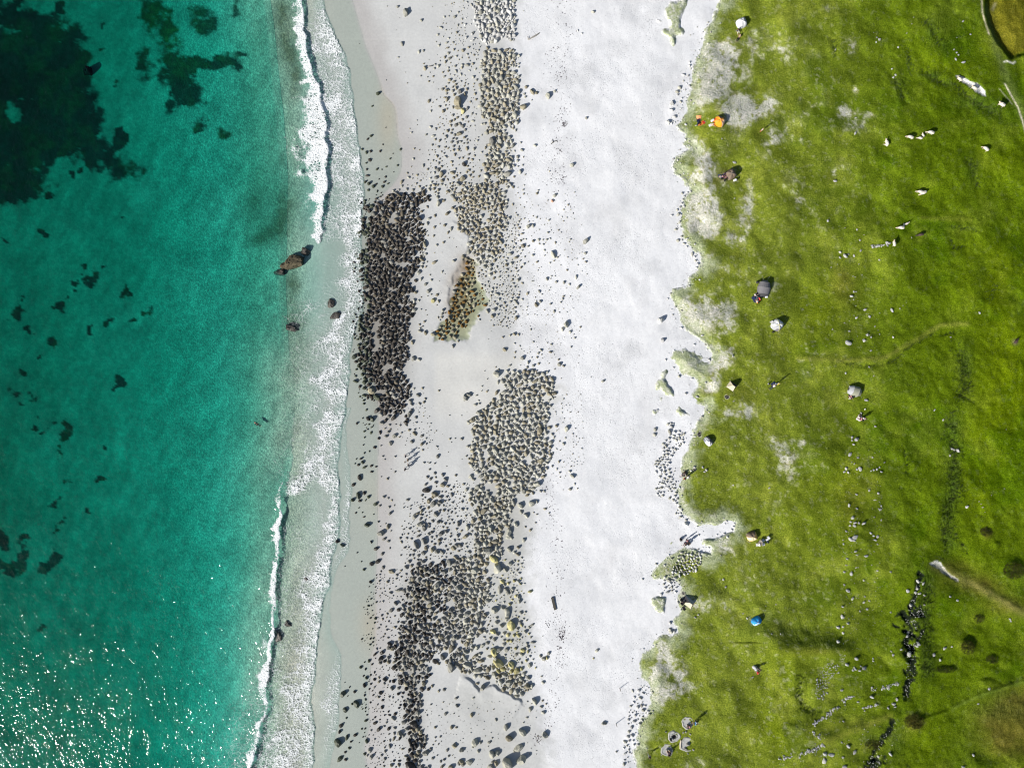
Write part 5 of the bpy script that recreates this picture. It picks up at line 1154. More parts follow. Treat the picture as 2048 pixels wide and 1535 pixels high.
def tunnel_tent(u, v, hoops, rot, mats, label, segs=10):
    """hoops: (position along the tent, half width, height, material of the bay that follows)"""
    root = empty("tunnel_tent", u, v, rot)
    tag(root, label, "tent", "tents pitched on the meadow")
    mb = MB(); pts = []
    for (x, w, h, mi) in hoops:
        for k in range(segs + 1):
            a = math.pi * k / segs
            pts.append((x, -w * math.cos(a), h * math.sin(a) ** .75))
    n = segs + 1
    b = len(mb.v); mb.v += pts
    for i in range(len(hoops) - 1):
        for k in range(segs):
            mb.f.append((i * n + k, i * n + k + 1, i * n + n + k + 1, i * n + n + k)); mb.m.append(hoops[i][3])
    mb.f.append(tuple(range(n))); mb.m.append(hoops[0][3])
    mb.f.append(tuple(range((len(hoops) - 1) * n, len(hoops) * n))); mb.m.append(hoops[-1][3])
    mb.build("canopy", mats, root)
    for (x, w, h, mi) in hoops[1:-1]:
        q = MB(); q.tube([(x, -w * math.cos(math.pi * k / 12) * 1.01, h * math.sin(math.pi * k / 12) ** .75 + .01) for k in range(13)], .02, 6)
        q.build("pole", paint("pole_grey", (.25, .25, .25)), root)
    (x, w, h, mi) = hoops[0]
    q = MB(); q.add([(x - .015, -w * .5, .03), (x - .015, w * .5, .03), (x - .015, w * .3, h * .8), (x - .015, -w * .3, h * .8), (x - .03, -w * .5, .03), (x - .03, w * .5, .03), (x - .03, w * .3, h * .8), (x - .03, -w * .3, h * .8)], [(0, 1, 2, 3), (7, 6, 5, 4), (0, 4, 5, 1), (1, 5, 6, 2), (2, 6, 7, 3), (3, 7, 4, 0)])
    q.build("door", paint("tent_dark", (.05, .05, .055)), root)
    for sx in (hoops[0], hoops[-1]):
        for sy in (-1, 1): guy(root, sx[0], sy * sx[1] * .7, sx[2] * .6, sx[0] * 1.5, sy * sx[1] * 1.6)
    return root

def ridge_tent(u, v, L, W, H, rot, mats, label, apex=(0, 0), top=.0, sag=.10):
    """a pole tent: four cloth faces meeting at a short ridge, the cloth sagging a little between"""
    root = empty("pole_tent", u, v, rot)
    tag(root, label, "tent", "tents pitched on the meadow")
    ax, ay = apex; C = [(-L / 2, -W / 2), (L / 2, -W / 2), (L / 2, W / 2), (-L / 2, W / 2)]
    T = [(ax - top, ay), (ax + top, ay)]
    tops = [(T[0], T[1]), (T[1], T[1]), (T[1], T[0]), (T[0], T[0])]
    mb = MB(); n = 6
    for q in range(4):
        a, b = C[q], C[(q + 1) % 4]; ta, tb = tops[q]
        P = []
        for j in range(n + 1):
            t = j / n
            for i in range(n + 1):
                s = i / n
                x0 = a[0] + (b[0] - a[0]) * s; y0 = a[1] + (b[1] - a[1]) * s; x1 = ta[0] + (tb[0] - ta[0]) * s; y1 = ta[1] + (tb[1] - ta[1]) * s
                k = 1 - sag * math.sin(math.pi * s) * math.sin(math.pi * t)
                P.append(((x0 + (x1 - x0) * t) * k, (y0 + (y1 - y0) * t) * k, H * t * (1 - sag * math.sin(math.pi * t) * .6)))
        mb.add(P, [(j * (n + 1) + i, j * (n + 1) + i + 1, j * (n + 1) + n + 2 + i, j * (n + 1) + n + 1 + i) for j in range(n) for i in range(n)], q % len(mats))
    mb.build("canopy", mats, root)
    q = MB(); q.tube([(ax, ay, 0), (ax, ay, H + .06)], .022, 6); q.build("pole", paint("pole_grey", (.25, .25, .25)), root)
    q = MB(); q.tube([(C[0][0], C[0][1], .03), (C[1][0], C[1][1], .03)], .02, 5); q.tube([(C[1][0], C[1][1], .03), (C[2][0], C[2][1], .03)], .02, 5); q.build("hem", paint("tent_dark", (.05, .05, .055)), root)
    for c in C: guy(root, c[0] * .95, c[1] * .95, .12, c[0] * 1.35, c[1] * 1.35)
    return root

R = math.radians
white = paint("tent_white", (.62, .63, .66)); lgrey = paint("tent_grey", (.36, .37, .39)); mgrey = paint("tent_mid_grey", (.16, .155, .165)); dgrey = paint("tent_dark", (.05, .05, .055))
orange = paint("tent_orange", (.78, .30, .02)); orange2 = paint("tent_pale_orange", (.80, .52, .36)); brownc = paint("tent_brown", (.19, .14, .10)); beige = paint("tent_beige", (.52, .47, .34)); olive = paint("tent_olive", (.26, .265, .20))
gold = paint("tent_gold", (.72, .46, .15)); cream = paint("tent_cream", (.74, .62, .40)); blue = paint("tent_blue", (.02, .26, .62)); paleblue = paint("tent_pale_blue", (.45, .62, .78)); yellowp = paint("pole_yellow", (.75, .68, .12)); redm = paint("cloth_red", (.55, .03, .03))
purple = paint("cloth_purple", (.07, .035, .06)); navy = paint("cloth_navy", (.02, .03, .08)); black = paint("cloth_black", (.018, .018, .02)); tealm = paint("cloth_teal", (.03, .16, .18)); whitec = paint("cloth_white", (.60, .60, .58)); greyc = paint("cloth_grey", (.25, .25, .26)); jeans = paint("cloth_blue_grey", (.07, .10, .16)); tanc = paint("cloth_tan", (.34, .26, .16)); pink = paint("cloth_pink", (.60, .30, .32)); green = paint("cloth_green", (.06, .14, .05)); yellowc = paint("cloth_yellow", (.72, .58, .05)); orangec = paint("cloth_orange", (.75, .22, .04))
wood = paint("bleached_wood", (.30, .28, .25)); darkwood = paint("dark_wood", (.075, .07, .06)); plankw = paint("pale_plank", (.66, .58, .46)); metal = paint("grey_metal", (.35, .35, .36))

dome_tent(1482, 48, 2.0, 1.9, 1.35, R(20), [white, lgrey], lambda a, t: 1 if (a < 1.0 or a > 5.6) else 0, "white dome tent at the top of the meadow edge", door=(4.3, lgrey))
dome_tent(1438, 244, 2.1, 1.9, 1.25, R(-25), [orange, orange2], lambda a, t: 1 if (a < .8 or a > 5.4) and t < .75 else 0, "bright orange dome tent with a grey window", door=(3.3, redm), window=(1.75, .45, mgrey))
dome_tent(1460, 350, 2.2, 2.0, 1.3, R(30), [brownc, mgrey], lambda a, t: 0, "brown dome tent with gear heaped at its door", door=(3.2, purple))
tunnel_tent(1527, 578, [(-1.6, .75, .55, 1), (-1.0, 1.15, 1.05, 0), (.2, 1.25, 1.25, 0), (1.2, 1.0, .95, 0), (1.7, .45, .35, 0)], R(80), [mgrey, dgrey], "dark grey tunnel tent with people sitting in front of it")
dome_tent(1553, 650, 2.2, 2.2, 1.45, R(-35), [white, lgrey, mgrey], lambda a, t: 2 if 5.0 < a < 5.8 and t < .6 else 0 if a < 4.2 else 1, "silvery white dome tent with yellow poles", door=(4.2, lgrey), pole=yellowp)
ridge_tent(1463, 772, 1.6, 1.4, 1.30, R(-35), [beige, mgrey, dgrey, beige], "small beige pole tent with a squarish shadow", apex=(.1, .1), top=.25)  # grey cloth on the faces away from the sun paints in their shade
tunnel_tent(1709, 782, [(-1.3, .7, .6, 1), (-.6, 1.0, 1.05, 0), (.5, 1.05, 1.1, 0), (1.2, .6, .5, 0)], R(-18), [olive, lgrey], "olive green tent beside scattered white stones")
dome_tent(1416, 882, 2.0, 1.3, 1.25, R(-52), [white, mgrey], lambda a, t: 1 if 0.2 < a < 2.9 else 0, "small white half dome tent near a fire ring", door=(4.0, navy), sharp=.16)  # mid grey back paints in the shaded side of the white cloth
dome_tent(1503, 1071, 2.0, 1.9, 1.35, R(20), [cream, gold, brownc], lambda a, t: 2 if .8 < a < 2.9 else 1 if (a > 5.3 or a < .8) else 0, "golden brown dome tent next to a camp table", door=(3.9, gold))
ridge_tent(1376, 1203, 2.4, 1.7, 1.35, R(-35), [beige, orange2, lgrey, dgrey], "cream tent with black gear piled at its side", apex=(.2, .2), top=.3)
dome_tent(1512, 1240, 2.0, 1.5, 1.15, R(30), [blue, paleblue], lambda a, t: 1 if 3.6 < a < 5.0 else 0, "bright blue dome tent in the lower meadow", door=(3.4, paleblue))
dome_tent(1510, 1334, 1.1, .85, .85, R(-30), [lgrey, white], lambda a, t: 1 if 3 < a < 5 else 0, "tiny pale grey tent with a person standing beside it", door=(4.2, mgrey), guys=False)

# ---- people
def bake(verts, edges, radii, root=0, sub=1):
    me = bpy.data.meshes.new("t"); me.from_pydata(verts, edges, [])
    o = bpy.data.objects.new("t", me); COL.objects.link(o)
    o.modifiers.new("s", 'SKIN'); 
    lay = me.skin_vertices[0].data
    for i, r in enumerate(radii): lay[i].radius = (r, r) if isinstance(r, (int, float)) else r; lay[i].use_root = (i == root)
    if sub: o.modifiers.new("d", 'SUBSURF').levels = sub; o.modifiers["d"].render_levels = sub
    dg = bpy.context.evaluated_depsgraph_get(); dg.update()
    out = bpy.data.meshes.new_from_object(o.evaluated_get(dg))
    bpy.data.objects.remove(o); bpy.data.meshes.remove(me)
    out.polygons.foreach_set("use_smooth", [True] * len(out.polygons))
    return out

def pose(kind):
    """joints of a figure facing +y: name -> (x, y, z)"""
    J = dict(pel=(0, 0, .96), spi=(0, .01, 1.14), che=(0, 0, 1.36), nec=(0, .01, 1.50), hea=(0, .03, 1.60), top=(0, .02, 1.71), nose=(0, .125, 1.60))
    for s, n in ((-1, 'l'), (1, 'r')):
        J.update({'sh' + n: (s * .18, 0, 1.42), 'el' + n: (s * .25, -.02, 1.13), 'wr' + n: (s * .27, .05, .90), 'pa' + n: (s * .27, .07, .82), 'hi' + n: (s * .095, 0, .92), 'kn' + n: (s * .11, .03, .50), 'an' + n: (s * .11, -.02, .09), 'to' + n: (s * .13, .16, .035), 'ea' + n: (s * .085, .02, 1.605)})
    if kind == 'walk':
        J.update(knl=(-.11, .20, .53), anl=(-.11, .30, .10), tol=(-.12, .46, .06), knr=(.11, -.06, .50), anr=(.11, -.36, .13), tor=(.12, -.22, .04), ell=(-.25, -.16, 1.15), wrl=(-.25, -.16, .92), pal=(-.25, -.14, .84), elr=(.25, .10, 1.15), wrr=(.24, .28, 1.0), par=(.24, .34, .95))
    if kind in ('sit', 'recline'):
        dz = -.84
        for k in list(J): J[k] = (J[k][0], J[k][1], J[k][2] + dz)
        for s, n in ((-1, 'l'), (1, 'r')):
            J.update({'hi' + n: (s * .10, .05, .11), 'kn' + n: (s * .15, .42, .43), 'an' + n: (s * .14, .66, .09), 'to' + n: (s * .15, .82, .04), 'el' + n: (s * .26, .14, .34), 'wr' + n: (s * .20, .36, .46), 'pa' + n: (s * .18, .43, .48)})
        if kind == 'recline':
            for k in ('spi', 'che', 'nec', 'hea', 'top', 'nose', 'shl', 'shr', 'eal', 'ear'):
                x, y, z = J[k]; J[k] = (x, y - (z - .12) * .75, .12 + (z - .12) * .62)
            for s, n in ((-1, 'l'), (1, 'r')): J.update({'kn' + n: (s * .14, .48, .14), 'an' + n: (s * .13, .90, .08), 'to' + n: (s * .17, .96, .20), 'el' + n: (s * .28, -.42, .24), 'wr' + n: (s * .26, -.36, .07), 'pa' + n: (s * .25, -.29, .04)})
    if kind == 'lie':
        for k in list(J):
            x, y, z = J[k]; J[k] = (x * 1.05, z - .96, .13 + y * .6)
    return J

BODY_R = dict(pel=.125, spi=.115, che=.13, nec=.058, hea=.098, top=.075, nose=.014, sh=.062, el=.043, wr=.028, pa=.033, hi=.088, kn=.058, an=.040, to=.034, ea=.018)
BODY_E = [('pel', 'spi'), ('spi', 'che'), ('che', 'nec'), ('nec', 'hea'), ('hea', 'top'), ('hea', 'nose'), ('hea', 'eal'), ('hea', 'ear')] + [(a + s, b + s) for s in 'lr' for a, b in (('sh', 'el'), ('el', 'wr'), ('wr', 'pa'), ('hi', 'kn'), ('kn', 'an'), ('an', 'to'))] + [('che', 'shl'), ('che', 'shr'), ('pel', 'hil'), ('pel', 'hir')]
_fig = {}
def figure_meshes(kind):
    if kind in _fig: return _fig[kind]
    J = pose(kind); names = list(J)
    rad = lambda k: BODY_R.get(k, BODY_R.get(k[:2], .05))
    V = [J[k] for k in names]; Rr = [rad(k) for k in names]; Ed = [(names.index(a), names.index(b)) for a, b in BODY_E]
    for s, sg in (('l', -1), ('r', 1)):                     # five fingers: four from the end of the palm, the thumb from its side
        w, p = Vector(J['wr' + s]), Vector(J['pa' + s]); d = (p - w).normalized()
        side = d.cross(Vector((sg, .2, .1))).normalized(); inn = d.cross(side).normalized()
        pi_ = names.index('pa' + s)
        for q, (off, ln) in enumerate(((-.026, .062), (-.009, .074), (.009, .070), (.026, .056))):
            a = p + side * off + d * .025; b = a + d * ln * .55 + inn * .006; c = b + d * ln * .42 + inn * .020
            i = len(V); V += [tuple(a), tuple(b), tuple(c)]; Rr += [.010, .009, .007]; Ed += [(pi_, i), (i, i + 1), (i + 1, i + 2)]
        a = w.lerp(p, .6) + side * .034; b = a + side * .022 + d * .028; c = b + d * .026 + side * .004
        i = len(V); V += [tuple(a), tuple(b), tuple(c)]; Rr += [.012, .011, .009]; Ed += [(pi_, i), (i, i + 1), (i + 1, i + 2)]
    body = bake(V, Ed, Rr, names.index('pel'))
    def cloth(keys, edges, grow, extra=None):
        V = [J[k] for k in keys]; Rr = [rad(k) + grow for k in keys]
        for k, p, r in (extra or []): keys = keys + [k]; V.append(p); Rr.append(r)
        return bake(V, [(keys.index(a), keys.index(b)) for a, b in edges], Rr)
    def mid(a, b, t): return tuple(J[a][q] + (J[b][q] - J[a][q]) * t for q in range(3))
    shirt = cloth(['pel', 'spi', 'che', 'shl', 'shr', 'ell', 'elr', 'nec'], [('pel', 'spi'), ('spi', 'che'), ('che', 'shl'), ('che', 'shr'), ('shl', 'ell'), ('shr', 'elr'), ('che', 'nec'), ('ell', 'fl'), ('elr', 'fr')], .018, [('fl', mid('ell', 'wrl', .75), .045), ('fr', mid('elr', 'wrr', .75), .045)])
    trousers = cloth(['pel', 'hil', 'hir', 'knl', 'knr'], [('pel', 'hil'), ('pel', 'hir'), ('hil', 'knl'), ('hir', 'knr'), ('knl', 'cl'), ('knr', 'cr')], .016, [('cl', mid('knl', 'anl', .85), .058), ('cr', mid('knr', 'anr', .85), .058)])
    hv, hf = ico(2); h = Vector(J['hea']); t = Vector(J['top'])
    up = (t - h).normalized(); n3 = Vector(J['nose']) - h; back = -(n3 - up * n3.dot(up)).normalized()
    c = h + up * .045 + back * .022
    hm = bpy.data.meshes.new("hair")
    hp = []
    for p in hv:
        q = Vector(p) * .118
        dd = q.dot(-back)
        if dd > .05 and q.dot(up) < .045: q *= .72
        hp.append(tuple(c + q))
    hm.from_pydata(hp, [], [tuple(x) for x in hf]); hm.polygons.foreach_set("use_smooth", [True] * len(hf))
    _fig[kind] = (body, shirt, trousers, hm); return _fig[kind]

skin = paint("skin", (.48, .29, .20)); hairb = paint("hair_brown", (.05, .032, .02)); hairf = paint("hair_fair", (.36, .26, .12)); shoe = black
def person(u, v, kind, rot, shirt, trousers, label, hair=None, s=1.0, group=None, dz=0.0):
    body, sh, trr, hm = figure_meshes(kind)
    def inst(name, me, mat):
        k = me.copy(); k.materials.clear(); k.materials.append(mat)
        o = bpy.data.objects.new(name, k); COL.objects.link(o); return o
    o = inst("person", body, skin); o.location = at(u, v, dz); o.rotation_euler = (0, 0, rot); o.scale = (s, s, s)
    tag(o, label, "person", group)
    for nm, me, mat in (("shirt", sh, shirt), ("trousers", trr, trousers), ("hair", hm, hair or hairb)):
        c = inst(nm, me, mat); c.parent = o
    return o

WALK = "people walking across the damp sand"
person(813, 910.5, 'walk', R(60), navy, black, "person in dark clothes walking furthest up the damp sand", group=WALK)
person(817.5, 918.5, 'walk', R(70), tanc, jeans, "person in a brownish top walking between two others on sand", group=WALK)
person(818.5, 928.5, 'walk', R(60), greyc, black, "person walking just behind the brownish one on damp sand", group=WALK)
person(812, 937, 'walk', R(50), black, navy, "person in black walking lowest of the beach group", group=WALK)
person(811, 923, 'walk', R(70), black, black, "small child in black among the beach walkers", s=.6, group=WALK)
person(1297, 1507, 'walk', R(10), black, whitec, "person in black top and pale trousers walking alone near four sandy pits")
person(1521, 263, 'stand', R(40), whitec, redm, "person in white and red standing alone on the upper meadow", hair=hairf)
person(1474, 62, 'sit', R(200), black, whitec, "person in black sitting just below the white dome tent")
person(1477, 76, 'recline', R(150), tanc, black, "person in tan reclining on the grass below the white dome tent")
person(1405, 247, 'lie', R(-55), redm, orangec, "person in a red top lying beside the orange mat")
person(1397, 247, 'recline', R(20), orangec, navy, "person in orange reclining beside the red one")
person(1425, 249, 'sit', R(240), whitec, orangec, "person in white sitting at the door of the orange tent")
person(1447, 348, 'sit', R(220), navy, purple, "person in navy sitting at the brown tent's door")
person(1444, 354, 'lie', R(80), greyc, pink, "person in grey lying on the ground by the brown tent")
GRP = "people sitting by the dark grey tent"
person(1509, 590, 'sit', R(300), whitec, jeans, "person in white sitting nearest the beach by the dark grey tent", group=GRP)
person(1513, 594, 'sit', R(200), tealm, navy, "person in teal sitting between others by the dark grey tent", group=GRP)
person(1518, 598, 'sit', R(110), redm, purple, "person in red sitting by the dark grey tent", group=GRP)
person(1513, 600, 'recline', R(20), whitec, navy, "person in white reclining in front of the dark grey tent's group", group=GRP)
person(1545, 773, 'recline', R(130), whitec, navy, "person in white reclining beside a navy blanket")
person(1553, 767, 'stand', R(220), yellowc, whitec, "person in yellow standing over a white clad companion", hair=hairf)
person(1702, 796, 'sit', R(40), black, pink, "person in black sitting in front of the olive tent")
person(1699, 793, 'recline', R(0), whitec, black, "person in white reclining in front of the olive tent")
PIC = "people sitting among pale stones under the olive tent"
person(1716, 833, 'sit', R(320), whitec, tanc, "person in white sitting among stones below the olive tent", group=PIC)
person(1721, 838, 'sit', R(60), pink, purple, "person in pink sitting among stones below the olive tent", group=PIC)
person(1724, 836, 'stand', R(120), navy, whitec, "person in navy standing among stones below the olive tent", group=PIC)
BL = "people sitting at the meadow edge"
person(1367, 945, 'sit', R(250), black, navy, "person in black sitting at the meadow edge below the half dome tent", group=BL)
person(1370, 949, 'sit', R(100), greyc, black, "person in grey sitting at the meadow edge below the half dome tent", group=BL)
person(1374, 951, 'stand', R(190), whitec, black, "person in white standing at the meadow edge below the half dome tent", group=BL)
GUL = "people in the sandy gully mouth"
person(1372, 1078, 'stand', R(210), pink, black, "person in pink standing in the mouth of the sandy gully", group=GUL)
person(1376, 1083, 'stand', R(170), black, black, "person in black standing in the mouth of the sandy gully", group=GUL)
person(1370, 1085, 'sit', R(150), purple, black, "person in purple sitting in the mouth of the sandy gully", group=GUL)
person(1515, 1333, 'stand', R(140), navy, black, "person in navy standing beside the tiny pale grey tent")
person(1513, 1341, 'recline', R(40), redm, greyc, "person in red reclining below the tiny pale grey tent")
PITP = "people sitting in the sandy pits"
person(1375, 1447, 'sit', R(200), black, whitec, "person in black sitting in the upper right sandy pit", group=PITP)
person(1379, 1451, 'sit', R(120), pink, navy, "person in pink sitting in the upper right sandy pit", group=PITP)
person(1391, 1439, 'stand', R(150), whitec, navy, "person in white standing beside the upper right sandy pit", group=PITP)
person(1391, 1444, 'sit', R(90), blue, tanc, "person in bright blue sitting beside the upper right sandy pit", group=PITP)
person(1333, 1497, 'sit', R(220), whitec, black, "person in white sitting in the lower left sandy pit", group=PITP)
person(1336, 1503, 'stand', R(200), black, pink, "person in black standing in the lower left sandy pit", group=PITP)
person(1339, 1499, 'sit', R(120), tanc, navy, "person in tan sitting in the lower left sandy pit", group=PITP)
person(518.5, 847, 'lie', R(60), black, black, "swimmer in black floating in the green shallows", dz=-F_sand(518.5, 847) - .05)

# ---- camp gear
def rucksack(u, v, rot, mat, label, s=1.0):
    root = empty("rucksack", u, v, rot, s=s); tag(root, label, "rucksack", "gear lying around the camps")
    mb = MB(); mb.box((0, 0, .30), (.36, .26, .60), taper=.82, bev=.3); mb.box((0, .17, .22), (.26, .12, .30), taper=.9, bev=.3); mb.build("bag", mat, root, True)
    mb = MB(); mb.box((0, .02, .62), (.34, .30, .12), taper=.8, bev=.4); mb.build("lid", paint("strap_black", (.02, .02, .02)), root, True)
    for sx in (-.1, .1):
        mb = MB(); mb.tube([(sx, -.13, .55), (sx * 1.2, -.22, .42), (sx * 1.2, -.20, .2), (sx, -.13, .1)], .022, 6); mb.build("strap", paint("strap_black", (.02, .02, .02)), root)
def cloth_sheet(u, v, w, l, rot, mat, label, name="blanket", seed=0, dz=.05, cat=None, thick=.03):
    n = 12; mb = MB(); r = np.random.default_rng(seed); ph = r.uniform(0, 6, 4)
    z = lambda x, y: dz + .05 * math.sin(3.1 * x + ph[0]) * math.sin(2.7 * y + ph[1]) + .03 * math.sin(7 * x + ph[2]) * math.cos(6 * y + ph[3])
    P = [(w * (i / n - .5) * (1 + .05 * math.sin(j + ph[0])), l * (j / n - .5) * (1 + .05 * math.sin(i + ph[1])), z(w * i / n, l * j / n)) for j in range(n + 1) for i in range(n + 1)]
    N = len(P); Q = [(x, y, q - thick - .03) for x, y, q in P]; k = n + 1
    F = [(j * k + i, j * k + i + 1, j * k + k + i + 1, j * k + k + i) for j in range(n) for i in range(n)]
    F += [tuple(N + q for q in reversed(f)) for f in F]
    for i in range(n):
        F += [(i, N + i, N + i + 1, i + 1), (n * k + i + 1, N + n * k + i + 1, N + n * k + i, n * k + i), (i * k + k, N + i * k + k, N + i * k, i * k), (i * k + n, N + i * k + n, N + i * k + k + n, i * k + k + n)]
    mb.add(P + Q, F); o = mb.build(name, mat, None, True); o.location = at(u, v); o.rotation_euler = (0, 0, rot)
    tag(o, label, cat or name, "gear lying around the camps"); return o
def sleeping_mat(u, v, rot, mat, label, w=.6, l=1.7):
    mb = MB()
    for k in range(7): mb.tube([(-l / 2, (k - 3) * w / 7, .05), (l / 2, (k - 3) * w / 7, .05)], w / 12.5, 8)
    mb.box((0, 0, .03), (l * .98, w * .95, .04)); o = mb.build("sleeping_mat", mat, None, True); o.location = at(u, v, .01); o.rotation_euler = (0, 0, rot)
    tag(o, label, "mat", "gear lying around the camps")
def cool_box(u, v, rot, label, mat=None, s=1.0):
    root = empty("cool_box", u, v, rot, s=s); tag(root, label, "cool box", "gear lying around the camps")
    mb = MB(); mb.box((0, 0, .18), (.55, .36, .36), taper=1.06); mb.build("tub", mat or whitec, root)
    mb = MB(); mb.box((0, 0, .395), (.60, .41, .07), bev=.3); mb.build("lid", paint("lid_white", (.7, .72, .74)), root)
    mb = MB(); mb.tube([(-.28, -.19, .33), (-.24, -.26, .42), (.24, -.26, .42), (.28, -.19, .33)], .018, 6); mb.build("handle", metal, root)
def camp_table(u, v, rot, label):
    root = empty("camp_table", u, v, rot); tag(root, label, "table", "gear lying around the camps")
    mb = MB()
    for k in range(5): mb.box((0, (k - 2) * .155, .52), (1.0, .14, .03))
    mb.build("tabletop", paint("table_tan", (.36, .31, .25)), root)
    for sx in (-.42, .42):
        for sy in (-.3, .3):
            mb = MB(); mb.tube([(sx, sy, .5), (sx * 1.1, sy * 1.1, 0)], .02, 6); mb.build("leg", metal, root)
def camp_chair(u, v, rot, mat, label):
    root = empty("camp_chair", u, v, rot); tag(root, label, "chair", "gear lying around the camps")
    mb = MB(); mb.box((0, 0, .40), (.52, .46, .05)); mb.build("seat", mat, root)
    mb = MB(); mb.add([(-.26, -.22, .42), (.26, -.22, .42), (.26, -.38, .88), (-.26, -.38, .88), (-.26, -.26, .42), (.26, -.26, .42), (.26, -.42, .88), (-.26, -.42, .88)], [(0, 1, 2, 3), (7, 6, 5, 4), (0, 4, 5, 1), (1, 5, 6, 2), (2, 6, 7, 3), (3, 7, 4, 0)]); mb.build("backrest", mat, root)
    for sx in (-.25, .25):
        for y0, y1 in ((.22, -.26), (-.24, .26)):
            mb = MB(); mb.tube([(sx, y0, .42), (sx * 1.05, y1, 0)], .016, 6); mb.build("leg", metal, root)
def stone_ring(u, v, rad, label, n=11):
    root = empty("fire_ring", u, v); tag(root, label, "fire ring", "fire rings on the meadow")
    for k in range(n):
        a = 6.283 * k / n + random.uniform(-.1, .1); o = bpy.data.objects.new("stone", rock_mesh('pale', random.randrange(14))); COL.objects.link(o)
        o.parent = root; o.location = (rad * math.cos(a), rad * math.sin(a), 0); q = random.uniform(.16, .28); o.scale = (q, q, q); o.rotation_euler = (0, 0, a)
    mb = MB(); P = [(0, 0, .10)] + [(rad * .85 * math.cos(6.283 * k / 16) * random.uniform(.85, 1.05), rad * .85 * math.sin(6.283 * k / 16), .045) for k in range(16)] + [(rad * .95 * math.cos(6.283 * k / 16), rad * .95 * math.sin(6.283 * k / 16), -.06) for k in range(16)]
    mb.add(P, [(0, 1 + k, 1 + (k + 1) % 16) for k in range(16)] + [(1 + k, 17 + k, 17 + (k + 1) % 16, 1 + (k + 1) % 16) for k in range(16)]); mb.build("ash_bed", paint("ash_black", (.015, .015, .016)), root)
    mb = MB(); mb.tube([(-rad * .6, -.05, .12), (rad * .5, .12, .14)], .05, 7); mb.build("log", wood, root)
def sand_pit(u, v, rx, ry, rot, label, seed, fire=False):
    """a round pad of trodden grey sand inside a low turf and sand lip"""
    root = empty("sand_pit", u, v, rot); tag(root, label, "sand pit", "sandy pits in the lower meadow")
    n = 40; prof = [(.0, .05), (.45, .05), (.74, .045), (.82, .07), (.90, .13), (1.0, .12), (1.08, .05), (1.16, -.10)]
    P = []; 
    for q, z in prof[1:]:
        for k in range(n):
            a = 6.283 * k / n; w = 1 + .07 * math.sin(3 * a + seed) + .04 * math.sin(7 * a + 2 * seed)
            P.append((rx * q * w * math.cos(a), ry * q * w * math.sin(a), z + (.015 * math.sin(9 * a + 5 * q + seed) if q > .7 else 0)))
    gs = paint("pit_sand", (.40, .40, .385), var=.22, scale=3.0)
    def ringmesh(name, a, b, mat):
        mb = MB(); vs = P[a * n:(b + 1) * n]; F = [(j * n + k, j * n + (k + 1) % n, j * n + n + (k + 1) % n, j * n + n + k) for j in range(b - a) for k in range(n)]
        if a == 0: F.append(tuple(range(n)))
        mb.add(vs, F); mb.build(name, mat, root, True)
    ringmesh("floor", 0, 2, gs); ringmesh("rim", 2, 6, paint("pit_rim", (.34, .34, .31), var=.25, scale=3.0))
    if fire:
        mb = MB(); m = 14; mb.add([(0, 0, .13)] + [(.42 * math.cos(6.283 * k / m) * (1 + .2 * math.sin(k * 2.3)), .42 * math.sin(6.283 * k / m), .06) for k in range(m)], [(0, 1 + k, 1 + (k + 1) % m) for k in range(m)]); mb.build("ash_bed", paint("ash_black", (.015, .015, .016)), root)
        for k in range(9):
            a = 6.283 * k / 9; o = bpy.data.objects.new("stone", rock_mesh('pale', k)); COL.objects.link(o); o.parent = root; o.location = (.55 * math.cos(a), .5 * math.sin(a), .06); o.scale = (.28, .24, .24)

sand_pit(1375, 1444, 1.1, 1.15, .2, "upper right round sandy pit with people in it", 1.0)
sand_pit(1348, 1472, 1.15, 1.05, .3, "round sandy pit with a black fire bed in the middle", 2.2, fire=True)
sand_pit(1334, 1499, 1.1, 1.1, .0, "lower left round sandy pit with people in it", 3.7)
sand_pit(1374, 1488, 1.3, 1.35, .5, "largest round sandy pit with a pale plank at its rim", 5.1)
mb = MB(); mb.box((0, 0, .16), (.16, 1.7, .28), bev=.08); o = mb.build("plank", plankw); o.location = at(1360.5, 1487); o.rotation_euler = (0, 0, R(-6)); tag(o, "pale plank standing on edge beside the largest sandy pit", "plank")
o = bpy.data.objects.new("boulder", rock_mesh('grey', 5)); COL.objects.link(o); o.location = at(1376, 1486, .02); o.scale = (.9, .8, .8); tag(o, "dark grey boulder inside the largest sandy pit", "boulder")
mb = MB(); mb.tube([(-.35, 0, .14), (.1, .02, .15), (.38, 0, .13)], [.09, .11, .08], 9); o = mb.build("firewood_log", wood); o.location = at(1371, 1496); o.rotation_euler = (0, 0, R(-30)); tag(o, "short grey log lying in the largest sandy pit", "log")
stone_ring(1454, 793, .45, "grey fire ring below the small beige tent")
stone_ring(1399.5, 868.5, .5, "black fire ring beside the white half dome tent")
stone_ring(1389, 938, .3, "small fire ring right of the meadow edge group", 8)
sleeping_mat(1400, 234.5, R(8), paint("mat_orange", (.80, .36, .16)), "orange sleeping mat laid out left of the orange tent", .75, 1.4)
cloth_sheet(1400.5, 240, 1.3, .7, R(5), purple, "dark purple blanket between the orange mat and people", seed=1)
cloth_sheet(1407, 244, .7, .6, R(30), orangec, "orange cloth spread beside the person in red", seed=2, name="towel")
cloth_sheet(1422, 250, .9, .5, R(25), whitec, "white towel in front of the orange tent", seed=3, name="towel")
cool_box(1424, 242, R(30), "white cool box at the orange tent's door")
rucksack(1395, 250, .3, navy, "navy rucksack at the feet of the orange mat people")
rucksack(1443, 358, 1.0, black, "black rucksack below the brown tent's door")
rucksack(1449, 361, .2, black, "second black bag leaning at the brown tent's corner", .9)
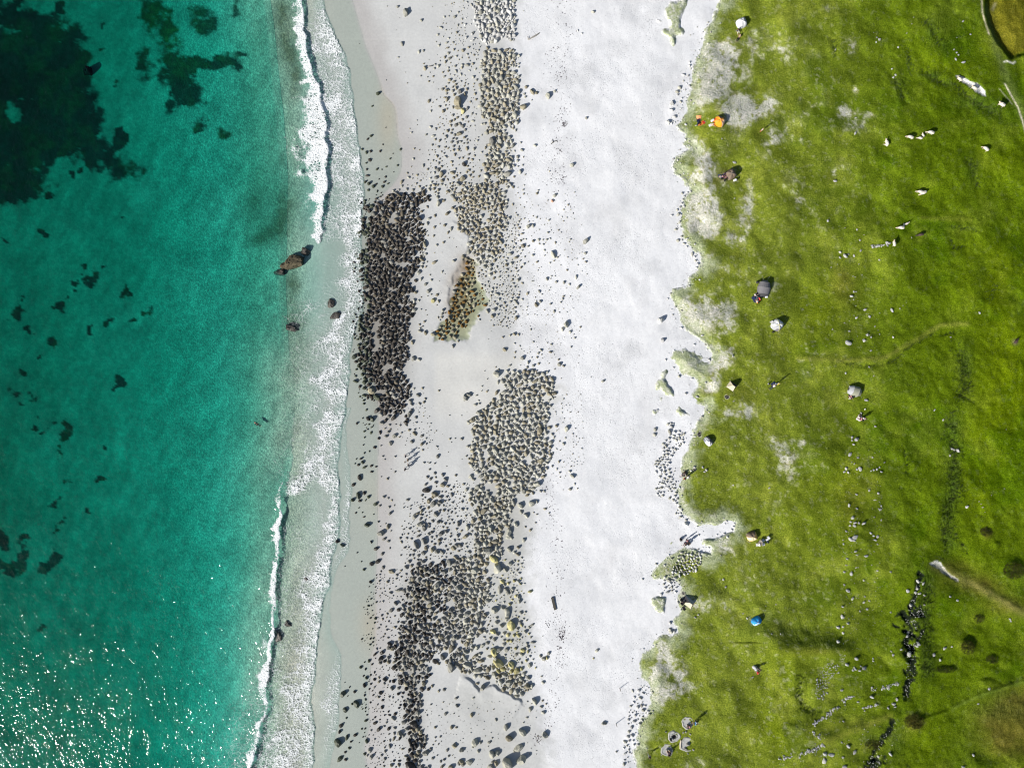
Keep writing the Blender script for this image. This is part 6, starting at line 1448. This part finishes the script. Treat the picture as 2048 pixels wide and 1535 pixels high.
cloth_sheet(1440, 352, .9, .6, R(-10), jeans, "faded blue towel on the ground left of the brown tent", seed=4, name="towel")
cool_box(1469, 361, .4, "white cool box on the grass right of the brown tent")
cloth_sheet(1513, 596, 1.6, 1.3, R(30), navy, "navy picnic blanket under the people by the grey tent", seed=5)
rucksack(1515, 605, .4, orangec, "orange rucksack at the foot of the navy picnic blanket")
cool_box(1532, 594, .1, "white cool box below the dark grey tent", s=.8)
rucksack(1514, 565, .7, dgrey, "dark rucksack at the upper end of the grey tunnel tent", 1.2)
camp_chair(1542.5, 644, R(40), whitec, "white camp chair beside the silvery tent")
rucksack(1545.5, 664, .5, black, "black rucksack below the silvery tent with yellow poles", .9)
cloth_sheet(1547, 768, .9, .8, R(40), navy, "navy blanket between two people on open grass", seed=6)
rucksack(1536.5, 767.5, .3, whitec, "white bag lying left of the navy blanket", .8)
cool_box(1550, 768, .6, "small white box beside the person in yellow", s=.7)
cool_box(1697, 781, .2, "white box against the end of the olive tent", s=.8)
rucksack(1705, 793, .9, black, "black rucksack in front of the olive tent")
cloth_sheet(1719, 835, 1.2, .9, R(60), whitec, "white blanket under the people below the olive tent", seed=7)
rucksack(1725, 840, .9, black, "black bag at the corner of the white blanket", .8)
rucksack(1370, 944, .2, black, "black rucksack behind the people at the meadow edge", 1.1)
cloth_sheet(1367, 950, .9, .5, R(-20), greyc, "grey towel under the people at the meadow edge", seed=8, name="towel")
cool_box(1375, 954, .7, "white box beside the meadow edge group", s=.8)
rucksack(1369, 957, .4, redm, "red bag on the grass below the meadow edge group", .8)
camp_table(1519, 1084, R(60), "tan camp table beside the golden tent")
camp_chair(1525, 1079, R(-60), whitec, "white camp chair above the tan table")
camp_chair(1526, 1087, R(-80), whitec, "white camp chair right of the tan table")
camp_chair(1513, 1088, R(100), whitec, "white camp chair at the lower left of the tan table")
cool_box(1536, 1074, R(-50), "long white box at the far right of the table group")
cool_box(1533, 1078, R(20), "white box between the table and the long box", s=.8)
rucksack(1535, 1083, .6, jeans, "blue grey rucksack right of the camp chairs")
for k, (u, v, a, m, w) in enumerate([(1362, 1199, .3, black, "upper"), (1366, 1203, 1.4, purple, "middle"), (1363, 1206, .9, black, "lower"), (1369, 1200, 2.1, navy, "right hand")]):
    rucksack(u, v, a, m, f"{w} one of four dark bags heaped beside the cream tent", 1.2)
camp_chair(1366, 1213, R(30), black, "black folding chair below the cream tent's bags")
stone_ring(1367, 1186, .28, "small pale fire ring above the cream tent", 8)
rucksack(1361, 1078, .3, black, "black rucksack on the sand left of the gully people", 1.3)
rucksack(1376, 1087, 1.0, black, "black bag at the feet of the gully people", 1.1)
rucksack(1341, 1477, .3, black, "black bag at the left edge of the fire bed pit")
rucksack(1340, 1504, .6, navy, "navy bag at the lower edge of the left sandy pit")

# ---- driftwood, posts
for u, v, k in [(1239.5, 1375.5, "upper"), (1232, 1446, "lower")]:
    root = empty("wooden_post", u, v); tag(root, f"{k} of two thin wooden posts standing in the white sand", "post", "posts in the sand")
    mb = MB(); mb.tube([(0, 0, -.3), (.01, 0, .6), (.015, .01, 1.35)], [.075, .07, .06], 9); mb.build("shaft", wood, root)
    mb = MB(); mb.tube([(.014, .01, 1.34), (.016, .01, 1.40)], [.068, .045], 9); mb.build("cap", darkwood, root)
mb = MB(); mb.box((0, 0, .12), (.52, 2.5, .26), bev=.06); o = mb.build("driftwood_board", darkwood); o.location = at(1107.5, 1206); o.rotation_euler = (R(2), 0, R(14)); tag(o, "dark squared driftwood beam lying on the white sand", "driftwood")
mb = MB(); mb.tube([(-.95, -.6, .12), (-.5, -.30, .13), (0, .02, .14), (.5, .35, .12), (.95, .72, .08), (1.3, 1.0, .05)], [.09, .11, .14, .15, .11, .05], 9); mb.tube([(-.9, -.55, .12), (-1.05, -.1, .2), (-1.0, .1, .16)], [.07, .06, .03], 7); o = mb.build("driftwood_log", wood, None, True); o.location = at(1066, 75); o.rotation_euler = (0, 0, R(-4)); tag(o, "grey driftwood branch lying on the upper white sand", "driftwood")
mb = MB(); mb.tube([(-.5, -.15, .10), (0, 0, .12), (.5, .2, .1)], [.09, .11, .10], 8); o = mb.build("driftwood_log", wood, None, True); o.location = at(860.5, 133); o.rotation_euler = (0, 0, R(-6)); tag(o, "short driftwood log beside a dark boulder on damp sand", "driftwood")
mb = MB(); mb.tube([(-.5, -.5, .08), (-.1, 0, .12), (.4, .15, .1), (.8, .3, .06)], [.05, .08, .07, .04], 7); mb.tube([(-.1, 0, .12), (-.3, .5, .1)], [.06, .03], 6); o = mb.build("driftwood_branch", darkwood, None, True); o.location = at(1107, 284); tag(o, "forked dark driftwood branch among the weed line", "driftwood")

# ---- sheep
_sheep = {}
def sheep_meshes(graze):
    if graze in _sheep: return _sheep[graze]
    V = [(-.46, 0, .60), (-.12, 0, .62), (.26, 0, .62)]; Rr = [.17, .21, .18]; Ed = [(0, 1), (1, 2)]
    neck = [(.46, 0, .48), (.60, 0, .24), (.68, 0, .10)] if graze else [(.43, 0, .78), (.54, 0, .88), (.69, 0, .81)]
    V += neck; Rr += [.095, .078, .05]; Ed += [(2, 3), (3, 4), (4, 5)]
    h = Vector(neck[1])
    for s in (-1, 1):
        i = len(V); V += [(h.x - .06, s * .07, h.z + .05), (h.x - .09, s * .17, h.z + .06)]; Rr += [.022, .016]; Ed += [(4, i), (i, i + 1)]
        i = len(V); V += [(.24, s * .11, .45), (.27, s * .115, .24), (.24, s * .115, .03), (.29, s * .115, .02)]; Rr += [.075, .036, .026, .028]; Ed += [(2, i), (i, i + 1), (i + 1, i + 2), (i + 2, i + 3)]
        i = len(V); V += [(-.36, s * .12, .46), (-.50, s * .12, .25), (-.45, s * .12, .03), (-.40, s * .12, .02)]; Rr += [.095, .040, .027, .028]; Ed += [(0, i), (i, i + 1), (i + 1, i + 2), (i + 2, i + 3)]
    i = len(V); V += [(-.62, 0, .58), (-.68, 0, .46)]; Rr += [.035, .025]; Ed += [(0, i), (i, i + 1)]
    body = bake(V, Ed, Rr, 1)
    v, f = ico(3); v = v.copy(); n = np.stack([vnoise(v[:, 0] * 5 + 3 * k, v[:, 1] * 5 + v[:, 2] * 4 + k, 1.0, 400 + k) for k in range(3)], 1) - .5
    v = v * np.array([.53, .27, .26]) + n * .09 + np.array([-.10, 0, .64]); v[:, 2] = np.maximum(v[:, 2], .40)
    fl = bpy.data.meshes.new("fleece"); fl.from_pydata([tuple(q) for q in v], [], [tuple(q) for q in f]); fl.polygons.foreach_set("use_smooth", [True] * len(f))
    _sheep[graze] = (body, fl); return _sheep[graze]
wool = paint("wool_white", (.64, .60, .50), var=.15, scale=14); woold = paint("wool_dark", (.07, .05, .04), var=.2, scale=14); face = paint("sheep_face", (.55, .47, .36)); faced = paint("sheep_dark_face", (.05, .04, .035))
def sheep(u, v, rot, label, s=1.0, graze=True, dark=False):
    b, fl = sheep_meshes(graze)
    key = ('b', graze, dark)
    if key not in _sheep:
        q = b.copy(); q.materials.append(faced if dark else face); w = fl.copy(); w.materials.append(woold if dark else wool); _sheep[key] = (q, w)
    q, w = _sheep[key]
    o = bpy.data.objects.new("sheep", q); COL.objects.link(o); o.location = at(u, v); o.rotation_euler = (0, 0, rot); o.scale = (s * 1.1,) * 3
    c = bpy.data.objects.new("fleece", w); COL.objects.link(c); c.parent = o
    tag(o, label, "sheep", "sheep grazing on the meadow")
sheep(1816.5, 276, R(160), "leftmost white sheep of the upper row of three")
sheep(1837, 277.5, R(170), "white lamb between the two big sheep of the upper row", .75)
sheep(1843.5, 271, R(120), "small lamb just above the row's other lamb", .62, False)
sheep(1857, 267, R(165), "rightmost white sheep of the upper row", 1.05)
sheep(1967, 299, R(140), "lone white sheep near the right edge above a furrow")
sheep(1770, 286, R(115), "white sheep left of the upper row with a lamb at its side", .95, False)
sheep(1770, 291, R(150), "tiny lamb below the sheep left of the upper row", .6)
sheep(1836.5, 385, R(165), "upper of two white sheep standing side by side")
sheep(1842.5, 387.5, R(205), "lower of two white sheep standing side by side")
sheep(1798, 456.5, R(175), "white sheep above the short row of pale stones")
sheep(1812, 447.5, R(30), "white lamb above and right of the sheep near the stone row", .65, False)
sheep(1806, 450, R(80), "tiny lamb between a sheep and a bigger lamb", .5)
sheep(1837, 470.5, R(190), "dark brown sheep grazing alone right of the stone row", .95, True, True)
sheep(1785, 487, R(100), "pale tan sheep standing at the right end of the stone row", .9, False)
sheep(1998, 211, R(150), "white sheep lying right of the white sand hollow", 1.1, False)
sheep(1915, 160, R(140), "white sheep at the upper end of the white sand hollow", .9, False)
sheep(1944, 178, R(150), "white sheep in the middle of the white sand hollow", .95, False)
sheep(2029, 682, R(60), "brown sheep resting on a bare patch near the right edge", .8, False, True)

# ---- stones of the meadow
FST = [(1536, 0, 4, "540,397,14 890,317,22 865,338,12 870,300,10 845,262,8 1040,380,14 1110,265,12 990,552,14 1020,600,16 1003,620,18 1558,172,18 1620,277,14 1510,302,9 1487,397,14 1508,422,14 1522,440,14 1560,500,24 1500,475,16 700,943,14 697,1068,22 535,1448,26 1165,140,9 1150,192,9"),
 (1536, 384, 4, "478,230,20 615,287,9 710,300,14 735,385,18 768,342,10 740,467,18 575,480,20 617,512,28 575,523,18 643,497,14 688,510,18 726,577,9 505,602,11 555,578,9 835,440,16 875,430,26 912,425,12 925,425,12 952,405,22 970,410,20 890,542,16 1148,365,11 680,672,9 697,680,11 752,663,10 685,797,14 705,797,12 668,832,24 685,860,11 776,938,24 703,910,9 990,945,24 1055,932,12 1080,908,9 1106,884,8 893,967,10 707,1005,20 688,987,9 812,995,20 650,1030,9 610,1047,9 648,1112,16 515,1098,12 795,1140,20 785,1140,9 825,1160,14 892,1135,9 880,1105,7 855,1075,12 767,1188,26 823,1268,16 1000,1160,14 808,1398,16 619,1447,16 845,1470,12 980,1497,8 640,1205,50 1690,965,16 1460,1160,12 280,938,11 310,905,9 20,1040,14 1465,1160,10"),
 (1536, 768, 4, "785,127,24 775,200,14 745,232,16 858,338,16 672,425,20 672,450,16 708,440,34 684,482,18 655,560,30 720,588,18 835,585,14 930,625,12 690,635,12 670,625,9 625,672,26 610,700,18 640,705,18 712,680,20 735,678,30 825,692,12 845,685,16 870,680,18 890,665,16 905,700,16 808,847,18 880,870,20 705,880,18 855,925,16 890,940,9 648,968,24 712,993,18 895,1000,26 905,975,14 675,1067,26 660,1100,18 695,1107,20 727,1110,18 763,1112,28 655,1130,16 690,1130,24 850,1062,12 905,1085,12 625,1175,16 822,1190,18 600,1245,12 603,1275,16 660,1240,32 695,1225,40 680,1245,28 845,1212,16 875,1218,20 855,1245,20 875,1278,14 700,1335,18 712,1365,14 782,1372,28 632,1395,18 625,1445,14 705,1465,12 665,1510,30 610,1500,20 875,1490,16 830,1445,12 980,1500,16 1400,285,16 1332,205,14 1455,570,18 1515,530,26 1590,980,26 1688,937,10 1705,957,11 1718,982,12 1735,1022,8 1890,835,10 1787,887,10 10,828,16 1905,362,9 1470,515,24 1490,525,16"),
 (1536, 1151, 4, "640,120,32 675,180,20 765,210,18 793,265,20 810,200,16 735,283,12 775,165,12 610,70,16 765,35,16 590,325,26 600,330,20 595,245,18 560,408,28 600,405,18 640,380,18 600,455,20 560,525,30 980,290,14 1065,588,18 985,603,14 1000,632,20 705,662,30 630,708,28 680,752,20 765,735,34 700,745,20 740,720,14 840,680,14 840,660,14 1115,120,28 1240,60,24 1410,578,26 1470,565,14 1455,165,20 1515,195,20 1250,155,18 1250,230,16 1935,345,16 1942,362,14 590,910,20 830,968,26 715,660,12 720,1005,16 600,1160,16 760,1055,16 820,1045,18 865,1028,18 1005,1020,26 1030,985,20 960,1055,16 1015,1045,16 510,1430,40 450,1480,44 455,1420,34 690,1410,30 640,1360,30 600,1450,20 980,1425,26 880,1440,22 1768,900,22 1680,1022,16 590,1330,14 1640,1430,22 30,465,12 100,463,12 65,228,12 1560,1525,22 610,1525,34 730,755,20 690,735,16 1195,40,26 1175,130,24 1190,100,22 1140,230,30 1130,625,40 1210,140,20 1325,630,26 1375,670,22 1120,450,26 1110,480,30 1205,545,30 1190,560,24"),
 (1024, 768, 4, "1455,665,24 1525,665,20 1555,685,22 1540,700,16 1500,375,10 1645,805,8 1770,805,16 1455,485,12 1775,135,14 1370,690,12 1905,1440,10"),
 (1024, 1151, 4, "1690,30,20 1710,88,20 1490,310,14 1465,330,18 1880,340,14 1360,640,12 1365,940,12 1290,945,12 1410,970,10 1425,1265,14 1450,1390,16 1370,1250,14 1390,1245,16 1195,1430,10 1405,1420,12 1230,1245,12 1300,1250,14 1850,300,12 1925,810,14 1525,920,8 2030,240,10"),
 (1024, 0, 4, "1680,1110,12 1780,1300,24 1470,1005,12 1455,965,10 1560,1300,8"), (1024, 384, 4, "1780,50,12 1910,65,12 1240,860,8 1765,1310,16")]
stones = []
for u0, v0, s, txt in FST:
    for it in txt.split():
        x, y, d = (float(q) for q in it.split(',')); stones.append((u0 + x / s, v0 + y / s, d / s * .56))
stones.sort(key=lambda q: -q[2])
def stone_zone(u, v):
    if v < 260: return "in the upper right meadow", "field stones of the upper meadow"
    if 1650 < u < 1830 and v < 520: return "near the short stone row below grazing sheep", "field stones near the short row"
    if u < 1640: return "in the left meadow among the camps", "field stones among the camps"
    if v < 780: return "in the middle of the meadow above the olive tent", "field stones above the olive tent"
    if v < 960: return "in the stony strip just below the olive tent", "field stones below the olive tent"
    if v < 1150 and u < 1780: return "in the stony strip of the middle lower meadow", "field stones of the lower strip"
    if u > 1780 and v < 1250 and u < 1850: return "beside the dark ditch in the lower right meadow", "field stones beside the ditch"
    if u > 1850: return "in the damp ground of the right meadow", "field stones of the right meadow"
    if v < 1320: return "just above the fallen walls of the lower meadow", "field stones above the fallen walls"
    return "around the fallen walls at the bottom of the meadow", "field stones around the fallen walls"
STSPEC = [(1696, 685, "large flat pale stone sunk in the middle meadow"), (1819, 1307, "bright white upright stone in the dark ditch"), (1713, 878, "long narrow white stone in the stony strip below the olive tent"), (1710, 1074, "largest white rock of the stony strip in the lower meadow"), (1700, 908, "split white stone in the strip below the olive tent"), (1727, 1111, "single round stone below the strip's largest rock"), (1649, 1521, "tall white stone at the bottom below the long wall end"), (1663, 1508, "broad white stone right of the tall bottom stone"), (1670, 746, "white stone on open grass left of the short stone row")]
us2 = set()
for (u, v, r) in stones[:240]:
    o = bpy.data.objects.new("field_stone", rock_mesh('field', random.randrange(14), "field_stone"))
    q = 2 * r * PX; st = random.uniform(.95, 1.35); o.scale = (q * st, q / st ** .5, q * (.5 if r > 5 else random.uniform(.75, 1.05)))
    o.rotation_euler = (0, 0, random.uniform(0, 6.283)); o.location = at(u, v, -.05 * q); COL.objects.link(o)
    z, g = stone_zone(u, v); lab = f"{'big' if r > 3.2 else 'middling' if r > 2.2 else 'small'} white stone {z}"
    for j, (a, b, t) in enumerate(STSPEC):
        if j not in us2 and math.hypot(u - a, v - b) < 6: lab = t; us2.add(j); break
    tag(o, lab, "stone", g)
loose = [(u, v, r, 'field') for u, v, r in stones[240:]]
W0 = lambda P: [(1560 + x / 6.533, 1300 + y / 6.533) for x, y in P]
RUB = W0([(640, 150), (700, 150), (770, 180), (775, 290), (700, 330), (650, 420), (620, 480), (615, 560), (600, 640), (500, 660), (455, 580), (475, 500), (470, 410), (490, 330), (540, 270), (590, 190)])
def scatter(P, n, lo, hi, ov=1.1, kind='field'):
    xs = [p[0] for p in P]; ys = [p[1] for p in P]; out = []
    for _ in range(n):
        u, v = random.uniform(min(xs), max(xs)), random.uniform(min(ys), max(ys)); r = lo + (hi - lo) * random.random() ** 2
        if poly_in(u, v, P) and all(math.hypot(u - a, v - b) > ov * (r + c) for a, b, c, _k in out): out.append((u, v, r, kind))
    return out
loose += scatter(RUB, 420, .9, 2.4, .95)
loose += scatter(W0([(780, 40), (870, 60), (850, 150), (790, 140)]), 26, .8, 1.8)
loose += scatter([(1680, 1020), (1725, 1020), (1720, 1300), (1685, 1300)], 110, .5, 1.2, 2.0)
loose += scatter([(1735, 1000), (1765, 1000), (1765, 1250), (1735, 1250)], 60, .5, 1.1, 2.0)
loose += scatter([(1690, 900), (1770, 900), (1765, 1000), (1690, 1000)], 40, .5, 1.0, 2.0)
loose += scatter([(1690, 590), (1760, 590), (1760, 700), (1690, 700)], 45, .4, .9, 2.0)
loose += scatter([(1590, 1440), (1800, 1440), (1790, 1535), (1600, 1535)], 80, .6, 1.5, 1.8)
loose += scatter([(1500, 0), (1760, 0), (1700, 420), (1480, 420)], 60, .3, .8, 3)
for L, w, h in DITCH[:9]:
    for _ in range(int(34 if w > 7 else 22)):
        k = random.randrange(len(L) - 1); t = random.random(); a, b = L[k], L[k + 1]
        loose.append((a[0] + (b[0] - a[0]) * t + random.uniform(-1, 1) * w, a[1] + (b[1] - a[1]) * t + random.uniform(-1, 1) * w, random.uniform(.5, 1.5), 'field'))
o = merged("scattered_stones", loose, pick, None, PALETTE, .05); o.data.materials.append(stuff_mat)
tag(o, "small white stones and rubble scattered over the meadow and along its ditches", "stones", kind='stuff')
WALLS = [(W0([(980, 575), (900, 620), (820, 670)]), 26, "upper end of the ruined slanting wall with a sharp shadow"), (W0([(775, 725), (690, 765), (640, 830), (560, 885), (480, 935), (430, 975)]), 62, "longest ruined wall slanting down the lower meadow"), (W0([(432, 1055), (450, 1100), (510, 1125), (545, 1150)]), 16, "short hooked remnant at the foot of the longest wall"), (W0([(585, 1235), (500, 1270), (420, 1300), (330, 1335), (230, 1375)]), 56, "ruined wall running level near the bottom of the meadow"), (W0([(160, 1370), (100, 1400), (40, 1415), (-20, 1412)]), 26, "left end of the ruined bottom wall"), (W0([(1170, 520), (1260, 500), (1340, 490), (1450, 470), (1540, 420)]), 44, "ruined wall leading right to the dark ditch"), (W0([(1060, 755), (1130, 745), (1200, 725), (1280, 705)]), 18, "broken row of stones below the ditch wall"), ([(1743, 488.5), (1755, 492), (1766, 489), (1777, 486.5)], 14, "short row of pale stones beside a standing sheep")]
for L, n, lab in WALLS:
    items = []
    tot = sum(math.dist(L[k], L[k + 1]) for k in range(len(L) - 1))
    for _ in range(n):
        t = random.random() * tot
        for k in range(len(L) - 1):
            q = math.dist(L[k], L[k + 1])
            if t <= q: break
            t -= q
        f = t / q; a, b = L[k], L[k + 1]; nx, ny = -(b[1] - a[1]) / q, (b[0] - a[0]) / q; off = random.gauss(0, 2.3)
        items.append((a[0] + (b[0] - a[0]) * f + nx * off, a[1] + (b[1] - a[1]) * f + ny * off, random.uniform(.7, 2.3), 'field'))
    o = merged("stone_wall", items, lambda r: MIDR[random.randrange(14)], None, PALETTE, .0); o.data.materials.append(stuff_mat)
    tag(o, lab, "wall", "tumbled dry stone walls")

# ---- seaweed cast up along the tide line
_band = [(-20, 1118), (60, 1122), (150, 1118), (220, 1122), (300, 1120), (380, 1118), (420, 1125)], [(940, 1088), (990, 1100), (1040, 1108), (1100, 1114), (1160, 1114), (1200, 1112), (1240, 1124), (1290, 1122), (1340, 1118), (1400, 1108), (1450, 1090), (1490, 1076)]
wrack = []
PALETTE['weed'] = (.045, .03, .038)
for bnd, n, spread in ((_band[0], 300, 15), (_band[1], 330, 8)):
    vs_ = [b[0] for b in bnd]; us_ = [b[1] for b in bnd]
    while n > 0:
        v = random.uniform(vs_[0], vs_[-1]); u = float(np.interp(v, vs_, us_)) + random.gauss(0, spread)
        if vnoise(np.array([u * .1]), np.array([v * .1]), 2.2, 91)[0] < random.random() * .9: continue
        wrack.append((u, v, random.uniform(.35, 1.25), 'weed')); n -= 1
for u, v, n, sp in [(1129, 248, 26, 3.5), (1123, 1262, 30, 4), (1125, 1275, 26, 4), (1119, 1295, 10, 3), (1075, 1475, 22, 5), (1098, 1246, 12, 5), (1112, 100, 0, 0), (1123, 365, 16, 5), (1118, 300, 8, 3)]:
    for _ in range(n): wrack.append((random.gauss(u, sp), random.gauss(v, sp), random.uniform(.4, 1.5), 'weed'))
flatten = [(v * np.array([1.5, .8, .42]), f) for v, f in SMALL]
o = merged("seaweed_wrack", wrack, lambda r: flatten[random.randrange(12)], None, PALETTE, .03); o.data.materials.append(stuff_mat)
tag(o, "dark seaweed scraps strewn along the tide line on the white sand", "seaweed", kind='stuff')

# ---- grass, rushes and heather as real growth
def blades(name, pts, mats, cols, nb, hgt, spread, label, lean=.5):
    VV, FF, CC = [], [], []; b = 0
    for (u, v, s) in pts:
        p = at(u, v); c0 = np.array(cols[random.randrange(len(cols))]) * random.uniform(.7, 1.3)
        for _ in range(nb):
            a = random.uniform(0, 6.283); r = random.random() * spread * s; x, y = p.x + r * math.cos(a), p.y + r * math.sin(a)
            h = hgt * s * random.uniform(.5, 1.1); w = .022 * s + .012; t = random.uniform(0, 6.283); l = random.uniform(.1, lean) * h
            q = random.uniform(0, 3.14)
            VV += [(x - w * math.cos(q), y - w * math.sin(q), p.z - .05), (x + w * math.cos(q), y + w * math.sin(q), p.z - .05), (x + l * math.cos(t) + .25 * w, y + l * math.sin(t), p.z + h)]
            FF.append((b, b + 1, b + 2)); b += 3; CC += [c0] * 3
    VV = np.array(VV, np.float32); FF = np.array(FF, np.int32)
    me = bpy.data.meshes.new(name); me.vertices.add(len(VV)); me.vertices.foreach_set("co", VV.ravel()); me.loops.add(FF.size); me.loops.foreach_set("vertex_index", FF.ravel())
    me.polygons.add(len(FF)); me.polygons.foreach_set("loop_start", (np.arange(len(FF)) * 3).astype(np.int32)); me.update(calc_edges=True)
    bb = np.ones((len(VV), 4), np.float32); bb[:, :3] = np.array(CC); me.attributes.new("Col", 'FLOAT_COLOR', 'POINT').data.foreach_set("color", bb.ravel()); me.materials.append(mats)
    o = bpy.data.objects.new(name, me); COL.objects.link(o); tag(o, label[0], label[1], kind='stuff') if label else None
    return o
blade_mat = mat_rock("grass_blades", None, .2, rough=.8, attr=True)
pts = []
for L, w, h in FURROW:
    n = int(sum(math.dist(L[k], L[k + 1]) for k in range(len(L) - 1)) * w * .12) + 4
    for _ in range(n):
        k = random.randrange(len(L) - 1); t = random.random(); a, b = L[k], L[k + 1]
        pts.append((a[0] + (b[0] - a[0]) * t + random.gauss(0, w * .6), a[1] + (b[1] - a[1]) * t + random.gauss(0, w * .6), random.uniform(.7, 1.4)))
blades("rushes", pts, blade_mat, [(.035, .06, .01), (.05, .08, .012), (.07, .10, .02)], 7, .38, .16, ("dark rushes growing in the furrows of the right meadow", "rushes"))
pts = []
while len(pts) < 15000:
    u, v = random.uniform(1270, 2060), random.uniform(-10, 1545)
    if u < 1480 and F_mead(u, v) < F_sand(u, v) + .12: continue
    pts.append((u, v, random.uniform(.5, 1.2)))
blades("grass_tufts", pts, blade_mat, [(.11, .15, .02), (.09, .13, .012), (.15, .17, .04), (.07, .11, .01)], 4, .17, .10, ("short grass tufts covering the meadow", "grass"))
def heather(u, v, ru, rv, h, label, cols):
    pts_ = []
    for _ in range(int(ru * rv * 1.1)):
        a = random.uniform(0, 6.283); r = math.sqrt(random.random()); pts_.append((u + ru * r * math.cos(a), v + rv * r * math.sin(a), random.uniform(.7, 1.3) * (1.1 - .5 * r)))
    root = empty("heather_clump", u, v); tag(root, label, "shrub", "dark clumps in the damp lower meadow")
    o = blades("foliage", pts_, blade_mat, cols, 9, h, .16, None, .9); o.parent = root; o.matrix_parent_inverse = Matrix.Translation(-root.location)
    mb = MB()
    for k in range(9):
        a = random.uniform(0, 6.283); r = random.random() * .7; x, y = ru * PX * r * math.cos(a), rv * PX * r * math.sin(a); mb.tube([(x, y, -.2), (x + random.uniform(-.1, .1), y + random.uniform(-.1, .1), h * .7)], [.025, .01], 5)
    mb.build("stem", darkwood, root)
HB = [(.075, .07, .012), (.10, .095, .018), (.06, .085, .012)]; HG = [(.05, .075, .012), (.08, .085, .016)]
heather(1828, 1442, 20, 16, .35, "dark brown round heather clump below the wall end and ditch", HB)
heather(1936, 1294, 14, 14, .30, "ringed olive clump right of the dark ditch", HB + HG)
heather(1958, 1237, 11, 9, .25, "faint green clump above the ringed olive one", HG)
heather(1984, 1318, 13, 9, .28, "green clump below and right of the ringed olive one", HG)
heather(1890, 1338, 22, 7, .25, "wide dark green clump left of the ringed olive one", HG)
heather(2028, 1140, 22, 18, .3, "broad dark clump at the right edge above the brown track", HG + HB)
heather(1972, 1062, 12, 10, .28, "small brown green clump near the right edge above the broad dark one", HB)
heather(1745, 1487, 16, 9, .3, "dark rushy clump left of the lowest ditch", HG + HB)
